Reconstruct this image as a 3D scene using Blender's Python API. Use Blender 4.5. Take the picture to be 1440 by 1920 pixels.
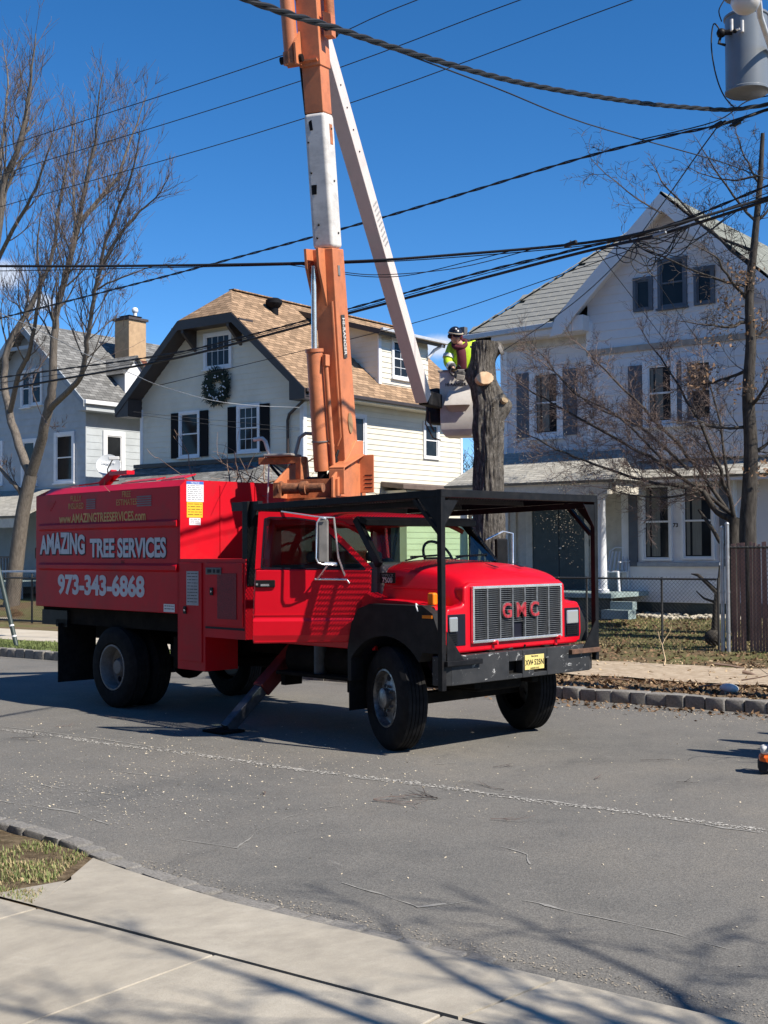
import bpy, bmesh, math, random
from math import sin, cos, pi, radians, sqrt, atan2, floor
from mathutils import Vector as V, Matrix, noise
random.seed(7)
scn = bpy.context.scene
for o in list(bpy.data.objects): bpy.data.objects.remove(o)

# ---------------------------------------------------------------- camera
TH = radians(9.0)                       # the truck stands 9 degrees off the street's line
FPX = 2367.39
PITCH, ROLL, YAW = 0.0293, -0.0063, 0.8051 - TH
CAMP = V((7.03665, -11.14063, 2.0067))
CF = V((-sin(YAW)*cos(PITCH), cos(YAW)*cos(PITCH), sin(PITCH)))
_R = V((cos(YAW), sin(YAW), 0)); _U = _R.cross(CF)
CR = _R*cos(ROLL) + _U*sin(ROLL); CU = -_R*sin(ROLL) + _U*cos(ROLL)
cd = bpy.data.cameras.new('camera'); cam = bpy.data.objects.new('camera', cd)
scn.collection.objects.link(cam); scn.camera = cam
cd.sensor_fit = 'VERTICAL'; cd.sensor_height = 36.0; cd.sensor_width = 27.0
cd.lens = FPX/1920*36; cd.clip_start = .05; cd.clip_end = 4000
cam.matrix_world = Matrix(((CR.x, CU.x, -CF.x, CAMP.x), (CR.y, CU.y, -CF.y, CAMP.y), (CR.z, CU.z, -CF.z, CAMP.z), (0, 0, 0, 1)))

# ---------------------------------------------------------------- sky, sun, exposure
SUN_T = V((0.97, 0.197, 0.98)).normalized()          # towards the sun, truck frame
SUN = V((SUN_T.x*cos(TH)+SUN_T.y*sin(TH), -SUN_T.x*sin(TH)+SUN_T.y*cos(TH), SUN_T.z))
w = bpy.data.worlds.new('World'); scn.world = w; w.use_nodes = True
nt = w.node_tree; nt.nodes.clear()
N = lambda t: nt.nodes.new(t)
out = N('ShaderNodeOutputWorld'); bg = N('ShaderNodeBackground'); sky = N('ShaderNodeTexSky')
sky.sky_type = 'NISHITA'; sky.sun_disc = False
sky.sun_elevation = math.asin(SUN.z); sky.sun_rotation = atan2(SUN.x, SUN.y)
sky.altitude = 0; sky.air_density = 0.6; sky.dust_density = 0.0; sky.ozone_density = 3.0
bg.inputs['Strength'].default_value = 0.13
# three small fair-weather clouds low over the roofs
L = nt.links.new
tc = N('ShaderNodeTexCoord'); nz = N('ShaderNodeTexNoise'); nz.inputs['Scale'].default_value = 26; nz.inputs['Detail'].default_value = 7; nz.inputs['Roughness'].default_value = .6
L(tc.outputs['Generated'], nz.inputs['Vector'])
hs_ = N('ShaderNodeHueSaturation'); hs_.inputs['Saturation'].default_value = 1.28; L(sky.outputs[0], hs_.inputs['Color'])
acc = None
for d0, sh, sv in (((-.560, .813, .158), .030, .013), ((-.794, .573, .207), .030, .016), ((-.776, .600, .188), .016, .008)):
    a = N('ShaderNodeVectorMath'); a.operation = 'SUBTRACT'; a.inputs[1].default_value = d0; L(tc.outputs['Generated'], a.inputs[0])
    b = N('ShaderNodeVectorMath'); b.operation = 'MULTIPLY'; b.inputs[1].default_value = (1/sh, 1/sh, 1/sv); L(a.outputs[0], b.inputs[0])
    c = N('ShaderNodeVectorMath'); c.operation = 'LENGTH'; L(b.outputs[0], c.inputs[0])
    d = N('ShaderNodeMapRange'); d.inputs[1].default_value = 1.25; d.inputs[2].default_value = .1; d.inputs[3].default_value = 0; d.inputs[4].default_value = 1; L(c.outputs['Value'], d.inputs[0])
    if acc is None: acc = d.outputs[0]
    else: q = N('ShaderNodeMath'); q.operation = 'MAXIMUM'; L(acc, q.inputs[0]); L(d.outputs[0], q.inputs[1]); acc = q.outputs[0]
e_ = N('ShaderNodeMath'); e_.operation = 'ADD'; L(acc, e_.inputs[0]); L(nz.outputs['Fac'], e_.inputs[1])
rp = N('ShaderNodeMapRange'); rp.interpolation_type = 'SMOOTHSTEP'; rp.inputs[1].default_value = .78; rp.inputs[2].default_value = 1.35; L(e_.outputs[0], rp.inputs[0])
mul = N('ShaderNodeMath'); mul.operation = 'MULTIPLY'; mul.inputs[1].default_value = .8; L(rp.outputs[0], mul.inputs[0])
mx = N('ShaderNodeMix'); mx.data_type = 'RGBA'; mx.inputs['B'].default_value = (4.6, 4.9, 5.4, 1)
L(mul.outputs[0], mx.inputs['Factor']); L(hs_.outputs[0], mx.inputs['A']); L(mx.outputs['Result'], bg.inputs['Color']); L(bg.outputs[0], out.inputs[0])
sd = bpy.data.lights.new('sun', 'SUN'); sd.energy = 5.0; sd.angle = radians(.53); sd.color = (1, .93, .82)
so = bpy.data.objects.new('sun', sd); scn.collection.objects.link(so)
so.rotation_euler = SUN.to_track_quat('Z', 'Y').to_euler(); so.location = (20, 0, 30)
vs = scn.view_settings; vs.view_transform = 'Standard'; vs.look = 'None'; vs.gamma = 1; vs.exposure = 0.5; vs.use_curve_mapping = False
scn.render.resolution_x = 768; scn.render.resolution_y = 1024

# ---------------------------------------------------------------- helpers
COL = scn.collection
def ray(u, v): return CF + CR*((u-720)/FPX) + CU*((960-v)/FPX)
def pY(u, v, y): d = ray(u, v); return CAMP + d*((y-CAMP.y)/d.y)          # point of the wall/fence/wire plane Y=y
def pZ(u, v, z=0.): d = ray(u, v); return CAMP + d*((z-CAMP.z)/d.z)       # point on level ground
def pD(u, v, dist): return CAMP + ray(u, v)*dist
def t2s(p): x, y, z = p; return V((x*cos(TH)+y*sin(TH), -x*sin(TH)+y*cos(TH), z))
def s2t(p): x, y, z = p; return V((x*cos(TH)-y*sin(TH), x*sin(TH)+y*cos(TH), z))

def tag(o, label=None, cat=None, group=None, kind=None):
    if label: o['label'] = label
    if cat: o['category'] = cat
    if group: o['group'] = group
    if kind: o['kind'] = kind
    return o
def thing(name, label, cat, loc=(0, 0, 0), rz=0, group=None):
    o = bpy.data.objects.new(name, None); COL.objects.link(o); o.location = loc; o.rotation_euler = (0, 0, rz)
    o.empty_display_size = .2
    return tag(o, label, cat, group)

class MB:
    def __init__(s): s.v = []; s.f = []; s.m = []
    def add(s, vs, fs, mi=0):
        b = len(s.v); s.v += [tuple(p) for p in vs]; s.f += [tuple(i+b for i in f) for f in fs]; s.m += [mi]*len(fs); return s
    def box(s, lo, hi, mi=0):
        x0, y0, z0 = lo; x1, y1, z1 = hi
        return s.add([(x0,y0,z0),(x1,y0,z0),(x1,y1,z0),(x0,y1,z0),(x0,y0,z1),(x1,y0,z1),(x1,y1,z1),(x0,y1,z1)],
                     [(3,2,1,0),(4,5,6,7),(0,1,5,4),(1,2,6,5),(2,3,7,6),(3,0,4,7)], mi)
    def bar(s, p, q, wd, ht, up=(0, 0, 1), mi=0, w2=None, h2=None):
        p, q = V(p), V(q); d = (q-p).normalized(); up = V(up)
        sd_ = d.cross(up)
        if sd_.length < 1e-4: sd_ = d.cross(V((1, 0, 0)))
        sd_.normalize(); u = sd_.cross(d)
        w2 = wd if w2 is None else w2; h2 = ht if h2 is None else h2
        vs = []
        for c, a, b in ((p, wd/2, ht/2), (q, w2/2, h2/2)):
            vs += [c-sd_*a-u*b, c+sd_*a-u*b, c+sd_*a+u*b, c-sd_*a+u*b]
        return s.add(vs, [(0,1,2,3),(7,6,5,4),(0,4,5,1),(1,5,6,2),(2,6,7,3),(3,7,4,0)], mi)
    def tube(s, path, r, n=8, cap=True, mi=0):
        path = [V(p) for p in path]; k = len(path)
        rs = r if isinstance(r, (list, tuple)) else [r]*k
        vs = []; fs = []; ref = None
        for i, p in enumerate(path):
            d = (path[min(i+1, k-1)]-path[max(i-1, 0)])
            d = d.normalized() if d.length > 1e-9 else V((0, 0, 1))
            if ref is None: ref = V((0, 0, 1)) if abs(d.z) < .9 else V((1, 0, 0))
            a = d.cross(ref); a.normalize(); b = d.cross(a); ref = -b if False else ref
            b2 = a.cross(d); ref = b2
            for j in range(n):
                t = 2*pi*j/n; vs.append(p + (a*cos(t)+b2*sin(t))*rs[i])
        for i in range(k-1):
            for j in range(n):
                j2 = (j+1) % n; fs.append((i*n+j, i*n+j2, (i+1)*n+j2, (i+1)*n+j))
        if cap: fs.append(tuple(range(n-1, -1, -1))); fs.append(tuple((k-1)*n+j for j in range(n)))
        return s.add(vs, fs, mi)
    def prism(s, poly, ext, mi=0):
        poly = [V(p) for p in poly]; e = V(ext); n = len(poly)
        fs = [tuple(range(n-1, -1, -1)), tuple(range(n, 2*n))] + [(i, (i+1) % n, n+(i+1) % n, n+i) for i in range(n)]
        return s.add(poly+[p+e for p in poly], fs, mi)
    def lathe(s, prof, n=24, org=(0, 0, 0), ax=(0, 0, 1), mi=0, closed=False, a0=0, a1=2*pi):
        org = V(org); ax = V(ax).normalized(); a = ax.orthogonal().normalized(); b = ax.cross(a)
        full = abs(a1-a0-2*pi) < 1e-6; m = n if full else n+1
        vs = []; fs = []
        for (r, h) in prof:
            for j in range(m):
                t = a0+(a1-a0)*j/n; vs.append(org+ax*h+(a*cos(t)+b*sin(t))*r)
        k = len(prof)
        for i in range(k if closed else k-1):
            i2 = (i+1) % k
            for j in range(n):
                j2 = (j+1) % m if full else j+1
                fs.append((i*m+j, i*m+j2, i2*m+j2, i2*m+j))
        return s.add(vs, fs, mi)
    def sphere(s, c, r, n=12, mi=0, sc=(1, 1, 1)):
        c = V(c); vs = []; fs = []; rows = n//2
        for i in range(1, rows):
            t = pi*i/rows
            for j in range(n): vs.append(c+V((sin(t)*cos(2*pi*j/n)*r*sc[0], sin(t)*sin(2*pi*j/n)*r*sc[1], cos(t)*r*sc[2])))
        top = len(vs); vs.append(c+V((0, 0, r*sc[2]))); vs.append(c-V((0, 0, r*sc[2])))
        for i in range(rows-2):
            for j in range(n): fs.append((i*n+j, (i+1)*n+j, (i+1)*n+(j+1) % n, i*n+(j+1) % n))
        for j in range(n): fs.append((top, j, (j+1) % n)); fs.append((top+1, (rows-2)*n+(j+1) % n, (rows-2)*n+j))
        return s.add(vs, fs, mi)
    def mesh(s, name, mats):
        me = bpy.data.meshes.new(name); me.from_pydata(s.v, [], s.f); me.update()
        for m in (mats if isinstance(mats, (list, tuple)) else [mats]): me.materials.append(m)
        if any(s.m): me.polygons.foreach_set('material_index', s.m)
        return me
    def build(s, name, mats, parent=None, smooth=None, bevel=0, seg=2, sub=0, fix=True, mirror=False):
        me = s.mesh(name, mats)
        if fix:
            bm = bmesh.new(); bm.from_mesh(me); bmesh.ops.recalc_face_normals(bm, faces=bm.faces); bm.to_mesh(me); bm.free()
        if smooth is not None:
            me.shade_smooth()
            if smooth < 179: me.set_sharp_from_angle(angle=radians(smooth))
        o = bpy.data.objects.new(name, me); COL.objects.link(o); o.parent = parent
        if bevel:
            b = o.modifiers.new('bevel', 'BEVEL'); b.width = bevel; b.segments = seg; b.limit_method = 'ANGLE'; b.angle_limit = radians(35)
            if smooth is None:
                me.shade_smooth(); b.harden_normals = True
        if sub:
            q = o.modifiers.new('sub', 'SUBSURF'); q.levels = sub; q.render_levels = sub
        return o
def link(name, me, parent=None, mat4=None):
    o = bpy.data.objects.new(name, me); COL.objects.link(o); o.parent = parent
    if mat4 is not None: o.matrix_local = mat4
    return o
def frame(org, x, y, z=None):
    x = V(x).normalized(); y = V(y); z = x.cross(y).normalized() if z is None else V(z); y = z.cross(x)
    return Matrix(((x.x, y.x, z.x, org[0]), (x.y, y.y, z.y, org[1]), (x.z, y.z, z.z, org[2]), (0, 0, 0, 1)))
def text_mesh(name, s, size, mat, parent, m4, bold=0., ext=.002, sx=1., warp=None, align='CENTER', space=1.):
    c = bpy.data.curves.new(name, 'FONT'); c.body = s; c.size = size; c.offset = bold; c.extrude = ext; c.align_x = align; c.align_y = 'CENTER'
    c.space_character = space; c.resolution_u = 4
    o = bpy.data.objects.new(name, c); COL.objects.link(o)
    dg = bpy.context.evaluated_depsgraph_get(); me = bpy.data.meshes.new_from_object(o.evaluated_get(dg))
    bpy.data.objects.remove(o); me.name = name
    for v_ in me.vertices:
        v_.co.x *= sx
        if warp: v_.co = warp(v_.co.copy())
    me.materials.clear(); me.materials.append(mat)
    return link(name, me, parent, m4)

# ---------------------------------------------------------------- materials
def hexc(r, g, b):
    f = lambda c: ((c/255+.055)/1.055)**2.4 if c > 10 else c/255/12.92
    return (f(r), f(g), f(b), 1)
class MT:
    def __init__(s, name):
        s.m = bpy.data.materials.new(name); s.m.use_nodes = True; s.t = s.m.node_tree
        s.p = s.t.nodes['Principled BSDF']; s.tc = s.n('ShaderNodeTexCoord')
    def n(s, t, **k):
        q = s.t.nodes.new(t)
        for a, b in k.items(): setattr(q, a, b)
        return q
    def l(s, a, b): s.t.links.new(a, b)
    def noise(s, scale, detail=4, rough=.55, src='Object', stretch=None, dist=0):
        q = s.n('ShaderNodeTexNoise'); q.inputs['Scale'].default_value = scale; q.inputs['Detail'].default_value = detail
        q.inputs['Roughness'].default_value = rough; q.inputs['Distortion'].default_value = dist
        if stretch:
            mp = s.n('ShaderNodeMapping'); mp.inputs['Scale'].default_value = stretch; s.l(s.tc.outputs[src], mp.inputs[0]); s.l(mp.outputs[0], q.inputs['Vector'])
        else: s.l(s.tc.outputs[src], q.inputs['Vector'])
        return q.outputs['Fac']
    def ramp(s, fac, stops):
        r = s.n('ShaderNodeValToRGB'); e = r.color_ramp.elements
        while len(e) < len(stops): e.new(.5)
        for k, (p, c) in enumerate(stops): e[k].position = p; e[k].color = c if len(c) == 4 else (*c, 1)
        s.l(fac, r.inputs[0]); return r.outputs['Color']
    def mix(s, fac, a, b, mode='MIX'):
        q = s.n('ShaderNodeMix', data_type='RGBA', blend_type=mode)
        for k, val in (('Factor', fac), ('A', a), ('B', b)):
            if isinstance(val, (int, float)): q.inputs[k].default_value = val
            elif isinstance(val, tuple): q.inputs[k].default_value = val if len(val) == 4 else (*val, 1)
            else: s.l(val, q.inputs[k])
        return q.outputs['Result']
    def math(s, op, a, b=0.):
        q = s.n('ShaderNodeMath', operation=op)
        for i, val in enumerate((a, b)):
            if isinstance(val, (int, float)): q.inputs[i].default_value = val
            else: s.l(val, q.inputs[i])
        return q.outputs[0]
    def col(s, c):
        if isinstance(c, tuple): s.p.inputs['Base Color'].default_value = c if len(c) == 4 else (*c, 1)
        else: s.l(c, s.p.inputs['Base Color'])
        return s
    def set(s, **k):
        for a, b in k.items():
            a = a.replace('_', ' ')
            if isinstance(b, (int, float, tuple)): s.p.inputs[a].default_value = b
            else: s.l(b, s.p.inputs[a])
        return s
    def bump(s, h, strength=.3, dist=.01):
        b = s.n('ShaderNodeBump'); b.inputs['Strength'].default_value = strength; b.inputs['Distance'].default_value = dist
        s.l(h, b.inputs['Height']); s.l(b.outputs[0], s.p.inputs['Normal']); return s
def sc(c, k): return (min(1, c[0]*k), min(1, c[1]*k), min(1, c[2]*k), 1)
def pm(name, c, rough=.5, metal=0., var=.18, scale=5., bump=0., bscale=60., coat=0., dirt=None, dscale=2.5, damt=.5, rvar=.0, stretch=None):
    m = MT(name); c = c if len(c) == 4 else (*c, 1)
    base = m.ramp(m.noise(scale, 5, .6, stretch=stretch), [(.3, sc(c, 1-var)), (.7, sc(c, 1+var))])
    if dirt:
        d = m.ramp(m.noise(dscale, 7, .7, stretch=stretch), [(.48, (0, 0, 0)), (.72, (1, 1, 1))])
        base = m.mix(m.math('MULTIPLY', d, damt), base, dirt)
    m.col(base).set(Metallic=metal)
    if rvar: m.set(Roughness=m.math('ADD', m.math('MULTIPLY', m.noise(scale*2.3, 4), rvar), rough-rvar/2))
    else: m.set(Roughness=rough)
    if coat: m.set(Coat_Weight=coat, Coat_Roughness=.08)
    if bump: m.bump(m.noise(bscale, 4, .6, stretch=stretch), bump)
    return m.m
def glass(name, tint=(.75, .85, .8), trans=.75, rough=.02):
    m = bpy.data.materials.new(name); m.use_nodes = True; t = m.node_tree; t.nodes.clear()
    o = t.nodes.new('ShaderNodeOutputMaterial'); a = t.nodes.new('ShaderNodeBsdfTransparent'); g = t.nodes.new('ShaderNodeBsdfGlossy')
    a.inputs[0].default_value = (tint[0]*trans, tint[1]*trans, tint[2]*trans, 1); g.inputs['Roughness'].default_value = rough
    lw = t.nodes.new('ShaderNodeLayerWeight'); lw.inputs[0].default_value = .5; pw = t.nodes.new('ShaderNodeMath'); pw.operation = 'POWER'; pw.inputs[1].default_value = 4.; t.links.new(lw.outputs['Facing'], pw.inputs[0]); fr = t.nodes.new('ShaderNodeMath'); fr.operation = 'MULTIPLY_ADD'; fr.inputs[1].default_value = .8; fr.inputs[2].default_value = .05; t.links.new(pw.outputs[0], fr.inputs[0]); mx_ = t.nodes.new('ShaderNodeMixShader')
    t.links.new(fr.outputs[0], mx_.inputs[0]); t.links.new(a.outputs[0], mx_.inputs[1]); t.links.new(g.outputs[0], mx_.inputs[2]); t.links.new(mx_.outputs[0], o.inputs[0])
    return m
# ================================================================ ground, road, pavements
def sheet(name, poly, mat, kind='structure', ext=None):
    mb = MB()
    if ext: mb.prism(poly, ext)
    else: mb.add(poly, [tuple(range(len(poly)))])
    o = mb.build(name, mat); 
    if kind: tag(o, kind=kind)
    return o
def grid_sheet(name, x0, x1, y0, y1, nx, ny, zf, mat):
    vs = [(x0+(x1-x0)*i/nx, y0+(y1-y0)*j/ny, 0) for j in range(ny+1) for i in range(nx+1)]
    vs = [(x, y, zf(x, y)) for x, y, _ in vs]
    fs = [(j*(nx+1)+i, j*(nx+1)+i+1, (j+1)*(nx+1)+i+1, (j+1)*(nx+1)+i) for j in range(ny) for i in range(nx)]
    mb = MB(); mb.add(vs, fs); return tag(mb.build(name, mat, smooth=60), kind='structure')

m = MT('asphalt')
big = m.noise(.35, 5, .6); mid = m.noise(2.2, 6, .65); fine = m.noise(140, 3, .7)
c0 = m.ramp(big, [(.30, (.112, .113, .110)), (.5, (.160, .153, .140)), (.70, (.225, .207, .178))])
c1 = m.mix(m.ramp(mid, [(.35, (0, 0, 0)), (.72, (1, 1, 1))]), c0, (.178, .171, .157, 1))
st = m.ramp(m.noise(1.1, 7, .72, stretch=(1, .45, 1)), [(.56, (0, 0, 0)), (.72, (1, 1, 1))])
c1 = m.mix(m.math('MULTIPLY', st, .6), c1, (.10, .098, .095, 1))
wr = m.ramp(m.noise(3.3, 8, .78, stretch=(.6, 1.4, 1)), [(.60, (0, 0, 0)), (.76, (1, 1, 1))])
c1 = m.mix(m.math('MULTIPLY', wr, .6), c1, (.36, .345, .315, 1))
vo = m.n('ShaderNodeTexVoronoi'); vo.inputs['Scale'].default_value = 110; m.l(m.tc.outputs['Object'], vo.inputs['Vector'])
sp = m.ramp(vo.outputs['Color'], [(.25, (.72, .72, .72)), (.8, (1.22, 1.2, 1.17))])
c1 = m.mix(.8, c1, sp, 'MULTIPLY')
m.col(c1).set(Roughness=.9, Specular_IOR_Level=.25).bump(m.math('ADD', vo.outputs['Distance'], m.math('MULTIPLY', fine, .6)), .45, .004)
M_ASPH = m.m

m = MT('concrete')
a = m.ramp(m.noise(.9, 6, .62), [(.3, (.335, .30, .245)), (.55, (.40, .36, .295)), (.75, (.455, .415, .345))])
b = m.ramp(m.noise(7, 7, .7, stretch=(1, .5, 1)), [(.35, (.86, .86, .86)), (.65, (1.08, 1.08, 1.07))])
a = m.mix(1, a, b, 'MULTIPLY')
stn = m.ramp(m.noise(1.7, 8, .75), [(.58, (0, 0, 0)), (.76, (1, 1, 1))])
a = m.mix(m.math('MULTIPLY', stn, .35), a, (.29, .265, .225, 1))
a = m.mix(.5, a, m.ramp(m.noise(230, 2, .6), [(.3, (.7, .7, .7)), (.7, (1.25, 1.25, 1.25))]), 'MULTIPLY')
sc2 = m.ramp(m.noise(5.5, 9, .8, stretch=(.5, 1.3, 1), dist=.6), [(.60, (0, 0, 0)), (.70, (1, 1, 1))])
a = m.mix(m.math('MULTIPLY', sc2, .4), a, (.55, .51, .44, 1))
sp2 = m.ramp(m.noise(42, 4, .7), [(.66, (0, 0, 0)), (.72, (1, 1, 1))])
a = m.mix(m.math('MULTIPLY', sp2, .35), a, (.20, .175, .145, 1))
m.col(a).set(Roughness=.9, Specular_IOR_Level=.25).bump(m.noise(120, 5, .7), .35, .004); M_CONC = m.m

m = MT('granite_kerb')
a = m.ramp(m.noise(9, 6, .7), [(.3, (.15, .14, .125)), (.7, (.33, .31, .28))])
a = m.mix(.7, a, m.ramp(m.noise(190, 2, .7), [(.3, (.55, .55, .55)), (.7, (1.3, 1.3, 1.3))]), 'MULTIPLY')
m.col(a).set(Roughness=.9).bump(m.noise(45, 6, .7), .6, .01); M_KERB = m.m

def verge_mat(name, g=(.105, .125, .045), bnear=(.185, .135, .085)):
    m = MT(name)
    sx = m.n('ShaderNodeSeparateXYZ'); m.l(m.tc.outputs['Object'], sx.inputs[0])
    f = m.n('ShaderNodeMapRange'); f.inputs[1].default_value = -11; f.inputs[2].default_value = -5; m.l(sx.outputs['X'], f.inputs[0])
    gr = m.ramp(m.noise(5, 7, .75), [(.3, sc(g, .55)), (.5, g), (.68, (.20, .19, .085))])
    br = m.ramp(m.noise(11, 8, .8), [(.28, (.055, .038, .024)), (.45, bnear), (.6, (.30, .225, .14)), (.75, (.42, .34, .23))])
    mixf = m.math('ADD', f.outputs[0], m.math('MULTIPLY', m.math('SUBTRACT', m.noise(1.3, 6, .7), .5), 1.2))
    q = m.n('ShaderNodeClamp'); m.l(mixf, q.inputs[0])
    m.col(m.mix(q.outputs[0], gr, br)).set(Roughness=.95, Specular_IOR_Level=.1).bump(m.noise(70, 6, .8), 1.0, .03)
    return m.m
M_VERGE = verge_mat('verge_turf_and_litter')
m = MT('lawn_turf')
gr = m.ramp(m.noise(4, 8, .75), [(.28, (.06, .062, .026)), (.48, (.155, .155, .062)), (.62, (.22, .20, .10)), (.76, (.30, .235, .14))])
gr = m.mix(m.ramp(m.noise(.8, 5, .6), [(.42, (0, 0, 0)), (.6, (1, 1, 1))]), gr, m.ramp(m.noise(14, 7, .8), [(.3, (.07, .045, .03)), (.55, (.21, .15, .09)), (.75, (.33, .26, .17))]))
m.col(gr).set(Roughness=.95, Specular_IOR_Level=.1).bump(m.noise(60, 6, .8), 1.0, .03); M_LAWN = m.m
m = MT('dusty_footpath')
sx = m.n('ShaderNodeSeparateXYZ'); m.l(m.tc.outputs['Object'], sx.inputs[0])
f = m.n('ShaderNodeMapRange'); f.inputs[1].default_value = -10; f.inputs[2].default_value = -6; m.l(sx.outputs['X'], f.inputs[0])
cl = m.ramp(m.noise(1.2, 6, .6), [(.3, (.46, .40, .31)), (.7, (.58, .52, .42))])
du = m.ramp(m.noise(6, 8, .78), [(.25, (.16, .11, .07)), (.42, (.36, .27, .18)), (.6, (.52, .42, .30)), (.8, (.60, .50, .37))])
m.col(m.mix(f.outputs[0], cl, du)).set(Roughness=.95).bump(m.noise(80, 6, .8), .6, .015); M_PATH = m.m
m = MT('road_crack_dust')
m.col(m.ramp(m.noise(30, 6, .8), [(.35, (.20, .195, .18)), (.6, (.33, .315, .285)), (.8, (.46, .44, .40))])).set(Roughness=.95); M_CRACK = m.m
M_SOIL = pm('dark_soil_joint', (.10, .085, .06), .95, var=.4, scale=30, bump=.5)

sheet('ground', [(-1500, -1500, -.12), (1500, -1500, -.12), (1500, 1500, -.12), (-1500, 1500, -.12)], M_LAWN)
road = sheet('road', [(-400, -7.4, 0), (400, -7.4, 0), (400, 3.9, 0), (-400, 3.9, 0)], M_ASPH)

# seam and cracks filled with pale dust: thin ragged strips lying on the road
def crack(pts, wd, seed, parent=road, z=.004):
    rnd = random.Random(seed); mb = MB(); P = []
    for i in range(len(pts)-1):
        a, b = V((*pts[i], z)), V((*pts[i+1], z)); n = max(2, int((b-a).length/.05))
        for k in range(n): P.append(a.lerp(b, k/n))
    P.append(V((*pts[-1], z)))
    L_, R_ = [], []
    for i, p in enumerate(P):
        d = (P[min(i+1, len(P)-1)]-P[max(i-1, 0)]).normalized(); s = V((-d.y, d.x, 0))
        off = s*noise.noise(V((i*.21, seed*3.1, 0)))*.035
        k = wd*(.06+.9*max(0, noise.noise(V((i*.17, seed, 4)))+.22))*(.3+1.1*rnd.random())
        L_.append(p+off+s*k); R_.append(p+off-s*k*(.5+rnd.random()*.6))
    n = len(P)
    mb.add(L_+R_, [(i, i+1, n+i+1, n+i) for i in range(n-1)])
    return mb.build('road_crack', M_CRACK, parent, fix=False)
crack([(-9, -2.2), (-3.5, -2.2), (-.7, -2.38), (.4, -2.40), (1.9, -2.33), (3.9, -2.47), (8, -2.5)], .045, 1)
crack([(.2, -2.38), (.32, -1.95), (.22, -1.6), (.38, -1.25)], .016, 2)
crack([(1.42, -2.36), (1.55, -2.1), (1.75, -1.95)], .018, 12)
crack([(2.2, -5.2), (2.58, -5.27), (2.88, -5.36), (2.95, -5.2)], .03, 3)
crack([(2.95, -5.38), (3.05, -5.05), (2.98, -4.8)], .012, 8)
crack([(3.28, -4.9), (3.7, -4.92), (4.02, -4.93), (4.32, -5.0), (4.56, -5.04)], .020, 4)
crack([(1.08, -4.91), (.85, -4.5), (.68, -4.0), (.70, -3.6), (.85, -3.2)], .012, 5)
crack([(.3, -5.0), (.7, -4.95), (1.08, -4.91)], .014, 6)
crack([(2.2, -3.9), (2.5, -3.85), (2.75, -3.95), (2.9, -4.15)], .016, 7)
crack([(-2.2, -4.2), (-1.6, -4.25), (-1.0, -4.15)], .024, 9); crack([(-1.8, -3.4), (-.9, -3.3)], .018, 10); crack([(-1.9, -4.9), (-.8, -4.8), (-.2, -4.95)], .026, 11)

# ---- kerbs of granite setts
def sett(seed):
    rnd = random.Random(seed); bm = bmesh.new(); bmesh.ops.create_cube(bm, size=1)
    bmesh.ops.bevel(bm, geom=bm.edges[:], offset=.09, segments=2, profile=.6, affect='EDGES')
    for v_ in bm.verts: v_.co += V((rnd.uniform(-.03, .03), rnd.uniform(-.03, .03), rnd.uniform(-.03, .03)))
    me = bpy.data.meshes.new('kerb_stone'); bm.to_mesh(me); bm.free(); me.materials.append(M_KERB); me.shade_smooth(); me.set_sharp_from_angle(angle=radians(50)); return me
SETTS = [sett(i) for i in range(6)]
kf = tag(bpy.data.objects.new('far_kerb', None), kind='structure'); COL.objects.link(kf)
x = -16.0; rk = random.Random(5)
while x < 4.6:
    ln = rk.uniform(.22, .29)
    o = link('kerb_stone', SETTS[rk.randrange(6)], kf); o.location = (x+ln/2, 3.82+rk.uniform(-.012, .012), .065+rk.uniform(-.008, .008)); o.scale = (ln*.97, .2, .17)
    o.rotation_euler = (rk.uniform(-.04, .04), rk.uniform(-.03, .03), rk.uniform(-.03, .03)); x += ln
MB().box((-16, 3.76, -.02), (4.6, 3.9, .11)).build('kerb_bedding', M_SOIL, kf)
NK = [(-4, -5.44), (-.72, -5.48), (.31, -5.57), (.8, -5.68), (1.3, -5.76), (2.0, -5.85), (2.6, -5.86), (3.5, -5.88), (4.4, -5.90), (7.5, -5.92)]
def nky(x):
    for (a, ya), (b, yb) in zip(NK, NK[1:]):
        if a <= x <= b: return ya+(yb-ya)*(x-a)/(b-a)
    return NK[-1][1]
def napz(x, y):                       # height of the near apron between kerb line and pavement
    t = max(0, min(1, (nky(x)-.08-y)/(nky(x)-.08+6.82))); return .03+.07*t
kn = tag(bpy.data.objects.new('near_kerb', None), kind='structure'); COL.objects.link(kn)
x = -3.6
while x < 3.7:
    ln = rk.uniform(.16, .26); y = nky(x+ln/2); sl = atan2(nky(x+ln)-nky(x), ln); up = max(0, min(1, (1.0-x)/1.2))
    o = link('kerb_stone', SETTS[rk.randrange(6)], kn); o.location = (x+ln/2, y-.05+rk.uniform(-.01, .01), -.035+.05*up-.012*max(0, x-1.8)+rk.uniform(-.006, .006)); o.scale = (ln*.98, .13, .13)
    o.rotation_euler = (rk.uniform(-.05, .05), rk.uniform(-.04, .04), sl+rk.uniform(-.04, .04)); x += ln

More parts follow.
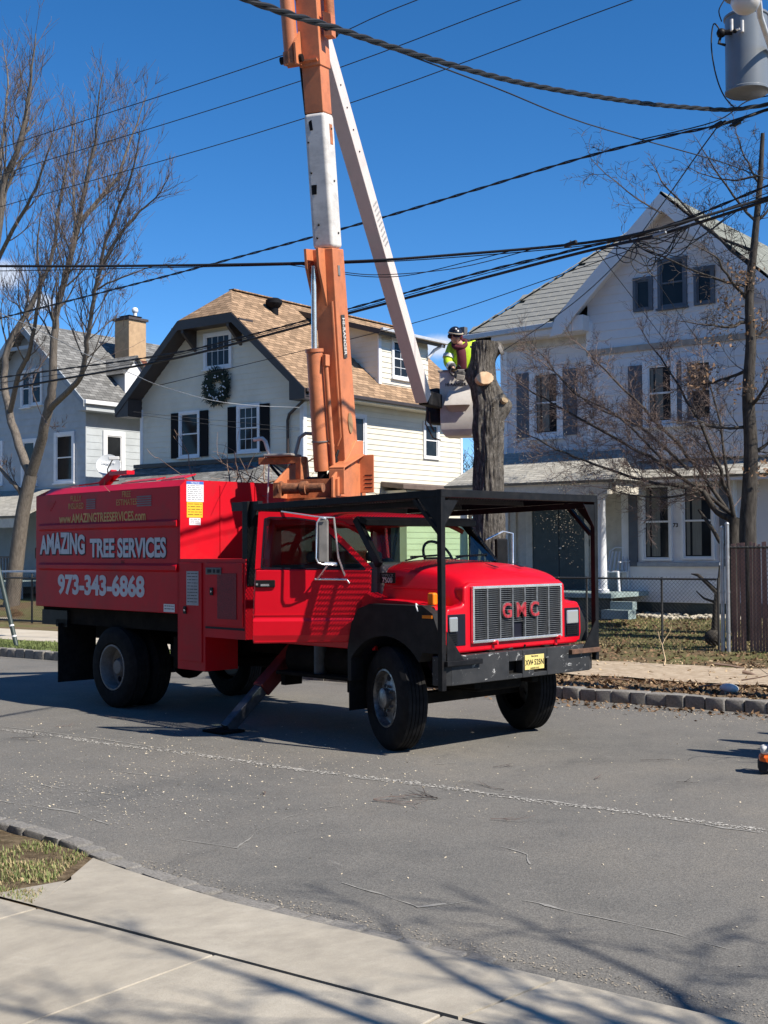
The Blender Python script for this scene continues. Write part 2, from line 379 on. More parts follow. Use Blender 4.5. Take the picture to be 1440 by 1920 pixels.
# ---- near pavement: slabs with open joints over a soil bed
np_ = tag(bpy.data.objects.new('near_pavement', None), kind='structure'); COL.objects.link(np_)
sheet_o = MB().add([(-8, -12, .045), (12, -12, .045), (12, -6.80, .045), (-8, -6.80, .045)], [(0, 1, 2, 3)]).build('joint_bed', M_SOIL, np_)
js = [-6.4, -5.1, -3.8, -2.5, -1.18, .12, 1.44, 2.76, 4.06, 5.36, 6.66, 7.96]
for yb, ya in ((-8.16, -6.835), (-9.5, -8.175)):
    for a, b in zip(js, js[1:]):
        g = .004 if a > 2 and a < 3 else .006
        if yb > -9 and a < -4: continue
        MB().box((a+g, yb, .0), (b-g, ya-.004, .1+.002*((int(a*7)) % 2))).build('paving_slab', M_CONC, np_, bevel=.008)
# driveway apron: two slabs dipping to the kerb
def apron(xs, xl=None):
    top = []; 
    mb = MB(); n = len(xs); R_ = 7
    for i, x in enumerate(xs):
        for k in range(R_+1):
            t = k/R_; yk = nky(x)-.125; y = yk+(-6.815-yk)*t
            xx = x + ((1.40-.60)*t if (xl and i == 0) else 0)
            mb.v.append((xx, y, .035+.065*t))
    for i in range(n-1):
        for k in range(R_): mb.f.append((i*(R_+1)+k, (i+1)*(R_+1)+k, (i+1)*(R_+1)+k+1, i*(R_+1)+k+1)); mb.m.append(0)
    base = len(mb.v)
    mb.v += [(x_, y_, z_-.12) for x_, y_, z_ in mb.v[:base]]
    rim = [i*(R_+1) for i in range(n)] + [(n-1)*(R_+1)+k for k in range(1, R_+1)] + [i*(R_+1)+R_ for i in range(n-2, -1, -1)] + [k for k in range(R_-1, 0, -1)]
    for a, b in zip(rim, rim[1:]+rim[:1]): mb.f.append((a, b, b+base, a+base)); mb.m.append(0)
    return mb.build('apron_slab', M_CONC, np_, smooth=30)
apron([.60, 1.0, 1.5, 2.0, 2.5, 3.0, 3.5, 4.125], xl=True); apron([4.145, 4.7, 5.2, 5.8, 6.4, 7.0])
# near grass patch
mb = MB(); rn = random.Random(3)
nx, ny = 60, 24; vs = []; fs = []
for j in range(ny+1):
    for i in range(nx+1):
        t = j/ny; yk = nky(-4+(4.55)*i/nx)-.115
        x1 = .67+.80*t; x = -4+(x1+4)*i/nx; yk = nky(x)-.115; y = yk+(-6.825-yk)*t
        vs.append((x, y, .034+.012*noise.noise(V((x*3, y*3, 0)))+.054*t))
fs = [(j*(nx+1)+i, j*(nx+1)+i+1, (j+1)*(nx+1)+i+1, (j+1)*(nx+1)+i) for j in range(ny) for i in range(nx)]
mb.add(vs, fs); nv = tag(mb.build('near_verge', verge_mat('near_verge_turf', bnear=(.16, .115, .07)), smooth=60), kind='structure')

# ---- far verge, footpath, lawns
def zv(x, y): return .125+.035*noise.noise(V((x*1.7, y*1.7, 3)))+.02*noise.noise(V((x*6, y*6, 1)))
fv = grid_sheet('far_verge', -40, 8, 3.9, 5.42, 240, 14, zv, M_VERGE)
fp = grid_sheet('far_footpath', -40, 8, 5.36, 7.62, 200, 10, lambda x, y: .152+(.02*noise.noise(V((x*2, y*2, 8))) if x > -9 else 0), M_PATH)
def zl(x, y):
    t = max(0, min(1, (y-9.0)/5.2)); t = t*t*(3-2*t)
    return .13+.42*t+.03*noise.noise(V((x*1.1, y*1.1, 5)))
grid_sheet('far_lawn', -60, 12, 7.56, 34, 240, 90, zl, M_LAWN)
sheet('front_walk', [pZ(0, 1165, .17)-V((3, 0, 0)), pZ(0, 1161, .18)-V((3, 0, 0)), pZ(40, 1158, .2), pZ(130, 1149, .22), pZ(130, 1158, .2), pZ(40, 1163, .17)], M_CONC)
# ================================================================ the bucket truck
M_RED = MT('red_paint')
_m = M_RED; _b = _m.ramp(_m.noise(1.6, 6, .6), [(.3, (.56, .002, .012)), (.7, (.66, .003, .016))])
_d = _m.ramp(_m.noise(3.1, 8, .72), [(.55, (0, 0, 0)), (.8, (1, 1, 1))])
_m.col(_m.mix(_m.math('MULTIPLY', _d, .45), _b, (.36, .014, .018, 1))).set(Roughness=.38, Coat_Weight=.25, Coat_Roughness=.15, Specular_IOR_Level=.3); M_RED = _m.m
M_REDW = pm('worn_red_body_paint', (.56, .003, .014), .5, var=.12, scale=1.5, dirt=(.24, .035, .035), dscale=2.2, damt=.4, bump=.05, bscale=4); M_REDW.node_tree.nodes['Principled BSDF'].inputs['Specular IOR Level'].default_value = .22
M_BLK = pm('black_steel_paint', (.009, .009, .010), .5, var=.4, scale=9, dirt=(.04, .034, .03), dscale=6, damt=.3, bump=.06, bscale=50)
M_BLKS = MT('scuffed_black_bumper'); _m = M_BLKS
_b = _m.ramp(_m.noise(5, 6, .65), [(.3, (.022, .023, .025)), (.7, (.045, .045, .046))])
_s = _m.ramp(_m.noise(7, 9, .8, stretch=(1, 1, 1.6), dist=.8), [(.60, (0, 0, 0)), (.625, (1, 1, 1))])
_m.col(_m.mix(_s, _b, (.55, .55, .53, 1))).set(Roughness=.5); M_BLKS = _m.m
M_PLAST = pm('black_flare_plastic', (.018, .018, .019), .55, var=.3, scale=8, dirt=(.07, .06, .05), damt=.3)
M_RUB = pm('tyre_rubber', (.014, .014, .015), .85, var=.3, scale=12, dirt=(.05, .045, .04), dscale=5, damt=.35, bump=.1)
M_UND = pm('underbody_grime', (.012, .011, .010), .9, var=.4, scale=6, dirt=(.04, .032, .025), damt=.35)
M_RIM = pm('painted_rim_grey', (.19, .19, .19), .6, metal=.0, var=.25, scale=10, dirt=(.10, .08, .06), dscale=9, damt=.7)
M_CHR = pm('chrome', (.78, .78, .78), .2, metal=.75, var=.12, scale=8, rvar=.12)
M_CHRW = pm('pitted_chrome', (.22, .22, .22), .42, metal=.6, var=.6, scale=14, dirt=(.010, .009, .008), dscale=9, damt=1.0)
M_GRBAR = pm('grey_grille_bar', (.22, .22, .22), .4, metal=.55, var=.3, scale=25, dirt=(.03, .03, .03), dscale=14, damt=.55)
M_AMB = MT('amber_lens').col((.85, .22, .01)).set(Roughness=.25).m
M_LENS = MT('headlamp_glass').col((.62, .66, .68)).set(Roughness=.08, Metallic=.6).m
M_GLS = glass('tinted_windscreen', (.82, .98, .82), .94)
M_GLD = glass('smoked_door_glass', (.55, .60, .66), .72)
M_WHT = pm('white_print', (.74, .75, .76), .5, var=.06)
M_LTR = pm('white_lettering', (.56, .58, .62), .5, var=.10, scale=3)
M_INK = pm('black_print', (.012, .012, .02), .5, var=.1)
M_GOLD = pm('faded_yellow_lettering', (.66, .36, .10), .55, var=.25, scale=6)
M_YEL = pm('yellow_label', (.85, .50, .03), .5, var=.05)
M_BLUE = pm('blue_label', (.05, .16, .50), .5, var=.05)
M_SEAT = pm('grey_vinyl', (.10, .09, .09), .7)
M_TAG = pm('plate_yellow', (.72, .58, .20), .45, var=.1)
M_RUST = pm('rusty_steel', (.12, .06, .035), .8, var=.5, scale=14, dirt=(.03, .03, .03), damt=.5, bump=.2)
M_ORG = pm('orange_boom_paint', (.60, .20, .085), .5, var=.16, scale=2.5, dirt=(.32, .12, .065), dscale=6, damt=.6, bump=.04, bscale=20)
M_ORGR = pm('rusted_orange_paint', (.44, .15, .06), .65, var=.35, scale=9, dirt=(.10, .06, .04), dscale=8, damt=.7, bump=.2)
M_FIB = pm('weathered_fibreglass', (.66, .63, .59), .55, var=.12, scale=3, dirt=(.26, .25, .24), dscale=3.2, damt=.55, stretch=(1, 1, 2.2))
M_FIBP = pm('dusty_fibreglass', (.68, .60, .56), .6, var=.14, scale=2.5, dirt=(.30, .26, .24), dscale=2.5, damt=.45)
M_BKT = pm('bucket_fibreglass', (.66, .62, .57), .6, var=.10, scale=3, dirt=(.35, .31, .28), dscale=4, damt=.45)

for _q, _v in ((M_BLK, .18), (M_PLAST, .15), (M_RUB, .12), (M_UND, .08), (M_INK, .15), (M_BLKS, .25)): _q.node_tree.nodes['Principled BSDF'].inputs['Specular IOR Level'].default_value = _v
T = thing('bucket_truck', 'red tree service truck with orange raised boom, chip box and black front cage', 'truck', (0, 0, 0), -TH)

def mir(fn):                      # both sides
    for s in (-1, 1): fn(s)

# ---- wheels
def tyre_mesh(wd, R=.515, r=.285):
    mb = MB(); h = wd/2
    prof = [(r, -h+.03), (r+.03, -h+.005), (R-.09, -h), (R-.035, -h+.018), (R-.008, -h+.045)]
    g = [-h+.045]
    nb = 5; bw = (wd-.09)/nb
    for k in range(nb):
        a = -h+.045+bw*k
        if k: prof += [(R-.014, a), (R, a+.004)]
        else: prof += [(R, a+.003)]
        b = a+bw
        prof += [(R, b-.004)] + ([(R-.014, b-.0039)] if k < nb-1 else [])
    prof += [(R-.008, h-.045), (R-.035, h-.018), (R-.09, h), (r+.03, h-.005), (r, h-.03)]
    mb.lathe(prof, 56, (0, 0, 0), (0, 1, 0)); me = mb.mesh('tyre', M_RUB); me.shade_smooth(); me.set_sharp_from_angle(angle=radians(32)); return me
TY = tyre_mesh(.285)
def rim_front():
    mb = MB(); mb.lathe([(.288, -.10), (.292, -.125), (.275, -.128), (.262, -.10), (.255, -.055), (.235, -.05), (.14, -.085), (.10, -.095), (.10, -.15), (.07, -.165), (.001, -.168)], 40, (0, 0, 0), (0, 1, 0))
    me = mb.mesh('rim', M_CHRW); me.shade_smooth(); me.set_sharp_from_angle(angle=radians(35)); return me
def rim_rear():
    mb = MB(); mb.lathe([(.288, -.11), (.292, -.132), (.272, -.134), (.262, -.10), (.25, .03), (.225, .05), (.12, .055), (.115, -.02), (.085, -.06), (.001, -.065)], 40, (0, 0, 0), (0, 1, 0))
    me = mb.mesh('rim', M_RIM); me.shade_smooth(); me.set_sharp_from_angle(angle=radians(35)); return me
RF, RR = rim_front(), rim_rear()
_h = MB(); _h.lathe([(.001, 0), (.036, 0), (.036, .004), (.001, .004)], 14, (0, 0, 0), (0, 1, 0)); HOLE = _h.mesh('hand_hole', M_INK)
_h = MB(); _h.lathe([(.001, -.03), (.012, -.03), (.016, 0)], 6, (0, 0, 0), (0, 1, 0)); NUT = _h.mesh('lug_nut', M_CHRW)
def wheel(name, x, y, flip, rim, steer=0, dish=-.062, holes=True):
    o = bpy.data.objects.new('wheel', None); COL.objects.link(o); o.parent = T; o.location = (x, y, .515); o.rotation_euler = (0, 0, steer+(pi if flip else 0))
    tag(o, name); link('tyre', TY, o); link('rim', rim, o)
    if holes:
        for k in range(5):
            a = 2*pi*k/5+.4; h = link('hand_hole', HOLE, o); h.location = (cos(a)*.195, dish-.012 if rim is RF else .042, sin(a)*.195)
        for k in range(10):
            a = 2*pi*k/10; h = link('lug_nut', NUT, o); h.location = (cos(a)*.125, (-.09 if rim is RF else .05), sin(a)*.125)
    return o
ST = radians(-20)
wheel('black front tyre on pitted chrome rim, turned', -.41, -1.0, False, RF, ST); wheel('front tyre turned towards the kerb', -.41, 1.0, True, RF, ST)
wheel('outer rear tyre on grey dished rim', -5.4, -1.065, False, RR); wheel('inner rear tyre', -5.4, -.74, False, RR, holes=False)
wheel('outer rear tyre on the far side', -5.4, 1.065, True, RR, holes=False); wheel('inner rear tyre on the far side', -5.4, .74, True, RR, holes=False)

# ---- chassis
mb = MB()
for s in (-1, 1): mb.box((-7.25, s*.43-.045, .78), (.38, s*.43+.045, 1.0))
for x_ in (-7.2, -6.3, -4.4, -3.2, -1.9, -.2): mb.box((x_-.05, -.43, .8), (x_+.05, .43, .96))
mb.build('chassis_frame', M_UND, T, bevel=.01)
mb = MB(); mb.tube([(-5.4, -.95, .515), (-5.4, .95, .515)], .075, 12); mb.sphere((-5.4, 0, .515), .23, 14); mb.tube([(-5.2, 0, .52), (-2.0, 0, .72)], .06, 10)
mb.build('rear_axle', M_UND, T, smooth=40)
mb = MB(); mb.box((-.47, -.85, .42), (-.35, .85, .54)); mb.box((-.9, -.5, .6), (.2, -.4, .68)); mb.box((-.9, .4, .6), (.2, .5, .68)); mb.build('front_axle', M_UND, T, bevel=.015)
mb = MB(); mb.box((-1.0, -.35, .55), (.1, .35, 1.3)); mb.tube([(-1.0, 0, .75), (-2.2, 0, .72)], .16, 12); mb.build('engine_block', M_UND, T, bevel=.03)
mb = MB(); mb.tube([(-2.3, -.66, .80), (-1.25, -.66, .80)], .22, 20); mb.build('fuel_tank', M_UND, T, smooth=40)
mb = MB(); mb.tube([(-1.72, -.86, .62), (-1.72, -.86, 1.02)], .075, 14); mb.build('upright_cylinder', pm('dull_blue_grey_steel', (.05, .065, .08), .6, var=.35, scale=12), T, smooth=40)  # plain blue-grey cylinder for an unidentified upright shape below the door
mb = MB(); mb.box((-2.35, -.98, .62), (-1.1, -.62, .66)); mb.box((-2.3, -.95, .5), (-2.22, -.7, .64)); mb.box((-1.2, -.95, .5), (-1.12, -.7, .64)); mb.build('cab_step', M_UND, T, bevel=.008)
mb = MB(); mb.tube([(-3.0, .2, .62), (-4.6, .2, .62)], .11, 12); mb.box((-4.4, -.95, .55), (-3.9, -.45, .95)); mb.box((-3.2, .5, .55), (-2.2, 1.0, .95)); mb.build('exhaust_and_tanks', M_UND, T, bevel=.02)
mb = MB(); mb.tube([(-1.25, -.5, .7), (-1.15, -.55, .45), (-1.05, -.6, .42), (-.95, -.6, .62)], .015, 6); mb.tube([(-1.5, -.4, .7), (-1.45, -.42, .4), (-1.38, -.44, .66)], .02, 6); mb.build('hanging_hose', M_BLK, T, smooth=60)

# ---- chip box
bx0, bx1, bz0, bz1 = -7.33, -3.88, 1.25, 2.775
mb = MB(); mb.box((bx0+.02, -1.205, bz0), (bx1, 1.205, bz0+.12)); mb.box((bx0, -1.10, 1.02), (bx1+.3, 1.10, 1.245)); mb.build('box_floor_frame', M_UND, T)
mb = MB(); mb.box((bx0, -1.22, bz0), (bx1-.002, -1.18, bz1)); bs = mb.build('box_side_panel', M_REDW, T, bevel=.008)
mb = MB(); mb.box((bx0, 1.18, bz0), (bx1-.002, 1.22, bz1)); mb.build('box_side_panel', M_REDW, T, bevel=.008)
mb = MB(); mb.box((bx1, -1.22, 1.0), (bx1+.03, 1.22, bz1)); mb.prism([(bx1, -1.22, bz1), (bx1, -1.14, 2.85), (bx1, 1.14, 2.85), (bx1, 1.22, bz1)], (.03, 0, 0)); mb.build('box_front_panel', M_REDW, T)
for y_ in (-.62, -.08, .45): MB().box((bx1+.03, y_-.018, 1.9), (bx1+.042, y_+.018, 2.8)).build('panel_rib', M_REDW, T, bevel=.004)
mb = MB(); mb.box((bx0, -1.2, bz0), (bx0+.04, 1.2, bz1)); mb.build('box_tailgate', M_REDW, T)
MB().box((bx0-.10, -1.19, 1.9), (bx0, -1.02, 2.06)).build('tailgate_hinge', M_RUST, T, bevel=.02); MB().box((bx0-.08, -1.19, 1.45), (bx0, -1.05, 1.6)).build('tailgate_hinge', M_RUST, T, bevel=.02)
for s in (-1, 1):                       # sloping top edge
    mb = MB(); mb.prism([(bx0+.25, s*1.22, bz1), (bx0+.25, s*1.13, 2.86), (bx0+.25, s*1.10, 2.86), (bx0+.25, s*1.17, bz1)], (bx1-bx0-.25, 0, 0)); mb.build('box_top_rail', M_RED, T)
mb = MB(); mb.prism([(bx0, -1.2, bz1), (bx0+.25, -1.13, 2.86), (bx0+.25, 1.13, 2.86), (bx0, 1.2, bz1)], (.03, 0, -.04)); mb.build('box_rear_cap', M_RED, T)
for z_, d in ((2.335, .025), (1.80, .03)):
    mb = MB(); mb.prism([(bx0+.12, -1.22, z_-.055), (bx0+.12, -1.22-d, z_-.03), (bx0+.12, -1.22-d, z_+.02), (bx0+.12, -1.22, z_+.05)], (bx1-bx0-.14, 0, 0)); mb.build('side_rib', M_REDW, T)
mb = MB(); mb.box((bx0+.3, -1.05, 2.80), (-5.0, 1.05, 2.825)); mb.build('folded_lid', M_RED, T)
mb = MB()
mb.prism([(bx0+.35, -1.08, 2.85), (bx0+.95, -1.1, 2.875), (bx0+1.7, -.95, 2.92), (bx0+.5, -.9, 2.90)], (0, 0, .018)); mb.bar((-5.95, -1.0, 2.87), (-5.72, -.95, 3.03), .10, .10); mb.bar((-5.75, -.97, 3.02), (-5.35, -.95, 3.02), .12, .05)
mb.prism([(-5.3, -1.12, 2.86), (-4.5, -1.12, 2.87), (-4.55, -.95, 2.91), (-5.25, -.95, 2.90)], (0, 0, .015)); mb.prism([(-4.4, -1.12, 2.86), (-3.9, -1.12, 2.87), (-3.9, -.95, 2.92), (-4.35, -.95, 2.91)], (0, 0, .015))
mb.build('lid_flap', M_RED, T)
M_VENT = pm('dusty_vent', (.26, .20, .21), .7)
for k, (xx, ww) in enumerate(((-7.05, .26), (-5.98, .22), (-4.78, .32))):
    for j in range(5): MB().box((xx, -1.226, 2.555+j*.028), (xx+ww-.03*(4-j) if k == 0 else xx+ww, -1.2195, 2.572+j*.028)).build('vent_louvre', M_VENT if k else M_REDW, T)
SIDE = lambda x_, z_, y_=-1.2235: frame((x_, y_, z_), (1, 0, 0), (0, 0, 1))
def arch(c, half=.74):
    t = max(-1, min(1, c.x/half)); c.y = (c.y+.11)*(1+.42*(1-t*t)**.8)-.11 if c.y > -.11 else c.y; return c
text_mesh('lettering_outline', 'AMAZING', .268, M_INK, T, SIDE(-6.595, 2.042, -1.2225), .019, .001, .97, arch)  # black printed outline set behind the pale letters
text_mesh('lettering', 'AMAZING', .268, M_LTR, T, SIDE(-6.605, 2.05), .011, .0015, .97, arch)
text_mesh('lettering_outline', 'TREE SERVICES', .320, M_INK, T, SIDE(-5.005, 2.022, -1.2225), .020, .001, .83)
text_mesh('lettering', 'TREE SERVICES', .320, M_LTR, T, SIDE(-5.015, 2.03), .012, .0015, .83)
text_mesh('lettering', '973-343-6868', .345, M_LTR, T, SIDE(-5.665, 1.545), .014, .0015, 1.08)
text_mesh('lettering', 'www.AMAZINGTREESERVICES.com', .165, M_GOLD, T, SIDE(-5.63, 2.435), .004, .001, .84)
text_mesh('lettering', 'FULLY', .11, M_GOLD, T, SIDE(-6.25, 2.70), .0, .001, .9); text_mesh('lettering', 'INSURED', .11, M_GOLD, T, SIDE(-6.25, 2.60), .0, .001, .9)
text_mesh('lettering', 'FREE', .11, M_GOLD, T, SIDE(-5.02, 2.715), .0, .001, .9); text_mesh('lettering', 'ESTIMATES', .11, M_GOLD, T, SIDE(-5.02, 2.615), .0, .001, .9)
text_mesh('lettering', 'LLC', .05, M_INK, T, SIDE(-5.1, 1.865), .0, .001)
def label_on(name, lo, hi, mat, lines=0, seed=0, axis='y', ink=M_INK):
    mb = MB(); mb.box(lo, hi); o = mb.build(name, mat, T)
    if lines:
        r_ = random.Random(seed); mb = MB()
        for k in range(lines):
            z_ = hi[2]-(hi[2]-lo[2])*(k+.8)/(lines+.8); h_ = (hi[2]-lo[2])/lines*.18
            if axis == 'y':
                a = lo[0]+.02; 
                while a < hi[0]-.02:
                    b = min(hi[0]-.015, a+r_.uniform(.02, .08)); mb.box((a, lo[1]-.0012, z_), (b, lo[1]-.0004, z_+h_)); a = b+.012
            else:
                a = lo[1]+.015
                while a < hi[1]-.015:
                    b = min(hi[1]-.012, a+r_.uniform(.02, .08)); mb.box((hi[0]+.0004, a, z_), (hi[0]+.0012, b, z_+h_)); a = b+.012
        mb.build('label_print', ink, o)
    return o
label_on('notice_label', (bx1+.031, -1.13, 2.59), (bx1+.034, -.88, 2.80), M_WHT, 8, 1, 'x'); label_on('notice_label_header', (bx1+.031, -1.13, 2.80), (bx1+.034, -.88, 2.835), M_BLUE)
text_mesh('label_print', 'NOTICE', .035, M_WHT, T, frame((bx1+.0345, -1.005, 2.817), (0, 1, 0), (0, 0, 1)))
label_on('warning_label', (bx1+.031, -1.125, 2.40), (bx1+.034, -.895, 2.585), M_YEL, 5, 2, 'x'); label_on('small_label', (bx1+.031, -1.09, 2.31), (bx1+.034, -.925, 2.395), M_WHT, 3, 3, 'x')
label_on('side_sticker', (-4.19, -1.226, 1.265), (-3.96, -1.2215, 1.36), M_WHT, 2, 4)
# mud flap, tool cabinets
MB().box((-6.76, -1.2, .23), (-6.745, -.62, 1.03)).build('mud_flap', M_RUB, T)
MB().box((-6.76, .62, .23), (-6.745, 1.2, 1.03)).build('mud_flap', M_RUB, T)
mb = MB(); mb.box((bx0+.05, -1.15, 1.0), (-6.6, 1.15, 1.2)); mb.box((-6.9, -1.15, .98), (-6.6, -.5, 1.08)); mb.build('rear_frame', M_BLK, T)
mb = MB(); mb.box((-3.90, -1.22, .60), (-3.345, -.75, 1.905)); mb.box((-3.345, -1.22, 1.0), (-2.585, -.75, 1.905)); tcab = mb.build('tool_cabinet', M_REDW, T)
MB().box((-3.85, -1.232, .70), (-3.40, -1.2195, 1.86)).build('cabinet_door', M_REDW, tcab, bevel=.006)
MB().box((-3.31, -1.232, 1.14), (-2.62, -1.2195, 1.86)).build('cabinet_door', M_REDW, tcab, bevel=.006)
MB().box((-3.09, -1.238, 1.22), (-2.73, -1.2325, 1.74)).build('vent_mesh', pm('perforated_red', (.22, .012, .018), .6, var=.5, scale=60, bump=.8, bscale=120), tcab)
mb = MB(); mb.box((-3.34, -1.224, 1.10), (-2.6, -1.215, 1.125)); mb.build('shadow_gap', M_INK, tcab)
mb = MB(); mb.box((-3.31, -1.242, 1.725), (-3.01, -1.233, 1.805)); q = mb.build('vent_plate', pm('grey_vent', (.11, .11, .11), .5), tcab, bevel=.012)
for a_, b_ in ((-3.27, -3.2), (-3.16, -3.13), (-3.09, -3.04)): MB().box((a_, -1.246, 1.745), (b_, -1.2425, 1.785)).build('slot', M_INK, q)
for xx, zz in ((-3.73, 1.30), (-3.20, 1.53)):
    mb = MB(); mb.box((xx-.03, -1.245, zz-.045), (xx+.03, -1.2325, zz+.045)); h_ = mb.build('latch', M_BLK, tcab, bevel=.006); MB().tube([(xx+.015, -1.247, zz), (xx+.015, -1.258, zz)], .012, 10).build('key_barrel', M_CHR, h_)
_o = label_on('operating_sheet', (-3.70, -1.2365, 1.36), (-3.46, -1.2325, 1.76), pm('weathered_label', (.40, .41, .43), .6, var=.15), 10, 5)

# ---- cab shell
cx0, cx1, zb, zr = -2.60, -.78, 1.0, 2.42
mb = MB(); mb.box((cx0, -.93, zb), (cx0+.04, .93, 1.84)); mb.box((cx0, -.93, 2.28), (cx0+.04, .93, 2.36)); mb.box((cx0, -.93, 1.84), (cx0+.04, -.72, 2.28)); mb.box((cx0, .72, 1.84), (cx0+.04, .93, 2.28)); mb.box((cx0, -.05, 1.84), (cx0+.04, .05, 2.28)); mb.build('cab_back_wall', M_RED, T)
mb = MB(); mb.box((cx0, -.9, .97), (cx1, .9, 1.03)); mb.build('cab_floor', M_UND, T)
MB().box((cx0+.041, -.88, 1.03), (cx0+.06, .88, 1.83)).build('cab_lining', M_SEAT, T); MB().box((cx0+.1, .885, 1.03), (cx1, .899, 1.81)).build('door_lining', M_SEAT, T); MB().box((cx0+.1, -.8, 2.33), (-1.25, .8, 2.345)).build('head_lining', M_SEAT, T)
# roof as a loft
secs = [(-2.62, 2.30, .82), (-2.5, 2.40, .84), (-1.8, 2.43, .85), (-1.35, 2.40, .83), (-1.14, 2.31, .80)]
mb = MB()
for i, (xx, zt, hw) in enumerate(secs):
    for k in range(9):
        t = -1+2*k/8; mb.v.append((xx, hw*t*(1 if abs(t) < .99 else 1.04), zt-.035*t*t-(.06 if abs(t) > .99 else 0)))
for i in range(len(secs)-1):
    for k in range(8): mb.f.append((i*9+k, (i+1)*9+k, (i+1)*9+k+1, i*9+k+1)); mb.m.append(0)
rf = mb.build('cab_roof', M_RED, T, smooth=60); sm = rf.modifiers.new('solid', 'SOLIDIFY'); sm.thickness = .05; sm.offset = -1
mb = MB(); mb.prism([(-1.10, -.86, 2.28), (-.98, -.86, 2.25), (-.98, .86, 2.25), (-1.10, .86, 2.28)], (0, 0, .075)); mb.build('sun_visor', M_BLK, T, bevel=.015)
# far (driver) side wall with door window opening
mb = MB(); mb.box((cx0, .90, zb), (cx1, .95, 1.83)); mb.bar((cx0+.06, .92, 1.83), (cx0+.06, .86, 2.33), .12, .05, (0, 1, 0)); mb.bar((cx0+.05, .865, 2.32), (-1.18, .82, 2.30), .05, .07); mb.build('driver_side_door', M_RED, T, bevel=.01)
mb = MB(); mb.box((cx0, -.95, 1.0), (cx0+.1, -.90, 1.84)); mb.bar((cx0+.05, -.925, 1.83), (cx0+.06, -.86, 2.33), .12, .05, (0, 1, 0)); mb.bar((cx0+.05, -.865, 2.32), (-1.18, -.82, 2.30), .05, .07); mb.box((cx0, -.94, .96), (cx1, -.88, 1.06)); mb.build('door_frame', M_RED, T, bevel=.01)
for s in (-1, 1):
    mb = MB(); mb.bar((-.74, s*.905, 1.84), (-1.17, s*.83, 2.33), .085, .06, (0, 1, 0)); mb.build('windscreen_pillar', M_BLK, T, bevel=.012)  # pillars coloured black to stand for the shade on them
mb = MB(); mb.add([(-.70, -.88, 1.865), (-.62, 0, 1.885), (-.70, .88, 1.865), (-1.15, .80, 2.30), (-1.09, 0, 2.31), (-1.15, -.80, 2.30)], [(0, 1, 4, 5), (1, 2, 3, 4)]); mb.build('windscreen', M_GLS, T, fix=False)
mb = MB(); mb.add([(-.85, .925, 1.84), (cx0+.1, .925, 1.84), (cx0+.1, .87, 2.30), (-1.2, .85, 2.30)], [(0, 1, 2, 3)]); mb.build('driver_window', M_GLS, T, fix=False)
mb = MB(); mb.add([(cx0+.02, -.72, 1.84), (cx0+.02, .72, 1.84), (cx0+.02, .72, 2.28), (cx0+.02, -.72, 2.28)], [(0, 1, 2, 3)]); mb.build('rear_window', M_GLS, T, fix=False)
mb = MB(); mb.prism([(-.72, -.88, 1.35), (-.72, -.88, 1.86), (-.95, -.88, 1.87), (-1.12, -.88, 1.80), (-1.12, -.88, 1.55), (-.85, -.88, 1.35)], (0, 1.76, 0)); mb.build('dashboard', M_SEAT, T, bevel=.03)
MB().box((-.80, -.88, 1.0), (-.76, .88, 1.84)).build('firewall', M_BLK, T)
for s in (-.45, .48):
    mb = MB(); mb.box((-2.15, s-.26, 1.35), (-1.55, s+.26, 1.52)); mb.bar((-2.15, s, 1.45), (-2.24, s, 1.86), .5, .14, (0, 1, 0)) ; mb.box((-2.1, s-.22, 1.03), (-1.65, s+.22, 1.35)); st_ = mb.build('seat', M_SEAT, T, bevel=.05)
    MB().box((-2.33, s-.12, 1.86), (-2.25, s+.12, 1.98)).build('head_rest', M_SEAT, st_, bevel=.04)
mb = MB(); axs = V((.86, 0, .5)).normalized(); c_ = V((-1.22, .48, 1.90)); a_ = V((0, 1, 0)); b_ = axs.cross(a_)
mb.tube([c_+(a_*cos(t*pi/12)+b_*sin(t*pi/12))*.22 for t in range(25)], .016, 8, cap=False); mb.tube([c_-a_*.22, c_+a_*.22], .014, 6); mb.tube([c_, c_+axs*-.0+V((.25, 0, -.25))], .03, 8); mb.build('steering_wheel', M_BLK, T, smooth=50)
mb = MB(); 
for y0 in (-.6, .1): mb.tube([(-.66, y0, 1.885), (-.70, y0+.25, 1.925), (-.735, y0+.52, 1.93)], .009, 6); mb.bar((-.69, y0+.1, 1.92), (-.75, y0+.68, 1.94), .012, .02)
mb.build('wiper', M_BLK, T)

# ---- hood
hs = [(-.80, .79, 1.90, 1.835, .89, 1.36), (-.55, .79, 1.895, 1.83, .885, 1.36), (-.15, .775, 1.87, 1.805, .87, 1.36), (.12, .75, 1.815, 1.765, .845, 1.36), (.26, .725, 1.755, 1.72, .82, 1.36), (.325, .705, 1.69, 1.665, .80, 1.36), (.335, .70, 1.64, 1.63, .795, 1.36)]
mb = MB()
for (xx, wt, zc_, ze, wb, zbm) in hs:
    half = [(wb, zbm), (wb-.005, zbm+.15), (wt+.045, ze-.11), (wt+.02, ze-.03), (wt-.06, ze+.005), (wt*.55, ze+(zc_-ze)*.75), (0, zc_)]
    row = [(-y_, z_) for y_, z_ in half] + [(y_, z_) for y_, z_ in half[-2::-1]]
    mb.v += [(xx, y_, z_) for y_, z_ in row]
nn = 13
for i in range(len(hs)-1):
    for k in range(nn-1): mb.f.append((i*nn+k, i*nn+k+1, (i+1)*nn+k+1, (i+1)*nn+k)); mb.m.append(0)
hood = mb.build('hood', M_RED, T, smooth=179, sub=2)
for y0 in (-.12, .28):
    MB().prism([(.02, y0, 1.852), (.16, y0+.05, 1.81), (.16, y0-.005, 1.81)], (0, 0, .004)).build('hood_scoop_slot', M_INK, hood)
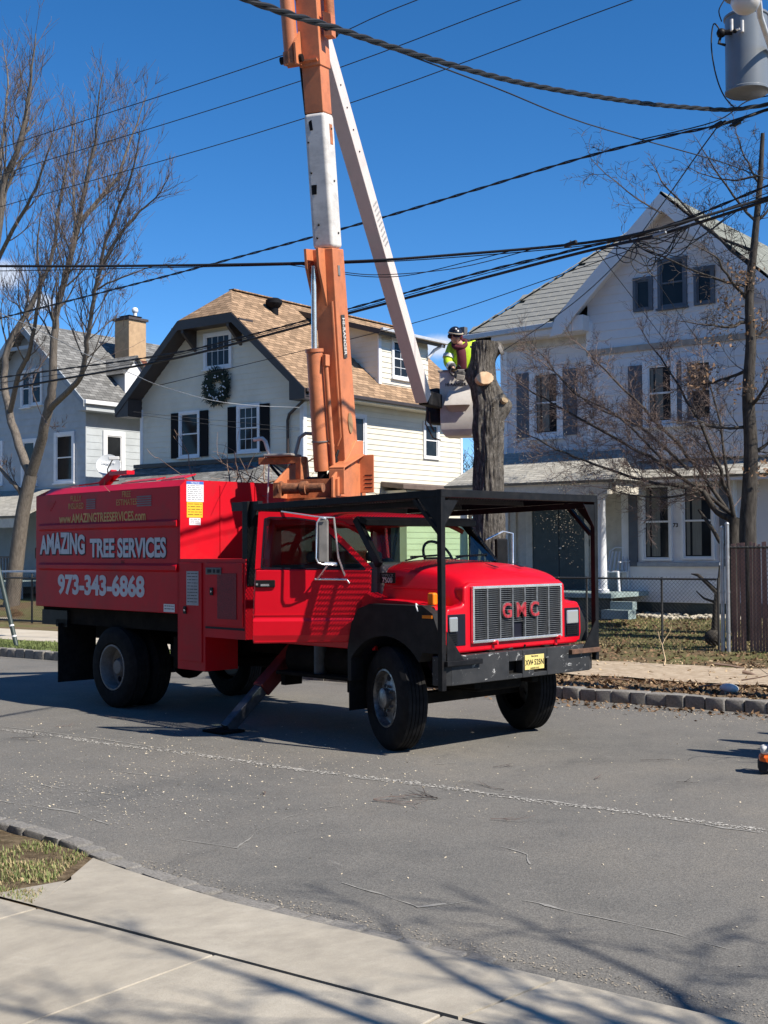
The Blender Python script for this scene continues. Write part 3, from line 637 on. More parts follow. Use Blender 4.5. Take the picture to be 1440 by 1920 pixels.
MB().bar((-.62, -.893, 1.62), (.1, -.872, 1.60), .006, .012).build('hood_crease', M_RED, hood)
# badge on hood side
q = MB().box((-.74, -.902, 1.655), (-.515, -.890, 1.765)).build('model_badge', M_BLK, T, bevel=.006)
text_mesh('lettering', '7500', .075, M_CHR, q, frame((-.625, -.9035, 1.685), (1, 0, 0), (0, 0, 1)), .002); text_mesh('lettering', 'TOPKICK', .042, M_RIM, q, frame((-.625, -.9035, 1.735), (1, 0, 0), (0, 0, 1)))

# ---- front fascia with lamps
def lamp_hole(s): return [(s*.775, 1.07), (s*1.0, 1.08), (s*1.0, 1.345), (s*.775, 1.355)]
mb = MB()
outl = [(-1.055, 1.0), (-.95, .985), (.95, .985), (1.055, 1.0), (1.075, 1.1), (1.065, 1.36), (1.02, 1.43), (.83, 1.45), (.80, 1.47), (.79, 1.63), (.70, 1.675), (-.70, 1.675), (-.79, 1.63), (-.80, 1.47), (-.83, 1.45), (-1.02, 1.43), (-1.065, 1.36), (-1.075, 1.1)]
mb.prism([(.20, a, b) for a, b in outl], (.135, 0, 0)); fas = mb.build('front_fascia', M_RED, T, bevel=.03, seg=3)
mb = MB(); mb.box((.3, -.685, 1.085), (.339, .685, 1.622)); gb = mb.build('grille_backing', M_INK, T)
mb = MB(); mb.box((.336, -.70, 1.075), (.372, .70, 1.105)); mb.box((.336, -.70, 1.605), (.372, .70, 1.635)); mb.box((.337, -.70, 1.105), (.371, -.672, 1.605)); mb.box((.337, .672, 1.105), (.371, .70, 1.605)); mb.build('grille_surround', M_CHR, T, bevel=.006)
for k in range(1, 7):
    y_ = -.672+1.344*k/7; MB().box((.34, y_-.011, 1.105), (.368, y_+.011, 1.605)).build('grille_upright', M_GRBAR, T, bevel=.004)
gap = MB(); 
bm_ = MB().box((.341, -.672, -.0024), (.361, .672, .0024)); gme = bm_.mesh('grille_bar', M_GRBAR)
for k in range(24):
    z_ = 1.122+.0204*k
    if 1.12 < z_ < 1.26:                    # a broken gap left of the middle, low
        MB().box((.341, -.672, z_-.0024), (.361, -.11, z_+.0024)).build('grille_bar', M_GRBAR, T); MB().box((.341, .07, z_-.0024), (.361, .672, z_+.0024)).build('grille_bar', M_GRBAR, T); continue
    o = link('grille_bar', gme, T); o.location = (0, 0, z_)
M_EMB = pm('worn_red_emblem', (.34, .012, .02), .4, var=.4, scale=22, dirt=(.45, .3, .3), dscale=16, damt=.35)
for ch, y_ in (('G', -.205), ('M', .015), ('C', .225)):
    text_mesh('emblem_outline', ch, .205, M_GRBAR, T, frame((.374, y_, 1.375), (0, 1, 0), (0, 0, 1)), .010, .005, 1.05); text_mesh('emblem_letter', ch, .205, M_EMB, T, frame((.381, y_, 1.375), (0, 1, 0), (0, 0, 1)), .004, .006, 1.05)
for s in (-1, 1):
    lo, hi = sorted((s*.775, s*1.03)); hl = MB().box((.325, lo, 1.06), (.340, hi, 1.37)).build('headlight', M_INK, T, bevel=.012)
    a, b = sorted((s*.905, s*1.02)) if s < 0 else sorted((s*.80, s*.99))
    MB().box((.337, a, 1.20), (.362, b, 1.345)).build('lamp_glass', M_LENS, hl, bevel=.02)
    for j in range(5): MB().box((.337, a, 1.085+j*.021), (.352, b, 1.099+j*.021)).build('lamp_slat', M_BLK, hl)
    MB().box((.02, s*.955-.035, 1.45), (.11, s*.955+.035, 1.575)).build('turn_signal', M_AMB, T, bevel=.02)
# ---- fenders, flares
def arc(cx, cz, r, a0, a1, n=14): return [(cx+r*cos(a0+(a1-a0)*k/n), cz+r*sin(a0+(a1-a0)*k/n)) for k in range(n+1)]
for s in (-1, 1):
    out_ = [(.22, 1.0), (.24, 1.36), (.18, 1.44), (-.20, 1.485), (-.62, 1.50), (-.80, 1.56), (-.86, 1.45), (-.94, 1.0)]
    inn = arc(-.41, .52, .70, radians(128+8), radians(40+4))
    poly = [(a, s*1.05, b) for a, b in out_+[(-.90, 1.0)]+inn+[(.10, 1.0)]]
    mb = MB(); mb.prism(poly, (0, -s*.25, 0)); mb.build('fender', M_RED, T, bevel=.03)
    fl = [(.335, 1.0), (.33, 1.22), (.26, 1.38), (.12, 1.455), (-.62, 1.455), (-.80, 1.40), (-.90, 1.24), (-.955, 1.0), (-.955, .66)]
    mb = MB(); mb.prism([(a, s*1.16, b) for a, b in fl+[(-.90, .66), (-.90, .9)]+arc(-.41, .53, .61, radians(150), radians(38))+[(.12, 1.0)]], (0, -s*.17, 0)); mb.build('fender_flare', M_PLAST, T, bevel=.025)
    MB().box((.13, s*1.166-.004, 1.335), (.26, s*1.166+.004, 1.365)).build('side_marker', M_AMB, T)
    MB().box((-.96, s*1.02-.12, .35), (-.945, s*1.02+.12, 1.0)).build('front_mud_flap', M_RUB, T)
    mb = MB(); mb.tube([(-.41+.585*cos(a), s*.72, .52+.585*sin(a)) for a in [radians(20+140*k/12) for k in range(13)]], .01, 5)
    mb.add([(-.41+.605*cos(radians(15+150*k/12)), s*yy, .53+.605*sin(radians(15+150*k/12))) for k in range(13) for yy in (.55, 1.04)], [(2*k, 2*k+1, 2*k+3, 2*k+2) for k in range(12)]); mb.build('wheel_liner', M_INK, T)
mb = MB(); mb.tube([(-.02, -1.05, 1.43), (.02, -1.14, 1.47), (.05, -1.165, 1.44), (.07, -1.165, 1.40)], .008, 6); mb.build('strap', M_WHT, T)
# ---- bumper, plate, cage
bxf = .45
bumper = MB(); bumper.box((bxf-.10, -1.10, .70), (bxf, -.26, .98)); bumper.box((bxf-.10, .34, .70), (bxf, 1.05, .98)); bumper.box((bxf-.10, -.05, .70), (bxf, .13, .98)); bumper.box((bxf-.1, -.26, .70), (bxf-.002, -.05, .745)); bumper.box((bxf-.1, .13, .70), (bxf-.002, .34, .745)); bumper.box((bxf-.1, -.26, .875), (bxf-.002, -.05, .98)); bumper.box((bxf-.1, .13, .875), (bxf-.002, .34, .98))
bumper.prism([(bxf, -1.10, .70), (bxf-.06, -1.2, .70), (bxf-.16, -1.2, .70), (bxf-.1, -1.10, .70)], (0, 0, .28)); bumper.prism([(bxf, 1.05, .70), (bxf-.1, 1.05, .70), (bxf-.2, 1.23, .70), (bxf-.10, 1.23, .70)], (0, 0, .2))
bp = bumper.build('front_bumper', M_BLKS, T, bevel=.008)
MB().box((.3, -.45, .72), (.34, .5, .98)).build('bumper_mount', M_UND, T)
for y_ in (-.38, .62):
    MB().tube([(.33, y_, .99), (.33, y_, 1.06), (.39, y_+.02, 1.07)], .025, 8).build('tow_hook', M_RED, T, smooth=50)
mb = MB(); mb.tube([(.32, -.2, .98), (.36, -.16, .99), (.37, -.12, 1.0), (.3, -.1, .95)], .010, 6); mb.tube([(.3, .1, .9), (.34, .12, 1.02)], .012, 6); mb.build('front_hose', M_BLK, T)
pl = MB().box((bxf+.002, -.045+.02, .775), (bxf+.008, .26+.02, .925)).build('licence_plate', M_TAG, T, bevel=.006)
text_mesh('plate_number', 'XW 525N', .080, M_INK, pl, frame((bxf+.009, .1275, .845), (0, 1, 0), (0, 0, 1)), .001, .001, .85); text_mesh('plate_text', 'New Jersey', .026, M_INK, pl, frame((bxf+.009, .1275, .91), (0, 1, 0), (0, 0, 1)), 0, .001, .9)
MB().sphere((bxf+.008, .095, .848), .008, 8).build('plate_text', M_INK, pl); text_mesh('plate_text', 'GARDEN STATE', .022, M_INK, pl, frame((bxf+.009, .1275, .788), (0, 1, 0), (0, 0, 1)), 0, .001, .9)
cw, cz, czr, cxr = 1.2, 2.57, 2.515, -2.43; ps = .058
def czx(x_): return czr+(cz-czr)*(x_-cxr)/(bxf-cxr)
for s, zb_ in ((-1, .66), (1, .80)):
    MB().bar((bxf-ps/2, s*cw, zb_), (bxf-ps/2, s*cw, cz), ps, ps, (0, 1, 0)).build('cage_post', M_BLK, T, bevel=.004)
    MB().bar((bxf-ps-.0, s*(cw-ps/2+.02), cz-.035), (cxr, s*(cw-ps/2+.02), czr-.035), .05, .07).build('cage_side_rail', M_BLK, T, bevel=.004)
    MB().bar((bxf-ps-.0, s*(cw-.14), cz-.11), (cxr, s*(cw-.14), czr-.11), .02, .06).build('cage_lower_rail', M_BLK, T)
    a = -s
    MB().prism([(bxf-.004, s*(cw-.03), cz-.1), (bxf-.004, s*(cw-.21), cz-.1), (bxf-.004, s*(cw-.03), cz-.34)], (-.008, 0, 0)).build('cage_gusset', M_BLK, T)
    MB().prism([(bxf-.05, s*(cw+.012), cz-.05), (bxf-.34, s*(cw+.012), cz-.055), (bxf-.05, s*(cw+.012), cz-.36)], (0, -s*.008, 0)).build('cage_gusset', M_BLK, T)
    MB().bar((bxf-.06, s*(cw-.02), cz-.42), (bxf-.40, s*(cw-.02), cz-.08), .04, .04, (0, 1, 0)).build('cage_brace', M_BLK, T)
    MB().prism([(bxf+.001, s*(cw-.03), 1.22 if s < 0 else 1.24), (bxf+.001, s*(cw-.03), .93), (bxf+.001, s*(cw-.27), .93)], (.010, 0, 0)).build('bumper_gusset', M_BLK, T)
    MB().bar((bxf+.02, s*(cw-.0), .915), (bxf+.02, s*(cw-.50), .915), .05, .05, (0, 0, 1)).build('bumper_bracket', M_RUST if s > 0 else M_BLK, T, bevel=.006)
    MB().bar((-2.62, s*1.12, 1.60), (-2.62, s*1.12, 2.55), .10, .16, (0, 1, 0)).build('cage_rear_post', M_BLK, T, bevel=.006)
    MB().prism([(-2.60, s*1.17, 2.52), (-2.40, s*1.17, 2.52), (-2.60, s*1.17, 2.2)], (0, -s*.01, 0)).build('cage_gusset', M_BLK, T)
    MB().bar((-2.95, s*1.1, 2.50), (-2.4, s*1.15, 2.50), .06, .10).build('cage_rear_rail', M_BLK, T)
MB().bar((bxf-ps/2, -cw-.026, cz-.035), (bxf-ps/2, cw+.026, cz-.035), ps+.006, .075).build('cage_front_rail', M_BLK, T, bevel=.004)
MB().bar((cxr, -cw+.03, czr-.036), (cxr, cw-.03, czr-.036), .06, .07).build('cage_cross_rail', M_BLK, T)
for x_ in (-.55, -1.5): MB().bar((x_, -cw+.05, czx(x_)-.04), (x_, cw-.05, czx(x_)-.04), .05, .05).build('cage_cross_rail', M_BLK, T)
for s in (-1, 1):
    pass
mb = MB(); Lx, Ly = bxf-.06-cxr, 2*(cw-.05); sp_ = .046; k = 0
c = -Ly
while c < Lx:                          # expanded metal: two families of diagonals
    a0, a1 = max(0, c), min(Lx, c+Ly*.5*2)
    for fl in (1, -1):
        x0_, x1_ = max(0, c), min(Lx, c+Ly)
        if x1_-x0_ < .02: continue
        y0_, y1_ = x0_-c, x1_-c
        if fl < 0: y0_, y1_ = Ly-y0_, Ly-y1_
        p_ = V((cxr+x0_, -cw+.05+y0_, 0)); q_ = V((cxr+x1_, -cw+.05+y1_, 0)); p_.z = czx(p_.x)-.006+.003*fl; q_.z = czx(q_.x)-.006+.003*fl
        mb.bar(p_, q_, .011, .005)
    c += sp_
mb.build('cage_mesh_roof', M_BLK, T, fix=False)
# ---- open passenger door
D = bpy.data.objects.new('open_passenger_door', None); COL.objects.link(D); D.parent = T; D.location = (-.80, -.965, 0); tag(D, 'red passenger door swung open towards the kerb')
D.rotation_euler = (0, 0, radians(180+45.5))      # local +x runs from hinge to rear edge; outer face is local +y
dz = lambda v_: 2.007+(1029-v_)/182.5; ds = lambda u_: (691-u_)/182.5
ol = [(653, 1204), (467, 1206), (469, 1120), (473, 1065), (479, 958), (540, 959), (588, 965), (640, 1012), (692, 1062), (690, 1120)]
wi = [(484, 1063.5), (491, 971), (500, 968), (545, 969), (586, 975), (635, 1022), (680, 1067)]
P2 = lambda L_: [V((ds(u_), 0, dz(v_))) for u_, v_ in L_]
lower = [(653, 1204), (467, 1206), (469, 1120), (472, 1066), (692, 1066), (690, 1120)]
def slab(L_, y0, y1, name, mat, par, bev=.01):
    mb = MB(); mb.prism([p+V((0, y0, 0)) for p in P2(L_)], (0, y1-y0, 0)); return mb.build(name, mat, par, bevel=bev)
slab(lower, -.07, 0, 'door_panel', M_RED, D, .02)
mb = MB(); wp = P2(wi); op = P2([(472, 1066), (479, 958), (484, 957), (546, 959), (590, 965), (640, 1010), (694, 1066)])
for i in range(len(wp)-1):
    mb.prism([wp[i], wp[i+1], op[i+1], op[i]], (0, -.05, 0))
mb.build('window_frame', M_RED, D)
mb = MB(); mb.add([p+V((0, -.022, 0)) for p in wp], [tuple(range(len(wp)))]); mb.build('door_glass', M_GLD, D)
mb = MB()
for i in range(len(wp)): mb.bar(wp[i]+V((0, -.004, 0)), wp[(i+1) % len(wp)]+V((0, -.004, 0)), .014, .014, (0, 1, 0))
mb.build('window_seal', M_INK, D)
mb = MB(); mb.prism([V((ds(689), .004, dz(1155))), V((ds(468), .004, dz(1155))), V((ds(468), .018, dz(1160))), V((ds(468), .004, dz(1166))), V((ds(665), .004, dz(1166)))], (0, .0, .0)) if False else None
for v0 in (1152,): MB().bar(V((ds(469), .0, dz(v0))), V((ds(670), .0, dz(v0))), .012, .012, (0, 1, 0)).build('door_crease', M_RED, D)
mb = MB(); mb.prism([V((ds(468.5), 0, dz(1158))), V((ds(468.5), .016, dz(1164))), V((ds(468.5), .016, dz(1190))), V((ds(468.5), 0, dz(1200)))], V((ds(664)-ds(468.5), 0, 0))); mb.build('door_lower_fold', M_RED, D)
hd = MB().box((ds(510), 0, dz(1100)), (ds(473), .025, dz(1086))).build('door_handle', M_BLK, D, bevel=.008)
MB().box((ds(499), .025, dz(1097.5)), (ds(483), .031, dz(1093.5))).build('handle_plate', M_CHR, hd); MB().tube([(ds(476), .025, dz(1094)), (ds(476), .032, dz(1094))], .012, 10).build('key_barrel', M_CHR, hd)
# mirror on its bracket
mir_ = bpy.data.objects.new('side_mirror', None); COL.objects.link(mir_); mir_.parent = D
mb = MB(); mc = V((ds(603), .20, 0))
mb.box((mc.x-.055, .16, dz(1054)), (mc.x+.055, .215, dz(972))); mb.build('mirror_head', pm('scuffed_steel', (.20, .19, .18), .5, metal=.2, var=.3), mir_, bevel=.02)
mb = MB()
mb.tube([(ds(609), .24, dz(973)), (ds(598), .25, dz(970)), (ds(592), .25, dz(980)), (ds(590), .25, dz(1045)), (ds(594), .25, dz(1054)), (ds(603), .24, dz(1057)), (ds(622), .2, dz(1058))], .009, 8)
mb.tube([(ds(602), .22, dz(970)), (ds(623), .2, dz(970)), (ds(630), .1, dz(1045)), (ds(641), .0, dz(1078))], .011, 8)
mb.tube([(ds(585), .02, dz(1085)), (ds(645), .02, dz(1086)), (ds(650), .02, dz(1093))], .011, 8)
mb.tube([(ds(610), .2, dz(1060)), (ds(590), .03, dz(1084))], .010, 8); mb.tube([(ds(522), .0, dz(957)), (ds(590), .16, dz(968)), (ds(620), .2, dz(970))], .008, 6)
mb.build('mirror_bracket', M_CHR, mir_, smooth=50)
mb = MB(); mb.tube([(ds(605), .2, dz(1055)), (ds(628), .18, dz(1057))], .02, 8); mb.build('mirror_clamp', M_CHR, mir_, smooth=50)
# far mirror
mb = MB(); mb.box((-.98, 1.16, 1.75), (-.93, 1.36, 2.12)); fm = mb.build('far_mirror', M_BLK, T, bevel=.02)
mb = MB(); mb.tube([(-.9, .92, 2.1), (-.92, 1.25, 2.2), (-.9, 1.4, 2.18), (-.9, 1.4, 1.62), (-.88, .95, 1.6)], .013, 8); mb.build('mirror_bracket', M_CHR, fm, smooth=50)
# ---- outrigger legs
og = bpy.data.objects.new('outrigger', None); COL.objects.link(og); og.parent = T
MB().bar((-2.50, -.25, 1.12), (-2.57, -1.02, .43), .17, .17, (1, 0, 0)).build('outer_tube', pm('outrigger_red', (.13, .006, .007), .6, var=.3, scale=8, dirt=(.05, .015, .012), damt=.6), og, bevel=.015)
MB().bar((-2.56, -.95, .50), (-2.62, -1.46, .03), .13, .13, (1, 0, 0)).build('inner_tube', pm('worn_steel_tube', (.06, .065, .08), .45, metal=.4, var=.5, scale=9), og, bevel=.01)
MB().box((-2.80, -1.66, .004), (-2.44, -1.34, .03)).build('foot_plate', M_UND, og, bevel=.006)
# ---- turret, booms, bucket (all turn with the truck's turntable: parts of the truck)
def bar_(p, q, w0, h0, lat, mat, name, par, w1=None, h1=None, bev=.012):   # box section; width along lat
    return MB().bar(p, q, w0, h0, (V(q)-V(p)).cross(V(lat)).normalized(), 0, w1, h1).build(name, mat, par, bevel=bev)
TUR = V((-2.92, .22, 0))
BE = s2t(pD(794, 748, 18.9))                       # lower end of the upper boom
hdir = V((BE.x-TUR.x, BE.y-TUR.y, 0)).normalized(); lat = V((hdir.y, -hdir.x, 0))
def tp(h, n, z): return TUR+hdir*h+lat*n+V((0, 0, z))
tur = bpy.data.objects.new('boom_turret', None); COL.objects.link(tur); tur.parent = T
MB().box((-3.3, -.3, 1.0), (-2.68, .75, 2.45)).build('pedestal', M_REDW, tur, bevel=.02)
mb = MB(); mb.lathe([(.001, 2.45), (.52, 2.45), (.52, 2.52), (.46, 2.52), (.46, 2.62), (.001, 2.62)], 32, (TUR.x, TUR.y, 0)); mb.build('turntable', M_ORGR, tur, smooth=35)
for n_ in (-.36, .30):
    pts = [(-.62, 2.62), (-.62, 2.80), (-.20, 3.02), (.05, 3.16), (.30, 3.16), (.42, 2.62)] if n_ < 0 else [(-.42, 2.62), (-.42, 2.86), (.05, 3.13), (.28, 3.34), (.52, 3.36), (.55, 2.62)]
    mb = MB(); mb.prism([tp(h, n_, z) for h, z in pts], lat*.03); mb.build('side_plate', M_ORG, tur, bevel=.006)
mb = MB(); mb.prism([tp(-.62, -.36, 2.62), tp(-.62, -.36, 2.80), tp(-.60, -.36, 2.80), tp(-.60, -.36, 2.62)], lat*.10); mb.build('plate_flange', M_ORGR, tur)
mb = MB(); mb.prism([tp(-.36, .34, 2.64), tp(-.36, .34, 2.84), tp(.10, .34, 3.06), tp(.52, .34, 3.06), tp(.52, .34, 2.64)], lat*.02); mb.build('cover_panel', M_ORG, tur)
# cover hood with two open cheeks
mb = MB(); mb.prism([tp(-.30, .22, 2.66), tp(-.30, .22, 2.96), tp(-.28, .22, 2.98), tp(-.28, .22, 2.66)], lat*.20); mb.build('cover_cheek', M_ORG, tur, bevel=.008)
mb = MB(); mb.prism([tp(-.30, .22, 2.965), tp(.34, .22, 3.16), tp(.34, .22, 3.18), tp(-.30, .22, 2.985)], lat*.20); mb.build('cover_top', M_ORG, tur, bevel=.005)
mb = MB(); mb.prism([tp(.34, .34, 2.70), tp(.34, .34, 3.17), tp(.36, .34, 3.17), tp(.36, .34, 2.70)], lat*.20); cck = mb.build('cover_cheek', M_ORG, tur, bevel=.008)
for k in range(4): MB().prism([tp(.338, .42, 2.76+.05*k), tp(.338, .52, 2.76+.05*k), tp(.338, .52, 2.772+.05*k), tp(.338, .42, 2.772+.05*k)], hdir*-.003).build('cheek_slot', M_INK, cck)
mb = MB(); mb.tube([tp(-.55, -.28, 2.73), tp(-.55, -.02, 2.73)], .065, 16); mb.tube([tp(-.55, -.30, 2.73), tp(-.55, -.28, 2.73)], .09, 16); mb.tube([tp(-.55, .04, 2.73), tp(-.55, .26, 2.73)], .055, 14); mb.tube([tp(-.55, -.02, 2.73), tp(-.55, .05, 2.73)], .085, 14); mb.build('winch', pm('rusty_winch', (.26, .10, .045), .8, var=.5, scale=18, dirt=(.05, .035, .03), dscale=12, damt=.8, bump=.4), tur, smooth=40)
mb = MB(); mb.prism([tp(-.30, -.34, 2.62), tp(-.30, -.34, 2.85), tp(-.28, -.34, 2.85), tp(-.28, -.34, 2.62)], lat*.62); mb.build('back_plate', M_ORGR, tur)
mb = MB(); mb.tube([tp(-.1, -.05, 2.95), tp(-.05, .1, 3.05), tp(0, .05, 3.2), tp(-.05, .2, 3.15), tp(0, .22, 2.9)], .02, 6); mb.tube([tp(-.15, .0, 2.85), tp(-.2, .12, 3.0), tp(-.1, .2, 3.25)], .018, 6); mb.tube([tp(-.2, .1, 2.8), tp(-.22, .22, 2.95), tp(-.1, .26, 3.2)], .016, 6); mb.tube([tp(-.1, -.2, 2.8), tp(-.1, .28, 2.8)], .09, 12); mb.build('hydraulic_hose', M_BLK, tur, smooth=60)
MB().bar(tp(-.14, .16, 3.05), tp(-.14, .16, 3.28), .09, .09).build('valve_block', M_ORG, tur, bevel=.01)
# bracket with operator seat frame on the left
brk = bpy.data.objects.new('control_bracket', None); COL.objects.link(brk); brk.parent = T
MB().bar(tp(-.25, -.52, 2.62), tp(-.25, -.16, 3.12) if False else tp(-.25, -.18, 3.10), .10, .10, tuple(lat)).build('bracket_post', M_ORGR, brk) if False else MB().bar(tp(-.22, -.18, 2.64), tp(-.22, -.18, 3.12), .10, .10).build('bracket_post', M_ORGR, brk, bevel=.006)
MB().bar(tp(-.22, -.74, 3.09), tp(-.22, -.12, 3.09), .08, .08).build('bracket_arm', M_ORGR, brk, bevel=.006)
MB().bar(tp(-.2, -.62, 3.06), tp(-.2, -.40, 2.82), .03, .03).build('bracket_stay', M_BLK, brk)
mb = MB(); mb.box((-.01, -.01, -.01), (.01, .01, .01))
MB().bar(tp(-.22, -.62, 3.15), tp(-.22, -.24, 3.15), .30, .03).build('seat_pan', pm('dusty_grey_seat', (.30, .27, .25), .7), brk, bevel=.01)
MB().tube([tp(-.22, -.82, 3.36), tp(-.22, -.70, 3.37), tp(-.22, -.66, 3.33), tp(-.22, -.60, 3.15)], .025, 10).build('seat_arm', M_FIB, brk, smooth=50)
MB().tube([tp(-.22, -.26, 3.15), tp(-.22, -.20, 3.36), tp(-.22, -.12, 3.41), tp(-.22, -.02, 3.40)], .022, 10).build('seat_arm', pm('grey_tube', (.25, .24, .23), .6), brk, smooth=50)
MB().tube([tp(-.25, -.60, 3.05), tp(-.25, -.62, 2.5)], .010, 6).build('bracket_rod', M_FIB, brk)
# lower boom
EL = s2t(pD(573, -140, 14.75)); B0 = tp(.20, .18, 3.12)
ldir = (EL-B0).normalized(); llen = (EL-B0).length
lp = lambda t, n=0., o=0.: B0+ldir*(t)+lat*n+ldir.cross(lat)*o      # o>0: away from the camera
def tz(z): return (z-B0.z)/ldir.z
lb = bpy.data.objects.new('lower_boom', None); COL.objects.link(lb); lb.parent = T
bar_(lp(-.12), lp(tz(5.62)), .265, .43, lat, M_ORG, 'steel_section', lb, .27, .34)
bar_(lp(tz(5.62)), lp(tz(7.18)), .28, .30, lat, M_FIB, 'insulator_section', lb, bev=.05)
bar_(lp(tz(7.18)), lp(llen+.25), .24, .26, lat, M_ORG, 'upper_steel_section', lb, bev=.012)
bar_(lp(tz(7.7), 0), lp(llen+.3, 0), .27, .30, lat, M_ORG, 'knuckle_sleeve', lb, bev=.01)
MB().prism([lp(tz(5.62), -.155, -.16), lp(tz(5.62), -.155, -.36), lp(tz(5.40), -.155, -.36), lp(tz(4.95), -.155, -.20)], lat*.03).build('cylinder_lug', M_ORG, lb)
MB().prism([lp(tz(5.62), .00, -.16), lp(tz(5.62), .00, -.36), lp(tz(5.40), .00, -.36), lp(tz(4.95), .00, -.20)], lat*.03).build('cylinder_lug', M_ORG, lb)
lbl = MB().bar(lp(tz(4.33), .145, -.02), lp(tz(4.84), .145, -.02), .006, .10, tuple(lat.cross(ldir))).build('name_plate', pm('dark_name_plate', (.06, .055, .05), .6), lb)
zz = lat; yy_ = ldir.cross(lat)
text_mesh('lettering', 'HI-RANGER', .105, M_FIB, lb, frame(lp(tz(4.585), .150, -.02), -ldir, zz.cross(-ldir)), .002, .001, .82)
mb = MB(); mb.lathe([(.001, 0), (.085, 0), (.085, .004), (.001, .004)], 20, (0, 0, 0), (0, 0, 1)); q = mb.build('round_plate', pm('worn_disc', (.33, .20, .10), .7), lb); q.matrix_local = frame(lp(tz(3.55), .141, 0), ldir, lat.cross(ldir)); q.scale = (1.5, .8, 1)
MB().bar(lp(tz(5.30), .138, -.03), lp(tz(5.42), .138, -.03), .01, .06, tuple(lat.cross(ldir))).build('name_plate', M_RIM, lb)
MB().tube([lp(tz(3.3), .05, -.24), lp(tz(3.4), .10, -.24), lp(tz(5.0), .09, -.19)], .014, 6).build('hydraulic_line', M_ORG, lb, smooth=50)
for t_, n_, o_ in ((5.75, -.06, -.153), (5.9, -.03, -.153), (6.5, -.08, -.153), (6.85, -.09, -.153), (7.0, .143, .02), (6.4, .143, .0), (5.8, .143, .02)):
    MB().sphere(lp(tz(t_), n_, o_), .014, 8).build('bolt', M_BLK, lb)
MB().prism([lp(tz(6.25), -.09, -.152), lp(tz(6.25), -.03, -.152), lp(tz(6.36), -.02, -.152), lp(tz(6.36), -.09, -.152)], ldir.cross(lat)*-.002).build('sticker', M_BLK, lb)
MB().prism([lp(tz(6.98), -.06, -.152), lp(tz(6.98), -.02, -.152), lp(tz(7.10), -.03, -.152), lp(tz(7.08), -.07, -.152)], ldir.cross(lat)*-.002).build('sticker', M_BLK, lb)
MB().prism([lp(tz(6.82), .1412, -.03), lp(tz(6.82), .1412, .05), lp(tz(7.05), .1412, .05), lp(tz(7.05), .1412, -.03)], lat*.002).build('sticker', M_ORGR, lb)
# lift cylinder in front
c0 = lp(tz(3.02), -.10, -.40); c1 = lp(tz(4.44), -.11, -.36); c2 = lp(tz(5.42), -.07, -.30)
lc = bpy.data.objects.new('lift_cylinder', None); COL.objects.link(lc); lc.parent = T
MB().tube([c0, c1], .097, 24).build('cylinder_barrel', M_ORG, lc, smooth=40)
MB().tube([c1, c2], .033, 16).build('cylinder_rod', M_CHR, lc, smooth=40)
MB().tube([c1-(c1-c0).normalized()*.02, c1+(c1-c0).normalized()*.02], .11, 24).build('gland', M_ORG, lc, smooth=40)
MB().tube([c0+lat*.15, c1+lat*.145-V((0, 0, .12))], .028, 10).build('cylinder_pipe', M_ORG, lc, smooth=40); MB().bar(c1+lat*.15-V((0, 0, .20)), c1+lat*.15-V((0, 0, .06)), .07, .07).build('pipe_block', M_ORG, lc, bevel=.01)
MB().tube([c0+(c1-c0)*.24, c0+(c1-c0)*.25], .109, 24).build('pipe_clamp', M_RIM, lc, smooth=40)
MB().tube([c0-V((0, 0, .10)), c0+V((0, 0, .02))], .06, 12).build('cylinder_foot', M_BLK, lc, smooth=40)
# knuckle cylinders at the top
uc = bpy.data.objects.new('knuckle_cylinder', None); COL.objects.link(uc); uc.parent = T
a0 = lp(tz(7.85), -.20, -.22); MB().tube([a0, a0+ldir*1.9+lat*-.02], .085, 20).build('cylinder_barrel', M_ORG, uc, smooth=40); MB().tube([a0-ldir*.12, a0+ldir*.02], .10, 14).build('cylinder_foot', M_ORGR, uc, smooth=40)
MB().tube([a0-ldir*.06-lat*.14, a0-ldir*.06+lat*.14], .045, 12).build('pivot_pin', M_BLK, uc, smooth=40)
MB().prism([lp(tz(7.72), -.12, -.16), lp(tz(7.72), -.12, -.32), lp(tz(7.95), -.12, -.32), lp(tz(8.1), -.12, -.16)], lat*.025).build('lug_plate', M_ORG, uc)
MB().prism([lp(tz(7.72), -.30, -.12), lp(tz(7.72), .10, -.12), lp(tz(7.76), .10, -.18), lp(tz(7.76), -.30, -.18)], ldir*.02).build('lug_plate', M_ORG, uc)
a1 = lp(tz(8.1), .22, .02); MB().tube([a1, a1+ldir*1.6], .06, 16).build('link_arm', M_ORGR, uc, smooth=40); MB().prism([lp(tz(8.02), .18, -.1), lp(tz(8.02), .28, -.1), lp(tz(8.25), .28, -.1), lp(tz(8.3), .18, -.1)], hdir*.12).build('link_lug', M_ORG, uc); MB().tube([a1+hdir*-.12, a1+hdir*.12], .05, 10).build('pivot_pin', M_BLK, uc, smooth=40)
MB().tube([lp(tz(7.75), -.16, -.05), lp(tz(7.2), -.15, -.02), lp(tz(7.15), -.13, .0)], .022, 8).build('hose', M_BLK, uc, smooth=50)
MB().bar(lp(tz(8.55), -.06, -.17), lp(tz(9.6), -.06, -.17), .10, .03, tuple(lat.cross(ldir))).build('hose_cover', M_BLK, uc)
MB().tube([lp(tz(3.6), -.165, .02), lp(tz(5.0), -.16, .05), lp(tz(6.4), -.16, .04), lp(tz(7.6), -.15, .03)], .014, 6).build('boom_hose', M_BLK, lb, smooth=50); MB().tube([lp(tz(3.6), -.165, .07), lp(tz(5.2), -.16, .09), lp(tz(7.4), -.15, .08)], .011, 6).build('boom_hose', M_BLK, lb, smooth=50)
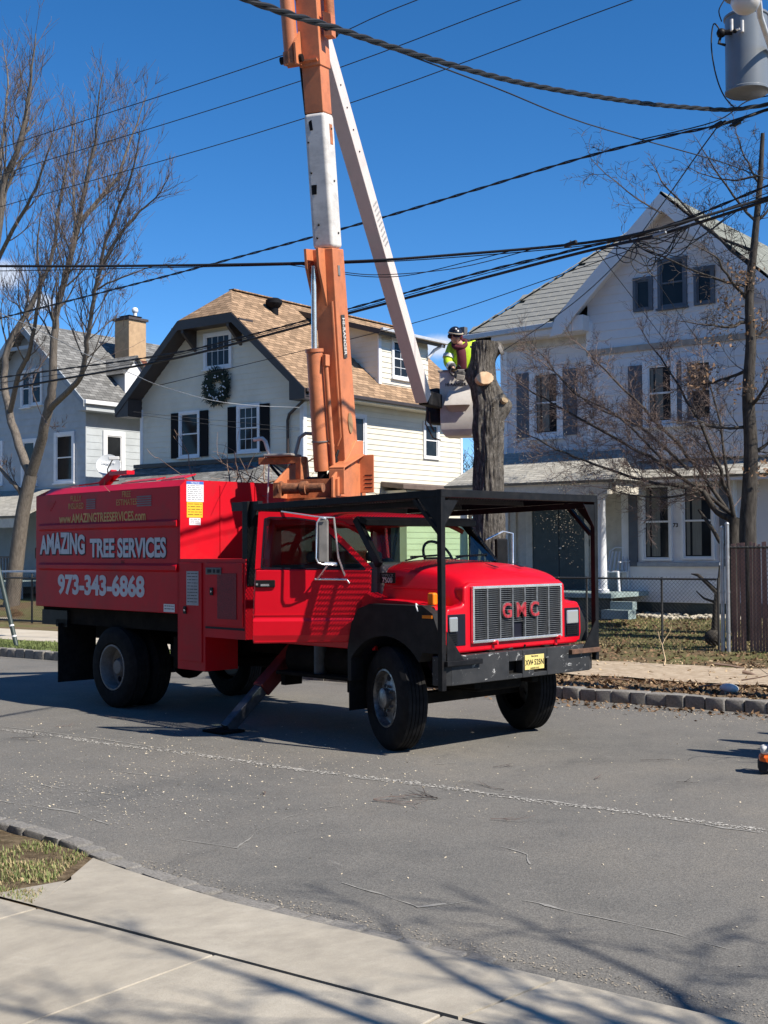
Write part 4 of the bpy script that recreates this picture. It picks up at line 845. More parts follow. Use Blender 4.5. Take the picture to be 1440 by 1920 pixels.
# upper boom
UE = s2t(pD(548, -110, 15.2)); ub = bpy.data.objects.new('upper_boom', None); COL.objects.link(ub); ub.parent = T
bar_(UE, BE, .21, .27, lat, M_FIBP, 'fibreglass_section', ub, .19, .235, bev=.012)
udir = (BE-UE).normalized(); ul = (BE-UE).length; up_ = lambda t, n=0, o=0: UE+udir*t+lat*n+udir.cross(lat)*o
bar_(up_(-.15), up_(1.2), .24, .31, lat, M_ORG, 'steel_sleeve', ub)
M_PRT = pm('faded_print', (.34, .33, .32), .6, var=.5, scale=40)
for k in range(9): MB().prism([up_(ul*.52+k*.075, .1015, -.09), up_(ul*.52+k*.075, .1015, .07-.01*(k % 3)), up_(ul*.52+k*.075+.03, .1015, .07-.01*(k % 3)), up_(ul*.52+k*.075+.03, .1015, -.09)], lat*.001).build('faded_print_line', M_PRT, ub)
for k in range(4): MB().sphere(up_(ul*.27+k*.3, .106, .02), .012, 8).build('bolt', M_BLK, ub)
MB().tube([up_(1.2, -.12, -.05), up_(ul*.4, -.115, -.06), up_(ul*.75, -.11, -.05), up_(ul-.1, -.11, -.06)], .012, 6).build('boom_hose', M_BLK, ub, smooth=50)
MB().prism([up_(ul-.35, -.12, -.13), up_(ul-.35, -.12, -.28), up_(ul-.05, -.12, -.26), up_(ul+.05, -.12, -.12)], lat*.08).build('hose_loop', M_BLK, ub, bevel=.03)
# bucket, hung on a dark mount
M_KNOB = pm('dark_canvas_cover', (.018, .020, .024), .8, var=.4, scale=15, bump=.3, bscale=20)
BC = s2t(pD(862, 760, 19.8)); fw = s2t(t2s(V((0, 0, 0)))) if False else None
camd = s2t(CAMP)-BC; camd.z = 0; camd.normalize(); bxr = V((-camd.y, camd.x, 0))           # bucket faces nearly the street corner
bxr = (bxr*cos(radians(8))+camd*sin(radians(8))).normalized(); bfr = V((bxr.y, -bxr.x, 0))
def bpt(a, b, z): return BC+bxr*a+bfr*b+V((0, 0, z))
bk = bpy.data.objects.new('bucket', None); COL.objects.link(bk); bk.parent = T
mb = MB(); hw, hd_ = .275, .28; zt_, zbk = .50, -.50
rings = [(zt_+.0, hw+.0, hd_+.0), (-.18, hw-.005, hd_-.005), (-.40, hw-.01, hd_-.01), (zbk, hw-.07, hd_-.08)]
outs = []
for (z_, a, b) in rings: outs.append([bpt(-a, b, z_), bpt(a, b, z_), bpt(a, -b, z_), bpt(-a, -b, z_)])
vs = [p for r_ in outs for p in r_]; fs = [(i*4+k, i*4+(k+1) % 4, (i+1)*4+(k+1) % 4, (i+1)*4+k) for i in range(3) for k in range(4)]+[(12, 13, 14, 15)]
b0 = len(vs); vs += [bpt(-hw+.02, hd_-.02, zt_), bpt(hw-.02, hd_-.02, zt_), bpt(hw-.02, -hd_+.02, zt_), bpt(-hw+.02, -hd_+.02, zt_), bpt(-hw+.03, hd_-.03, -.35), bpt(hw-.03, hd_-.03, -.35), bpt(hw-.03, -hd_+.03, -.35), bpt(-hw+.03, -hd_+.03, -.35)]
fs += [(k, (k+1) % 4, b0+(k+1) % 4, b0+k) for k in range(4)]+[(b0+k, b0+(k+1) % 4, b0+4+(k+1) % 4, b0+4+k) for k in range(4)]+[(b0+4, b0+5, b0+6, b0+7)]
mb.add(vs, fs); mb.build('bucket_shell', M_BKT, bk, bevel=.03, seg=3)
# step pocket standing out of the front
mb = MB(); F_ = hd_-.003
mb.add([bpt(-.13, F_, .20), bpt(.21, F_, .20), bpt(.22, F_+.10, -.02), bpt(-.19, F_+.10, -.02), bpt(-.10, F_, -.14), bpt(.14, F_, -.14), bpt(-.19, F_+.10, -.035), bpt(.22, F_+.10, -.035), bpt(-.15, F_, -.02), bpt(.18, F_, -.02)], [(0, 1, 2, 3), (3, 2, 7, 6), (0, 3, 6, 8), (1, 9, 7, 2)])
mb.build('step_pocket', M_BKT, bk, smooth=35)
mb = MB(); mb.add([bpt(-.18, F_+.07, -.036), bpt(.21, F_+.07, -.036), bpt(.13, F_+.006, -.13), bpt(-.10, F_+.006, -.13)], [(0, 1, 2, 3)]); mb.build('step_recess', pm('bucket_recess', (.50, .43, .37), .7), bk)
mb = MB(); mb.bar(bpt(-hw-.01, hd_-.01, zt_+.01), bpt(hw+.01, hd_-.01, zt_+.01), .05, .03); mb.bar(bpt(-hw-.01, -hd_+.01, zt_+.01), bpt(hw+.01, -hd_+.01, zt_+.01), .05, .03); mb.bar(bpt(-hw, -hd_-.02, zt_+.01), bpt(-hw, hd_+.02, zt_+.01), .05, .03); mb.bar(bpt(hw, -hd_-.02, zt_+.01), bpt(hw, hd_+.02, zt_+.01), .05, .03); mb.build('bucket_rim', pm('dirty_rim', (.30, .28, .26), .7), bk, bevel=.008)
text_mesh('lettering', 'HI-RANGER', .07, M_INK, bk, frame(bpt(-.02, hd_+.002, .29), bxr, (0, 0, 1)), .001, .001, .9)
mb = MB(); mb.bar(BE+V((0, 0, .02)), bpt(-hw, -.05, .05), .16, .22); mb.build('bucket_mount', M_BLK, bk, bevel=.02)
mb = MB(); mb.prism([bpt(-hw-.24, .12, -.28), bpt(-hw-.26, .12, .10), bpt(-hw-.22, .12, .26), bpt(-hw-.02, .12, .28), bpt(-hw-.02, .12, -.30)], bfr*-.3); mb.build('control_cover', M_KNOB, bk, bevel=.05, seg=3)
mb = MB(); mb.tube([bpt(-hw-.22, .15, -.05), bpt(-hw-.24, .18, -.3), bpt(-hw-.12, .2, -.52), bpt(-hw+.0, .2, -.56)], .011, 6); mb.tube([bpt(-hw-.18, .15, -.1), bpt(-hw-.17, .18, -.3), bpt(-hw-.1, .2, -.42)], .014, 6); mb.build('bucket_hose', M_RUST, bk, smooth=50)
# ================================================================ houses
M_CREAM = pm('cream_vinyl_siding', (.71, .67, .56), .55, var=.05, scale=1.5, dirt=(.52, .47, .36), dscale=1.2, damt=.35)
M_GREYS = pm('blue_grey_shingle_siding', (.42, .455, .48), .7, var=.10, scale=3, dirt=(.36, .38, .40), dscale=2, damt=.3)
M_LILAC = pm('off_white_asbestos_siding', (.71, .69, .69), .7, var=.06, scale=2, dirt=(.40, .39, .42), dscale=2, damt=.3)
M_BEIGE = pm('weathered_clapboard', (.62, .58, .50), .7, var=.10, scale=4, dirt=(.30, .25, .20), dscale=5, damt=.4)
M_TRIMW = pm('white_trim_paint', (.76, .77, .79), .5, var=.05, scale=4, dirt=(.5, .49, .46), damt=.25)
M_TRIMB = pm('dark_brown_trim', (.045, .034, .032), .5, var=.15, scale=4)
M_SHUT = pm('black_shutter', (.010, .010, .012), .7, var=.15); M_SHUT.node_tree.nodes['Principled BSDF'].inputs['Specular IOR Level'].default_value = .1
M_SHUTB = pm('slate_blue_shutter', (.09, .105, .13), .6, var=.15, scale=5)
M_DOORG = pm('dark_green_door', (.050, .070, .072), .5, var=.15)
M_FOUND = pm('dark_green_foundation', (.045, .06, .058), .8, var=.3)
M_STEP = pm('grey_green_porch_paint', (.26, .33, .33), .6, var=.15, scale=4)
M_GLW = MT('window_glass'); M_GLW.col(M_GLW.ramp(M_GLW.noise(1.3, 3), [(.3, (.008, .009, .011)), (.7, (.025, .028, .032))])).set(Roughness=.08, Specular_IOR_Level=.2); M_GLW = M_GLW.m
M_CURT = pm('pale_curtain', (.17, .17, .15), .9, var=.25, scale=12, stretch=(8, 8, .3))
M_GUT = pm('grey_gutter', (.52, .53, .55), .45, metal=.2, var=.1)
M_CHIM = pm('tan_chimney_render', (.46, .31, .18), .85, var=.15, scale=6, bump=.4, bscale=30, dirt=(.33, .2, .11), damt=.35)
def shingles(name, c, w_=.30, h_=.14, var=.3, mortar=.35):
    m = MT(name); b = m.n('ShaderNodeTexBrick'); m.l(m.tc.outputs['Object'], b.inputs['Vector'])
    b.inputs['Color1'].default_value = sc(c, 1-var); b.inputs['Color2'].default_value = sc(c, 1+var); b.inputs['Mortar'].default_value = sc(c, mortar)
    b.inputs['Scale'].default_value = 1; b.inputs['Brick Width'].default_value = w_; b.inputs['Row Height'].default_value = h_; b.inputs['Mortar Size'].default_value = .008; b.inputs['Bias'].default_value = -.1
    n = m.ramp(m.noise(2.2, 6, .7), [(.3, (.78, .78, .78)), (.7, (1.2, 1.19, 1.17))]); n2 = m.ramp(m.noise(60, 3, .7), [(.3, (.8, .8, .8)), (.7, (1.2, 1.2, 1.2))])
    m.col(m.mix(1, m.mix(1, b.outputs['Color'], n, 'MULTIPLY'), n2, 'MULTIPLY')).set(Roughness=.95, Specular_IOR_Level=.1)
    sp = m.n('ShaderNodeSeparateXYZ'); m.l(m.tc.outputs['Object'], sp.inputs[0]); fr = m.math('FRACT', m.math('DIVIDE', sp.outputs['Y'], h_))
    m.bump(m.math('ADD', m.math('SUBTRACT', 1., fr), m.math('MULTIPLY', b.outputs['Fac'], -.8)), .9, .02); return m.m
M_ROOFT = shingles('tan_roof_shingles', (.35, .235, .15), .28, .14, .32); M_ROOFG = shingles('grey_roof_shingles', (.205, .205, .20), .30, .15, .35); M_ROOFL = shingles('sage_grey_roof_shingles', (.235, .245, .215), .45, .19, .14)
M_SHING = pm('sage_grey_shingle', (.27, .27, .25), .95, var=.2, scale=2.0, bump=.3, bscale=60, dirt=(.30, .29, .24), damt=.3)
M_ROOFW = shingles('pale_porch_shingles', (.40, .385, .345), .30, .13, .16, .6)

class House:
    def __init__(s, name, label, base):
        s.base = V(base); s.e = thing(name, label, 'house', base)
    def put(s, mb, name, mat, par=None, **k):
        o = mb.build(name, mat, par or s.e, **k)
        if par is None: o.location = -s.base
        return o
    def boards(s, ax, c, a0, a1, z0, z1, ex, mat, clip=None, th=.022, back=.0, cover=True):
        z = z0
        while z < z1-.02:
            zt = min(z+ex, z1); lo, hi = a0, a1
            if clip:
                q = clip((z+zt)/2+.01)
                if q is None: z += ex; continue
                lo, hi = max(a0, q[0]), min(a1, q[1])
            if hi-lo > .05:
                mb = MB()
                if ax == 'Y': mb.prism([(lo, c, z), (lo, c-th, z), (lo, c-.004, zt), (lo, c, zt)], (hi-lo, 0, 0))
                else: mb.prism([(c, lo, z), (c+th, lo, z), (c+.004, lo, zt), (c, lo, zt)], (0, hi-lo, 0))
                s.put(mb, 'siding_board', mat)
            z += ex
    def rect(s, ax, c, a0, a1, z0, z1, d0, d1):            # box in wall coordinates, d = distance out from the wall
        mb = MB()
        if ax == 'Y': return mb.box((a0, c-d1, z0), (a1, c-d0, z1))
        return mb.box((c+d0, a0, z0), (c+d1, a1, z1))
    def window(s, ax, c, a0, a1, z0, z1, trim=M_TRIMW, fw=.09, cols=1, rows=1, shut=None, sw=.3, curt=False, d=.025, sill=True, mid=True, glass_=None):
        R = lambda *a: s.rect(ax, c, *a)
        mb = MB()
        for q in ((a0-fw, a1+fw, z1, z1+fw), (a0-fw, a1+fw, z0-fw*.7, z0), (a0-fw, a0, z0, z1), (a1, a1+fw, z0, z1)):
            b = R(*q, 0, d+.045); mb.add(b.v, b.f)
        w_ = s.put(mb, 'window', trim); gl = R(a0, a1, z0, z1, d-.004, d).build('pane', glass_ or M_GLW, w_)
        zm = (z0+z1)/2; sf = .035
        for za, zb_, dd in ((zm, z1, .022), (z0, zm+.03, .012)) if mid else ((z0, z1, .02),):
            mb = MB()
            for q in ((a0, a1, zb_-sf, zb_), (a0, a1, za, za+sf), (a0, a0+sf, za+sf, zb_-sf), (a1-sf, a1, za+sf, zb_-sf)):
                b = R(*q, d, d+dd); mb.add(b.v, b.f)
            mb.build('sash', trim, w_)
            if cols > 1:
                for k in range(1, cols): R(a0+(a1-a0)*k/cols-.008, a0+(a1-a0)*k/cols+.008, za+sf, zb_-sf, d, d+.008).build('glazing_bar', trim, w_)
                for k in range(1, rows): R(a0+sf, a1-sf, za+(zb_-za)*k/rows-.008, za+(zb_-za)*k/rows+.008, d, d+.009).build('glazing_bar', trim, w_)
        if sill: R(a0-fw-.03, a1+fw+.03, z0-fw*.7-.04, z0-fw*.7, 0, d+.09).build('sill', trim, w_)
        if curt:
            for (p, q) in ((.10, .22), (.30, .62)) : R(a0+(a1-a0)*p, a0+(a1-a0)*q, z0+.06, z1-.06, d+.0005, d+.002).build('curtain', M_CURT, w_)
        if shut:
            for (p, q) in ((a0-fw-sw-.01, a0-fw-.01), (a1+fw+.01, a1+fw+sw+.01)): s.put(R(p, q, z0-.06, z1+.05, .02, .06), 'shutter', shut, bevel=.006)
        return w_
    def roof(s, org, xd, up, poly, mat, th=.07, name='roof_slope'):
        mb = MB(); mb.prism([(a, b, 0) for a, b in poly], (0, 0, -th)); o = mb.build(name, mat, s.e)
        M4 = frame(org, xd, up); M4.translation = M4.translation-s.base; o.matrix_local = M4; return o

# ---------------- cream house
H = House('cream_house', 'cream sided house with tan clipped gable roof and a wreath over two shuttered windows', (-19.7, 16, .5))
XL, XR, YF, YB = -23.12, -16.37, 16., 24.12; ridge, ez, xe = -19.72, 6.5, 3.92; SL = .875; YO = 15.42
zc_ = lambda x_: ez+(xe-abs(x_-ridge))*SL                                # roof surface height
H.put(MB().box((XL+.02, YF+.001, .3), (XR-.001, YB-.02, 6.55)), 'wall_core', M_CREAM)
mb = MB(); mb.prism([(XL+.02, YF+.001, 6.55), (XL+.02, YF+.001, zc_(XL)-.12), (ridge-1.2, YF+.001, 8.72), (ridge+1.2, YF+.001, 8.72), (XR-.02, YF+.001, zc_(XR)-.12), (XR-.02, YF+.001, 6.55)], (0, 7.9, 0)); H.put(mb, 'gable_core', M_CREAM)
def cl(z):
    if z < zc_(XL)-.1: return (XL, XR)
    h = xe-(z+.12-ez)/SL
    return (ridge-h, ridge+h) if h > 0 else None
H.boards('Y', YF, XL, XR, 3.9, 8.72, .165, M_CREAM, cl); H.boards('X', XR, YF+.1, YB, .9, 6.45, .165, M_CREAM)
H.boards('Y', YF, XL, XR, .9, 3.9, .33, M_CREAM)
for xx in (XL-.02, XR-.1): H.put(MB().box((xx, YF-.035, .5), (xx+.12, YF-.0, 6.45)), 'corner_board', M_TRIMW)
H.put(MB().box((XR, YF-.03, .5), (XR+.035, YF+.12, 6.4)), 'corner_board', M_TRIMW); H.put(MB().box((XR, YB-.12, .5), (XR+.035, YB, 6.4)), 'corner_board', M_TRIMW)
# roof: two slopes, clipped front, barge boards, soffits
ly = lambda y: y
sl_len = sqrt(1+SL*SL); yb = 25.
wr = 1.12; pk = YO+1.15
for s_ in (1, -1):
    org = (ridge+s_*xe, YO, ez) if s_ > 0 else (ridge-xe, yb, ez); xd = (0, 1, 0) if s_ > 0 else (0, -1, 0); up = (-s_, 0, SL)
    L_ = yb-YO; hh = xe*sl_len; hc = (xe-wr)*sl_len
    poly = [(0, 0), (L_, 0), (L_, hh), (pk-YO, hh), (0, hc)] if s_ > 0 else [(0, 0), (L_, 0), (L_, hc), (L_-(pk-YO), hh), (0, hh)]
    H.roof(org, xd, up, poly, M_ROOFT)
zt = ez+(xe-wr)*SL; ztp = ez+xe*SL
H.roof((ridge-wr, YO, zt), (1, 0, 0), (0, pk-YO, ztp-zt), [(0, 0), (2*wr, 0), (wr, sqrt((pk-YO)**2+(ztp-zt)**2))], M_ROOFT, .06)
H.put(MB().bar((ridge, pk, ztp+.01), (ridge, yb, ztp+.01), .22, .03), 'ridge_cap', M_ROOFT)
for s_ in (1, -1):
    H.put(MB().bar((ridge+s_*(xe+.02), YO-.02, ez-.13), (ridge+s_*wr, YO-.02, zt-.13), .05, .24, (0, 1, 0)) if False else MB().prism([(ridge+s_*(xe+.02), YO-.04, ez-.28), (ridge+s_*(xe+.02), YO-.04, ez-.02), (ridge+s_*wr, YO-.04, zt-.02), (ridge+s_*wr, YO-.04, zt-.30)], (0, .05, 0)), 'barge_board', M_TRIMB)
    H.put(MB().prism([(ridge+s_*xe, YO, ez-.22), (ridge+s_*xe, YO, ez-.10), (ridge+s_*wr, YO, zt-.10), (ridge+s_*wr, YO, zt-.24)], (0, YF-YO, 0)), 'gable_soffit', M_TRIMB)
    H.put(MB().prism([(ridge+s_*3.35, YO-.02, ez-.30), (ridge+s_*3.9, YO-.02, ez-.30), (ridge+s_*3.9, YO-.02, ez+.0), (ridge+s_*3.35, YO-.02, ez+.25)], (0, .6, 0)), 'eave_box', M_TRIMB)
    H.put(MB().bar((ridge+s_*(xe+.04), YO, ez-.06), (ridge+s_*(xe+.04), yb, ez-.06), .11, .11), 'gutter', M_TRIMB, bevel=.02)
    H.put(MB().prism([(ridge+s_*xe, YO+.0, ez-.12), (ridge+s_*3.36, YO, ez-.12), (ridge+s_*3.36, YO, ez-.16), (ridge+s_*xe, YO, ez-.16)], (0, yb-YO, 0)), 'soffit', M_CREAM)
    q = ridge+s_*.95; H.put(MB().prism([(q-.05, YF-.02, 8.05), (q-.05, YO, 8.55), (q-.05, YO, 8.75), (q-.05, YF-.02, 8.75)], (.1, 0, 0)), 'roof_bracket', M_TRIMB)
H.put(MB().prism([(ridge-wr, YO-.04, zt-.02), (ridge+wr, YO-.04, zt-.02), (ridge+wr, YO-.04, zt-.3), (ridge-wr, YO-.04, zt-.3)], (0, .05, 0)), 'barge_board', M_TRIMB)
H.put(MB().box((ridge-wr-.3, YO, zt-.26), (ridge+wr+.3, YF, zt-.2)), 'gable_soffit', M_TRIMB)
A = lambda u, v: pY(u, v, YF-.03)
def win_px(Hs, u0, v0, u1, v1, Y, **k):
    p, q = pY(u0, v0, Y), pY(u1, v1, Y); return Hs.window('Y', Y, p.x, q.x, min(p.z, q.z), max(p.z, q.z), **k)
win_px(H, 341, 777, 373, 853, YF, shut=M_SHUT, sw=.34, fw=.08); win_px(H, 450, 765, 485, 843, YF, shut=M_SHUT, sw=.36, fw=.09, cols=3, rows=2)
win_px(H, 388, 632, 432, 684, YF, cols=4, rows=2, fw=.10, mid=False)
H.window('X', XR, 21.95, 22.62, 4.97, 6.0, fw=.11, sill=False); H.window('X', XR, 18.05, 18.75, 4.5, 5.95, fw=.11, sill=False)
# downpipe at the near corner
H.put(MB().tube([(XR+.45, YO+.3, ez-.12), (XR+.3, YF-.3, ez-.30), (XR-.45, YF-.08, ez-.62), (XR-.52, YF-.08, ez-.8), (XR-.52, YF-.08, .6)], .045, 8), 'downpipe', M_TRIMB, smooth=50)
# shed dormer on the sunny slope
XD, Y0, Y1 = -16.5, 19.72, 22.35
H.put(MB().prism([(XD, Y0, 7.05), (XD, Y0, 8.72), (ridge+.25, Y0, 9.55), (ridge+.25, Y0, 9.2)], (0, Y1-Y0, 0)), 'dormer_core', M_CREAM)
H.boards('X', XD+.001, Y0, Y1, 7.15, 8.62, .165, M_CREAM)
def cld(z): return (ridge+xe-(z-ez)/SL*1.0, XD) if z < 8.7 else None
H.boards('Y', Y0-.001, ridge+.3, XD, 7.15, 8.7, .165, M_CREAM, cld)
H.put(MB().box((XD-.01, Y0-.04, 7.1), (XD+.04, Y0+.1, 8.6)), 'corner_board', M_TRIMW)
H.roof((XD+.42, Y0-.45, 8.70), (0, 1, 0), (-3.4, 0, .98), [(0, 0), (Y1-Y0+.9, 0), (Y1-Y0+.9, 3.72), (0, 3.72)], M_TRIMB, .16, 'dormer_roof')
H.put(MB().bar((XD+.45, Y0-.42, 8.70), (XD+.45, Y1+.5, 8.70), .12, .10), 'gutter', M_GUT, bevel=.02); H.put(MB().tube([(XD+.4, Y1+.3, 8.62), (XD+.2, Y1+.1, 8.45), (XD+.06, Y1-.05, 8.2)], .05, 8), 'downpipe', M_TRIMW, smooth=50)
H.window('X', XD, 20.45, 21.22, 7.42, 8.52, fw=.10, cols=2, rows=2, glass_=None)
# turbine vent on the ridge
t0 = V((-19.05, 17.75, 9.34)); mb = MB(); mb.lathe([(.14, -.2), (.14, .12), (.20, .16), (.26, .26), (.25, .36), (.16, .42), (.001, .44)], 20, t0); H.put(mb, 'turbine_vent', M_SHUT, smooth=35)
# porch roof and side bay roof
pr = [A(505, 874), A(552, 893)]
zt0 = 4.62
H.roof((-23.4, 13.2, 3.45), (1, 0, 0), (0, 2.8, 1.15), [(0, 0), (7.4, 0), (5.75, 3.03), (0, 3.03)], M_ROOFG, .08, 'porch_roof')
H.roof((-16.0, 13.2, 3.45), (0, 1, 0), (-1.65, 0, 1.15), [(0, 0), (2.8, 0), (2.8, 2.01)], M_ROOFG, .08, 'porch_roof'); H.put(MB().bar((-17.65, 16-.05, 4.66), (-16.0, 13.2, 3.52), .16, .05), 'hip_cap', M_ROOFG)
H.put(MB().bar((-23.4, YF-.05, 4.66), (-17.6, YF-.05, 4.66), .06, .12), 'porch_flashing', M_TRIMB); H.put(MB().bar((-17.65, YF-.06, 4.66), (-16.35, YF-.06, 4.1), .06, .12), 'porch_flashing', M_TRIMB)
H.put(MB().box((-23.4, 13.3, 3.2), (-16.1, 13.45, 3.45)), 'porch_beam', M_TRIMW)
for xx in (-23.3, -21, -18.6, -16.3): H.put(MB().box((xx, 13.32, .5), (xx+.15, 13.44, 3.2)), 'porch_post', M_TRIMW)
H.put(MB().prism([(XR, 19.6, 3.92), (-15.35, 19.4, 3.80), (-15.35, 23.6, 3.80), (XR, 23.4, 3.92)], (0, 0, .16)), 'side_bay_roof', pm('brown_flat_roof', (.13, .095, .08), .8, var=.2), bevel=.03)
H.put(MB().box((XR, 19.8, .5), (-15.55, 23.2, 3.8)), 'side_bay_wall', M_CREAM)
for k in range(16): H.put(MB().box((-15.55, 19.8, .9+.18*k), (-15.53, 23.2, .9+.18*k+.165)), 'siding_board', M_CREAM)
# wreath hung on the gable: things of its own
wc = pY(408, 725, YF-.06); wr_ = thing('wreath', 'dark green wreath dotted with small white baubles on the cream gable', 'wreath', wc)
r0 = random.Random(4); mb = MB()
for k in range(2200):
    a = r0.uniform(0, 2*pi); rr = r0.gauss(.36, .085); p = V((cos(a)*rr, r0.uniform(-.10, .02), sin(a)*rr)); d = V((cos(a+r0.uniform(-1, 1)), -.5*r0.random(), sin(a+r0.uniform(-1, 1))))*.12
    n = d.cross(V((0, 1, 0))).normalized()*.02; mb.add([p-n, p+n, p+d], [(0, 1, 2)])
mb.build('foliage', pm('wreath_green', (.018, .035, .025), .9, var=.4), wr_, fix=False)
M_BAU = pm('white_bauble', (.72, .74, .78), .35)
bme = MB().sphere((0, 0, 0), .021, 8).mesh('bauble', M_BAU)
for k in range(34):
    a = r0.uniform(0, 2*pi); rr = r0.uniform(.25, .47); o = link('bauble', bme, wr_); o.location = (cos(a)*rr, -.12, sin(a)*rr)

# ---------------- grey house on the left
H = House('blue_grey_house', 'blue grey shingled house with steep grey roof and tan chimney behind the maple', (-28.6, 16, .5))
XR, YF, YB = -25.8, 16., 27.; ridge, ez, xe = -28.65, 6.88, 3.35; SL = .88; YO = 15.5; XL = ridge-(XR-ridge)
zc2 = lambda x_: ez+(xe-abs(x_-ridge))*SL
H.put(MB().box((XL, YF+.001, .3), (XR-.001, YB, 6.9)), 'wall_core', M_GREYS)
H.put(MB().prism([(XL, YF+.001, 6.9), (XL, YF+.001, zc2(XL)-.1), (ridge, YF+.001, zc2(ridge)-.15), (XR, YF+.001, zc2(XR)-.1), (XR, YF+.001, 6.9)], (0, 10.8, 0)), 'gable_core', M_GREYS)
def clg(z):
    h = xe-(z+.1-ez)/SL
    return (max(XL, ridge-h), min(XR, ridge+h)) if h > 0 else None
H.boards('Y', YF, XL, XR, .9, 9.6, .235, M_GREYS, clg); H.boards('X', XR, YF, 20.5, .9, 6.8, .235, M_GREYS, th=.014)
H.put(MB().box((XR, YF-.02, .5), (XR+.02, YF+.02, 6.7)), 'corner_board', M_GREYS)
sl_len = sqrt(1+SL*SL)
H.roof((ridge+xe, YO, ez), (0, 1, 0), (-1, 0, SL), [(0, 0), (12, 0), (12, xe*sl_len), (0, xe*sl_len)], M_ROOFG); H.roof((ridge-xe, 27.5, ez), (0, -1, 0), (1, 0, SL), [(0, 0), (12, 0), (12, xe*sl_len), (0, xe*sl_len)], M_ROOFG)
for s_ in (1, -1): H.put(MB().prism([(ridge+s_*(xe+.03), YO-.04, ez-.2), (ridge+s_*(xe+.03), YO-.04, ez), (ridge, YO-.04, zc2(ridge)), (ridge, YO-.04, zc2(ridge)-.28)], (0, .05, 0)), 'barge_board', pm('grey_trim', (.30, .33, .36), .6) if s_ > 0 else M_GREYS)
H.put(MB().prism([(ridge-.9, YO-.03, 8.85), (ridge+.9, YO-.03, 8.85), (ridge+.8, YO-.03, 8.97), (ridge-.8, YO-.03, 8.97)], (0, .06, 0)), 'gable_tie', M_GREYS)
H.put(MB().bar((ridge+xe+.05, YO, ez-.04), (ridge+xe+.05, 27, ez-.04), .13, .14), 'gutter', M_TRIMW, bevel=.02); H.put(MB().box((XR, YO+.1, ez-.3), (ridge+xe, 27, ez-.12)), 'soffit', M_GREYS)
win_px(H, 44, 700, 57, 760, YF, fw=.09, mid=True); win_px(H, 62, 697, 78, 755, YF, fw=.09)
for u0, u1, v0, v1 in ((108, 137, 818, 900), (46, 66, 830, 905), (-20, 3, 835, 905)): win_px(H, u0, v0, u1, v1, YF, fw=.12)
H.window('X', XR, 16.85, 17.48, 4.15, 5.86, fw=.16)
H.put(MB().box((XR-1.7, 18.7, 7.6), (XR-.95, 19.5, 10.15)), 'chimney', M_CHIM, bevel=.015); H.put(MB().box((XR-1.72, 18.68, 7.5), (XR-.93, 19.52, 8.75)), 'chimney_brick_base', pm('red_brick', (.20, .07, .045), .9, var=.5, scale=25, bump=.6, bscale=40)); H.put(MB().box((XR-1.76, 18.64, 10.15), (XR-.89, 19.56, 10.24)), 'chimney_cap', pm('dark_chimney_cap', (.06, .05, .05), .8)); H.put(MB().box((XR-1.6, 18.8, 10.3), (XR-1.05, 19.4, 10.33)), 'chimney_cover', M_SHUT)
mb = MB(); mb.tube([(XR-1.2, 19.2, 10.24), (XR-1.2, 19.2, 10.5)], .07, 12); mb.sphere((XR-1.2, 19.2, 10.55), .12, 12); H.put(mb, 'flue_cowl', M_TRIMW, smooth=50)
for k in range(4): H.put(MB().box((XR-1.58+.0, 18.82+.16*k, 10.24), (XR-1.54, 18.86+.16*k, 10.3)), 'cover_leg', M_SHUT)
# small gabled dormer
dx, dy0, dy1 = -25.9, 17.75, 18.65; ym = (dy0+dy1)/2
H.put(MB().prism([(dx, dy0, 7.2), (dx, dy0, 8.15), (dx, ym, 8.65), (dx, dy1, 8.15), (dx, dy1, 7.2)], (-1.6, 0, 0)), 'dormer', M_GREYS)
for s_, yy in ((-1, dy0), (1, dy1)):
    H.roof((dx+.18, yy+s_*.18, 7.98), (-1, 0, 0) , (0, -s_*.63, .68), [(0, 0), (1.9, 0), (1.9, .95), (0, .95)], M_ROOFG, .05, 'dormer_roof')
H.put(MB().box((dx, dy0, 7.2), (dx+.02, dy1, 8.15)), 'dormer_face', M_TRIMW); H.put(MB().prism([(dx, dy0, 8.15), (dx, ym, 8.62), (dx, dy1, 8.15)], (.021, 0, 0)), 'dormer_pediment', M_TRIMW)
# porch with low roof, posts, railing
H.roof((-33, 13.2, 3.12), (1, 0, 0), (0, 2.8, 1.0), [(0, 0), (7.5, 0), (7.0, 2.97), (0, 2.97)], M_ROOFW, .08, 'porch_roof'); H.put(MB().box((-33, 13.25, 2.75), (-25.7, 13.4, 3.1)), 'porch_beam', M_BEIGE)
H.put(MB().box((-33, 13.3, .9), (-25.7, 16, 1.05)), 'porch_floor', M_STEP); H.put(MB().box((-33, 13.35, .4), (-25.7, 13.45, .9)), 'porch_skirt', M_GREYS)
for xx in (-32, -29.7, -27.4, -25.9): H.put(MB().box((xx, 13.3, 1.05), (xx+.14, 13.42, 2.75)), 'porch_post', M_TRIMW)
for k in range(40): H.put(MB().box((-31.8+.15*k, 13.34, 1.1), (-31.76+.15*k, 13.37, 1.8)), 'baluster', pm('grey_brown_baluster', (.16, .14, .125), .8) if k == 0 else bpy.data.materials['grey_brown_baluster'])
H.put(MB().box((-31.9, 13.32, 1.8), (-25.8, 13.4, 1.86)), 'porch_rail', bpy.data.materials['grey_brown_baluster'])
H.put(MB().box((-27.2, 15.97, 1.2), (-26.3, 15.99, 2.7)), 'porch_window_blind', M_CURT)
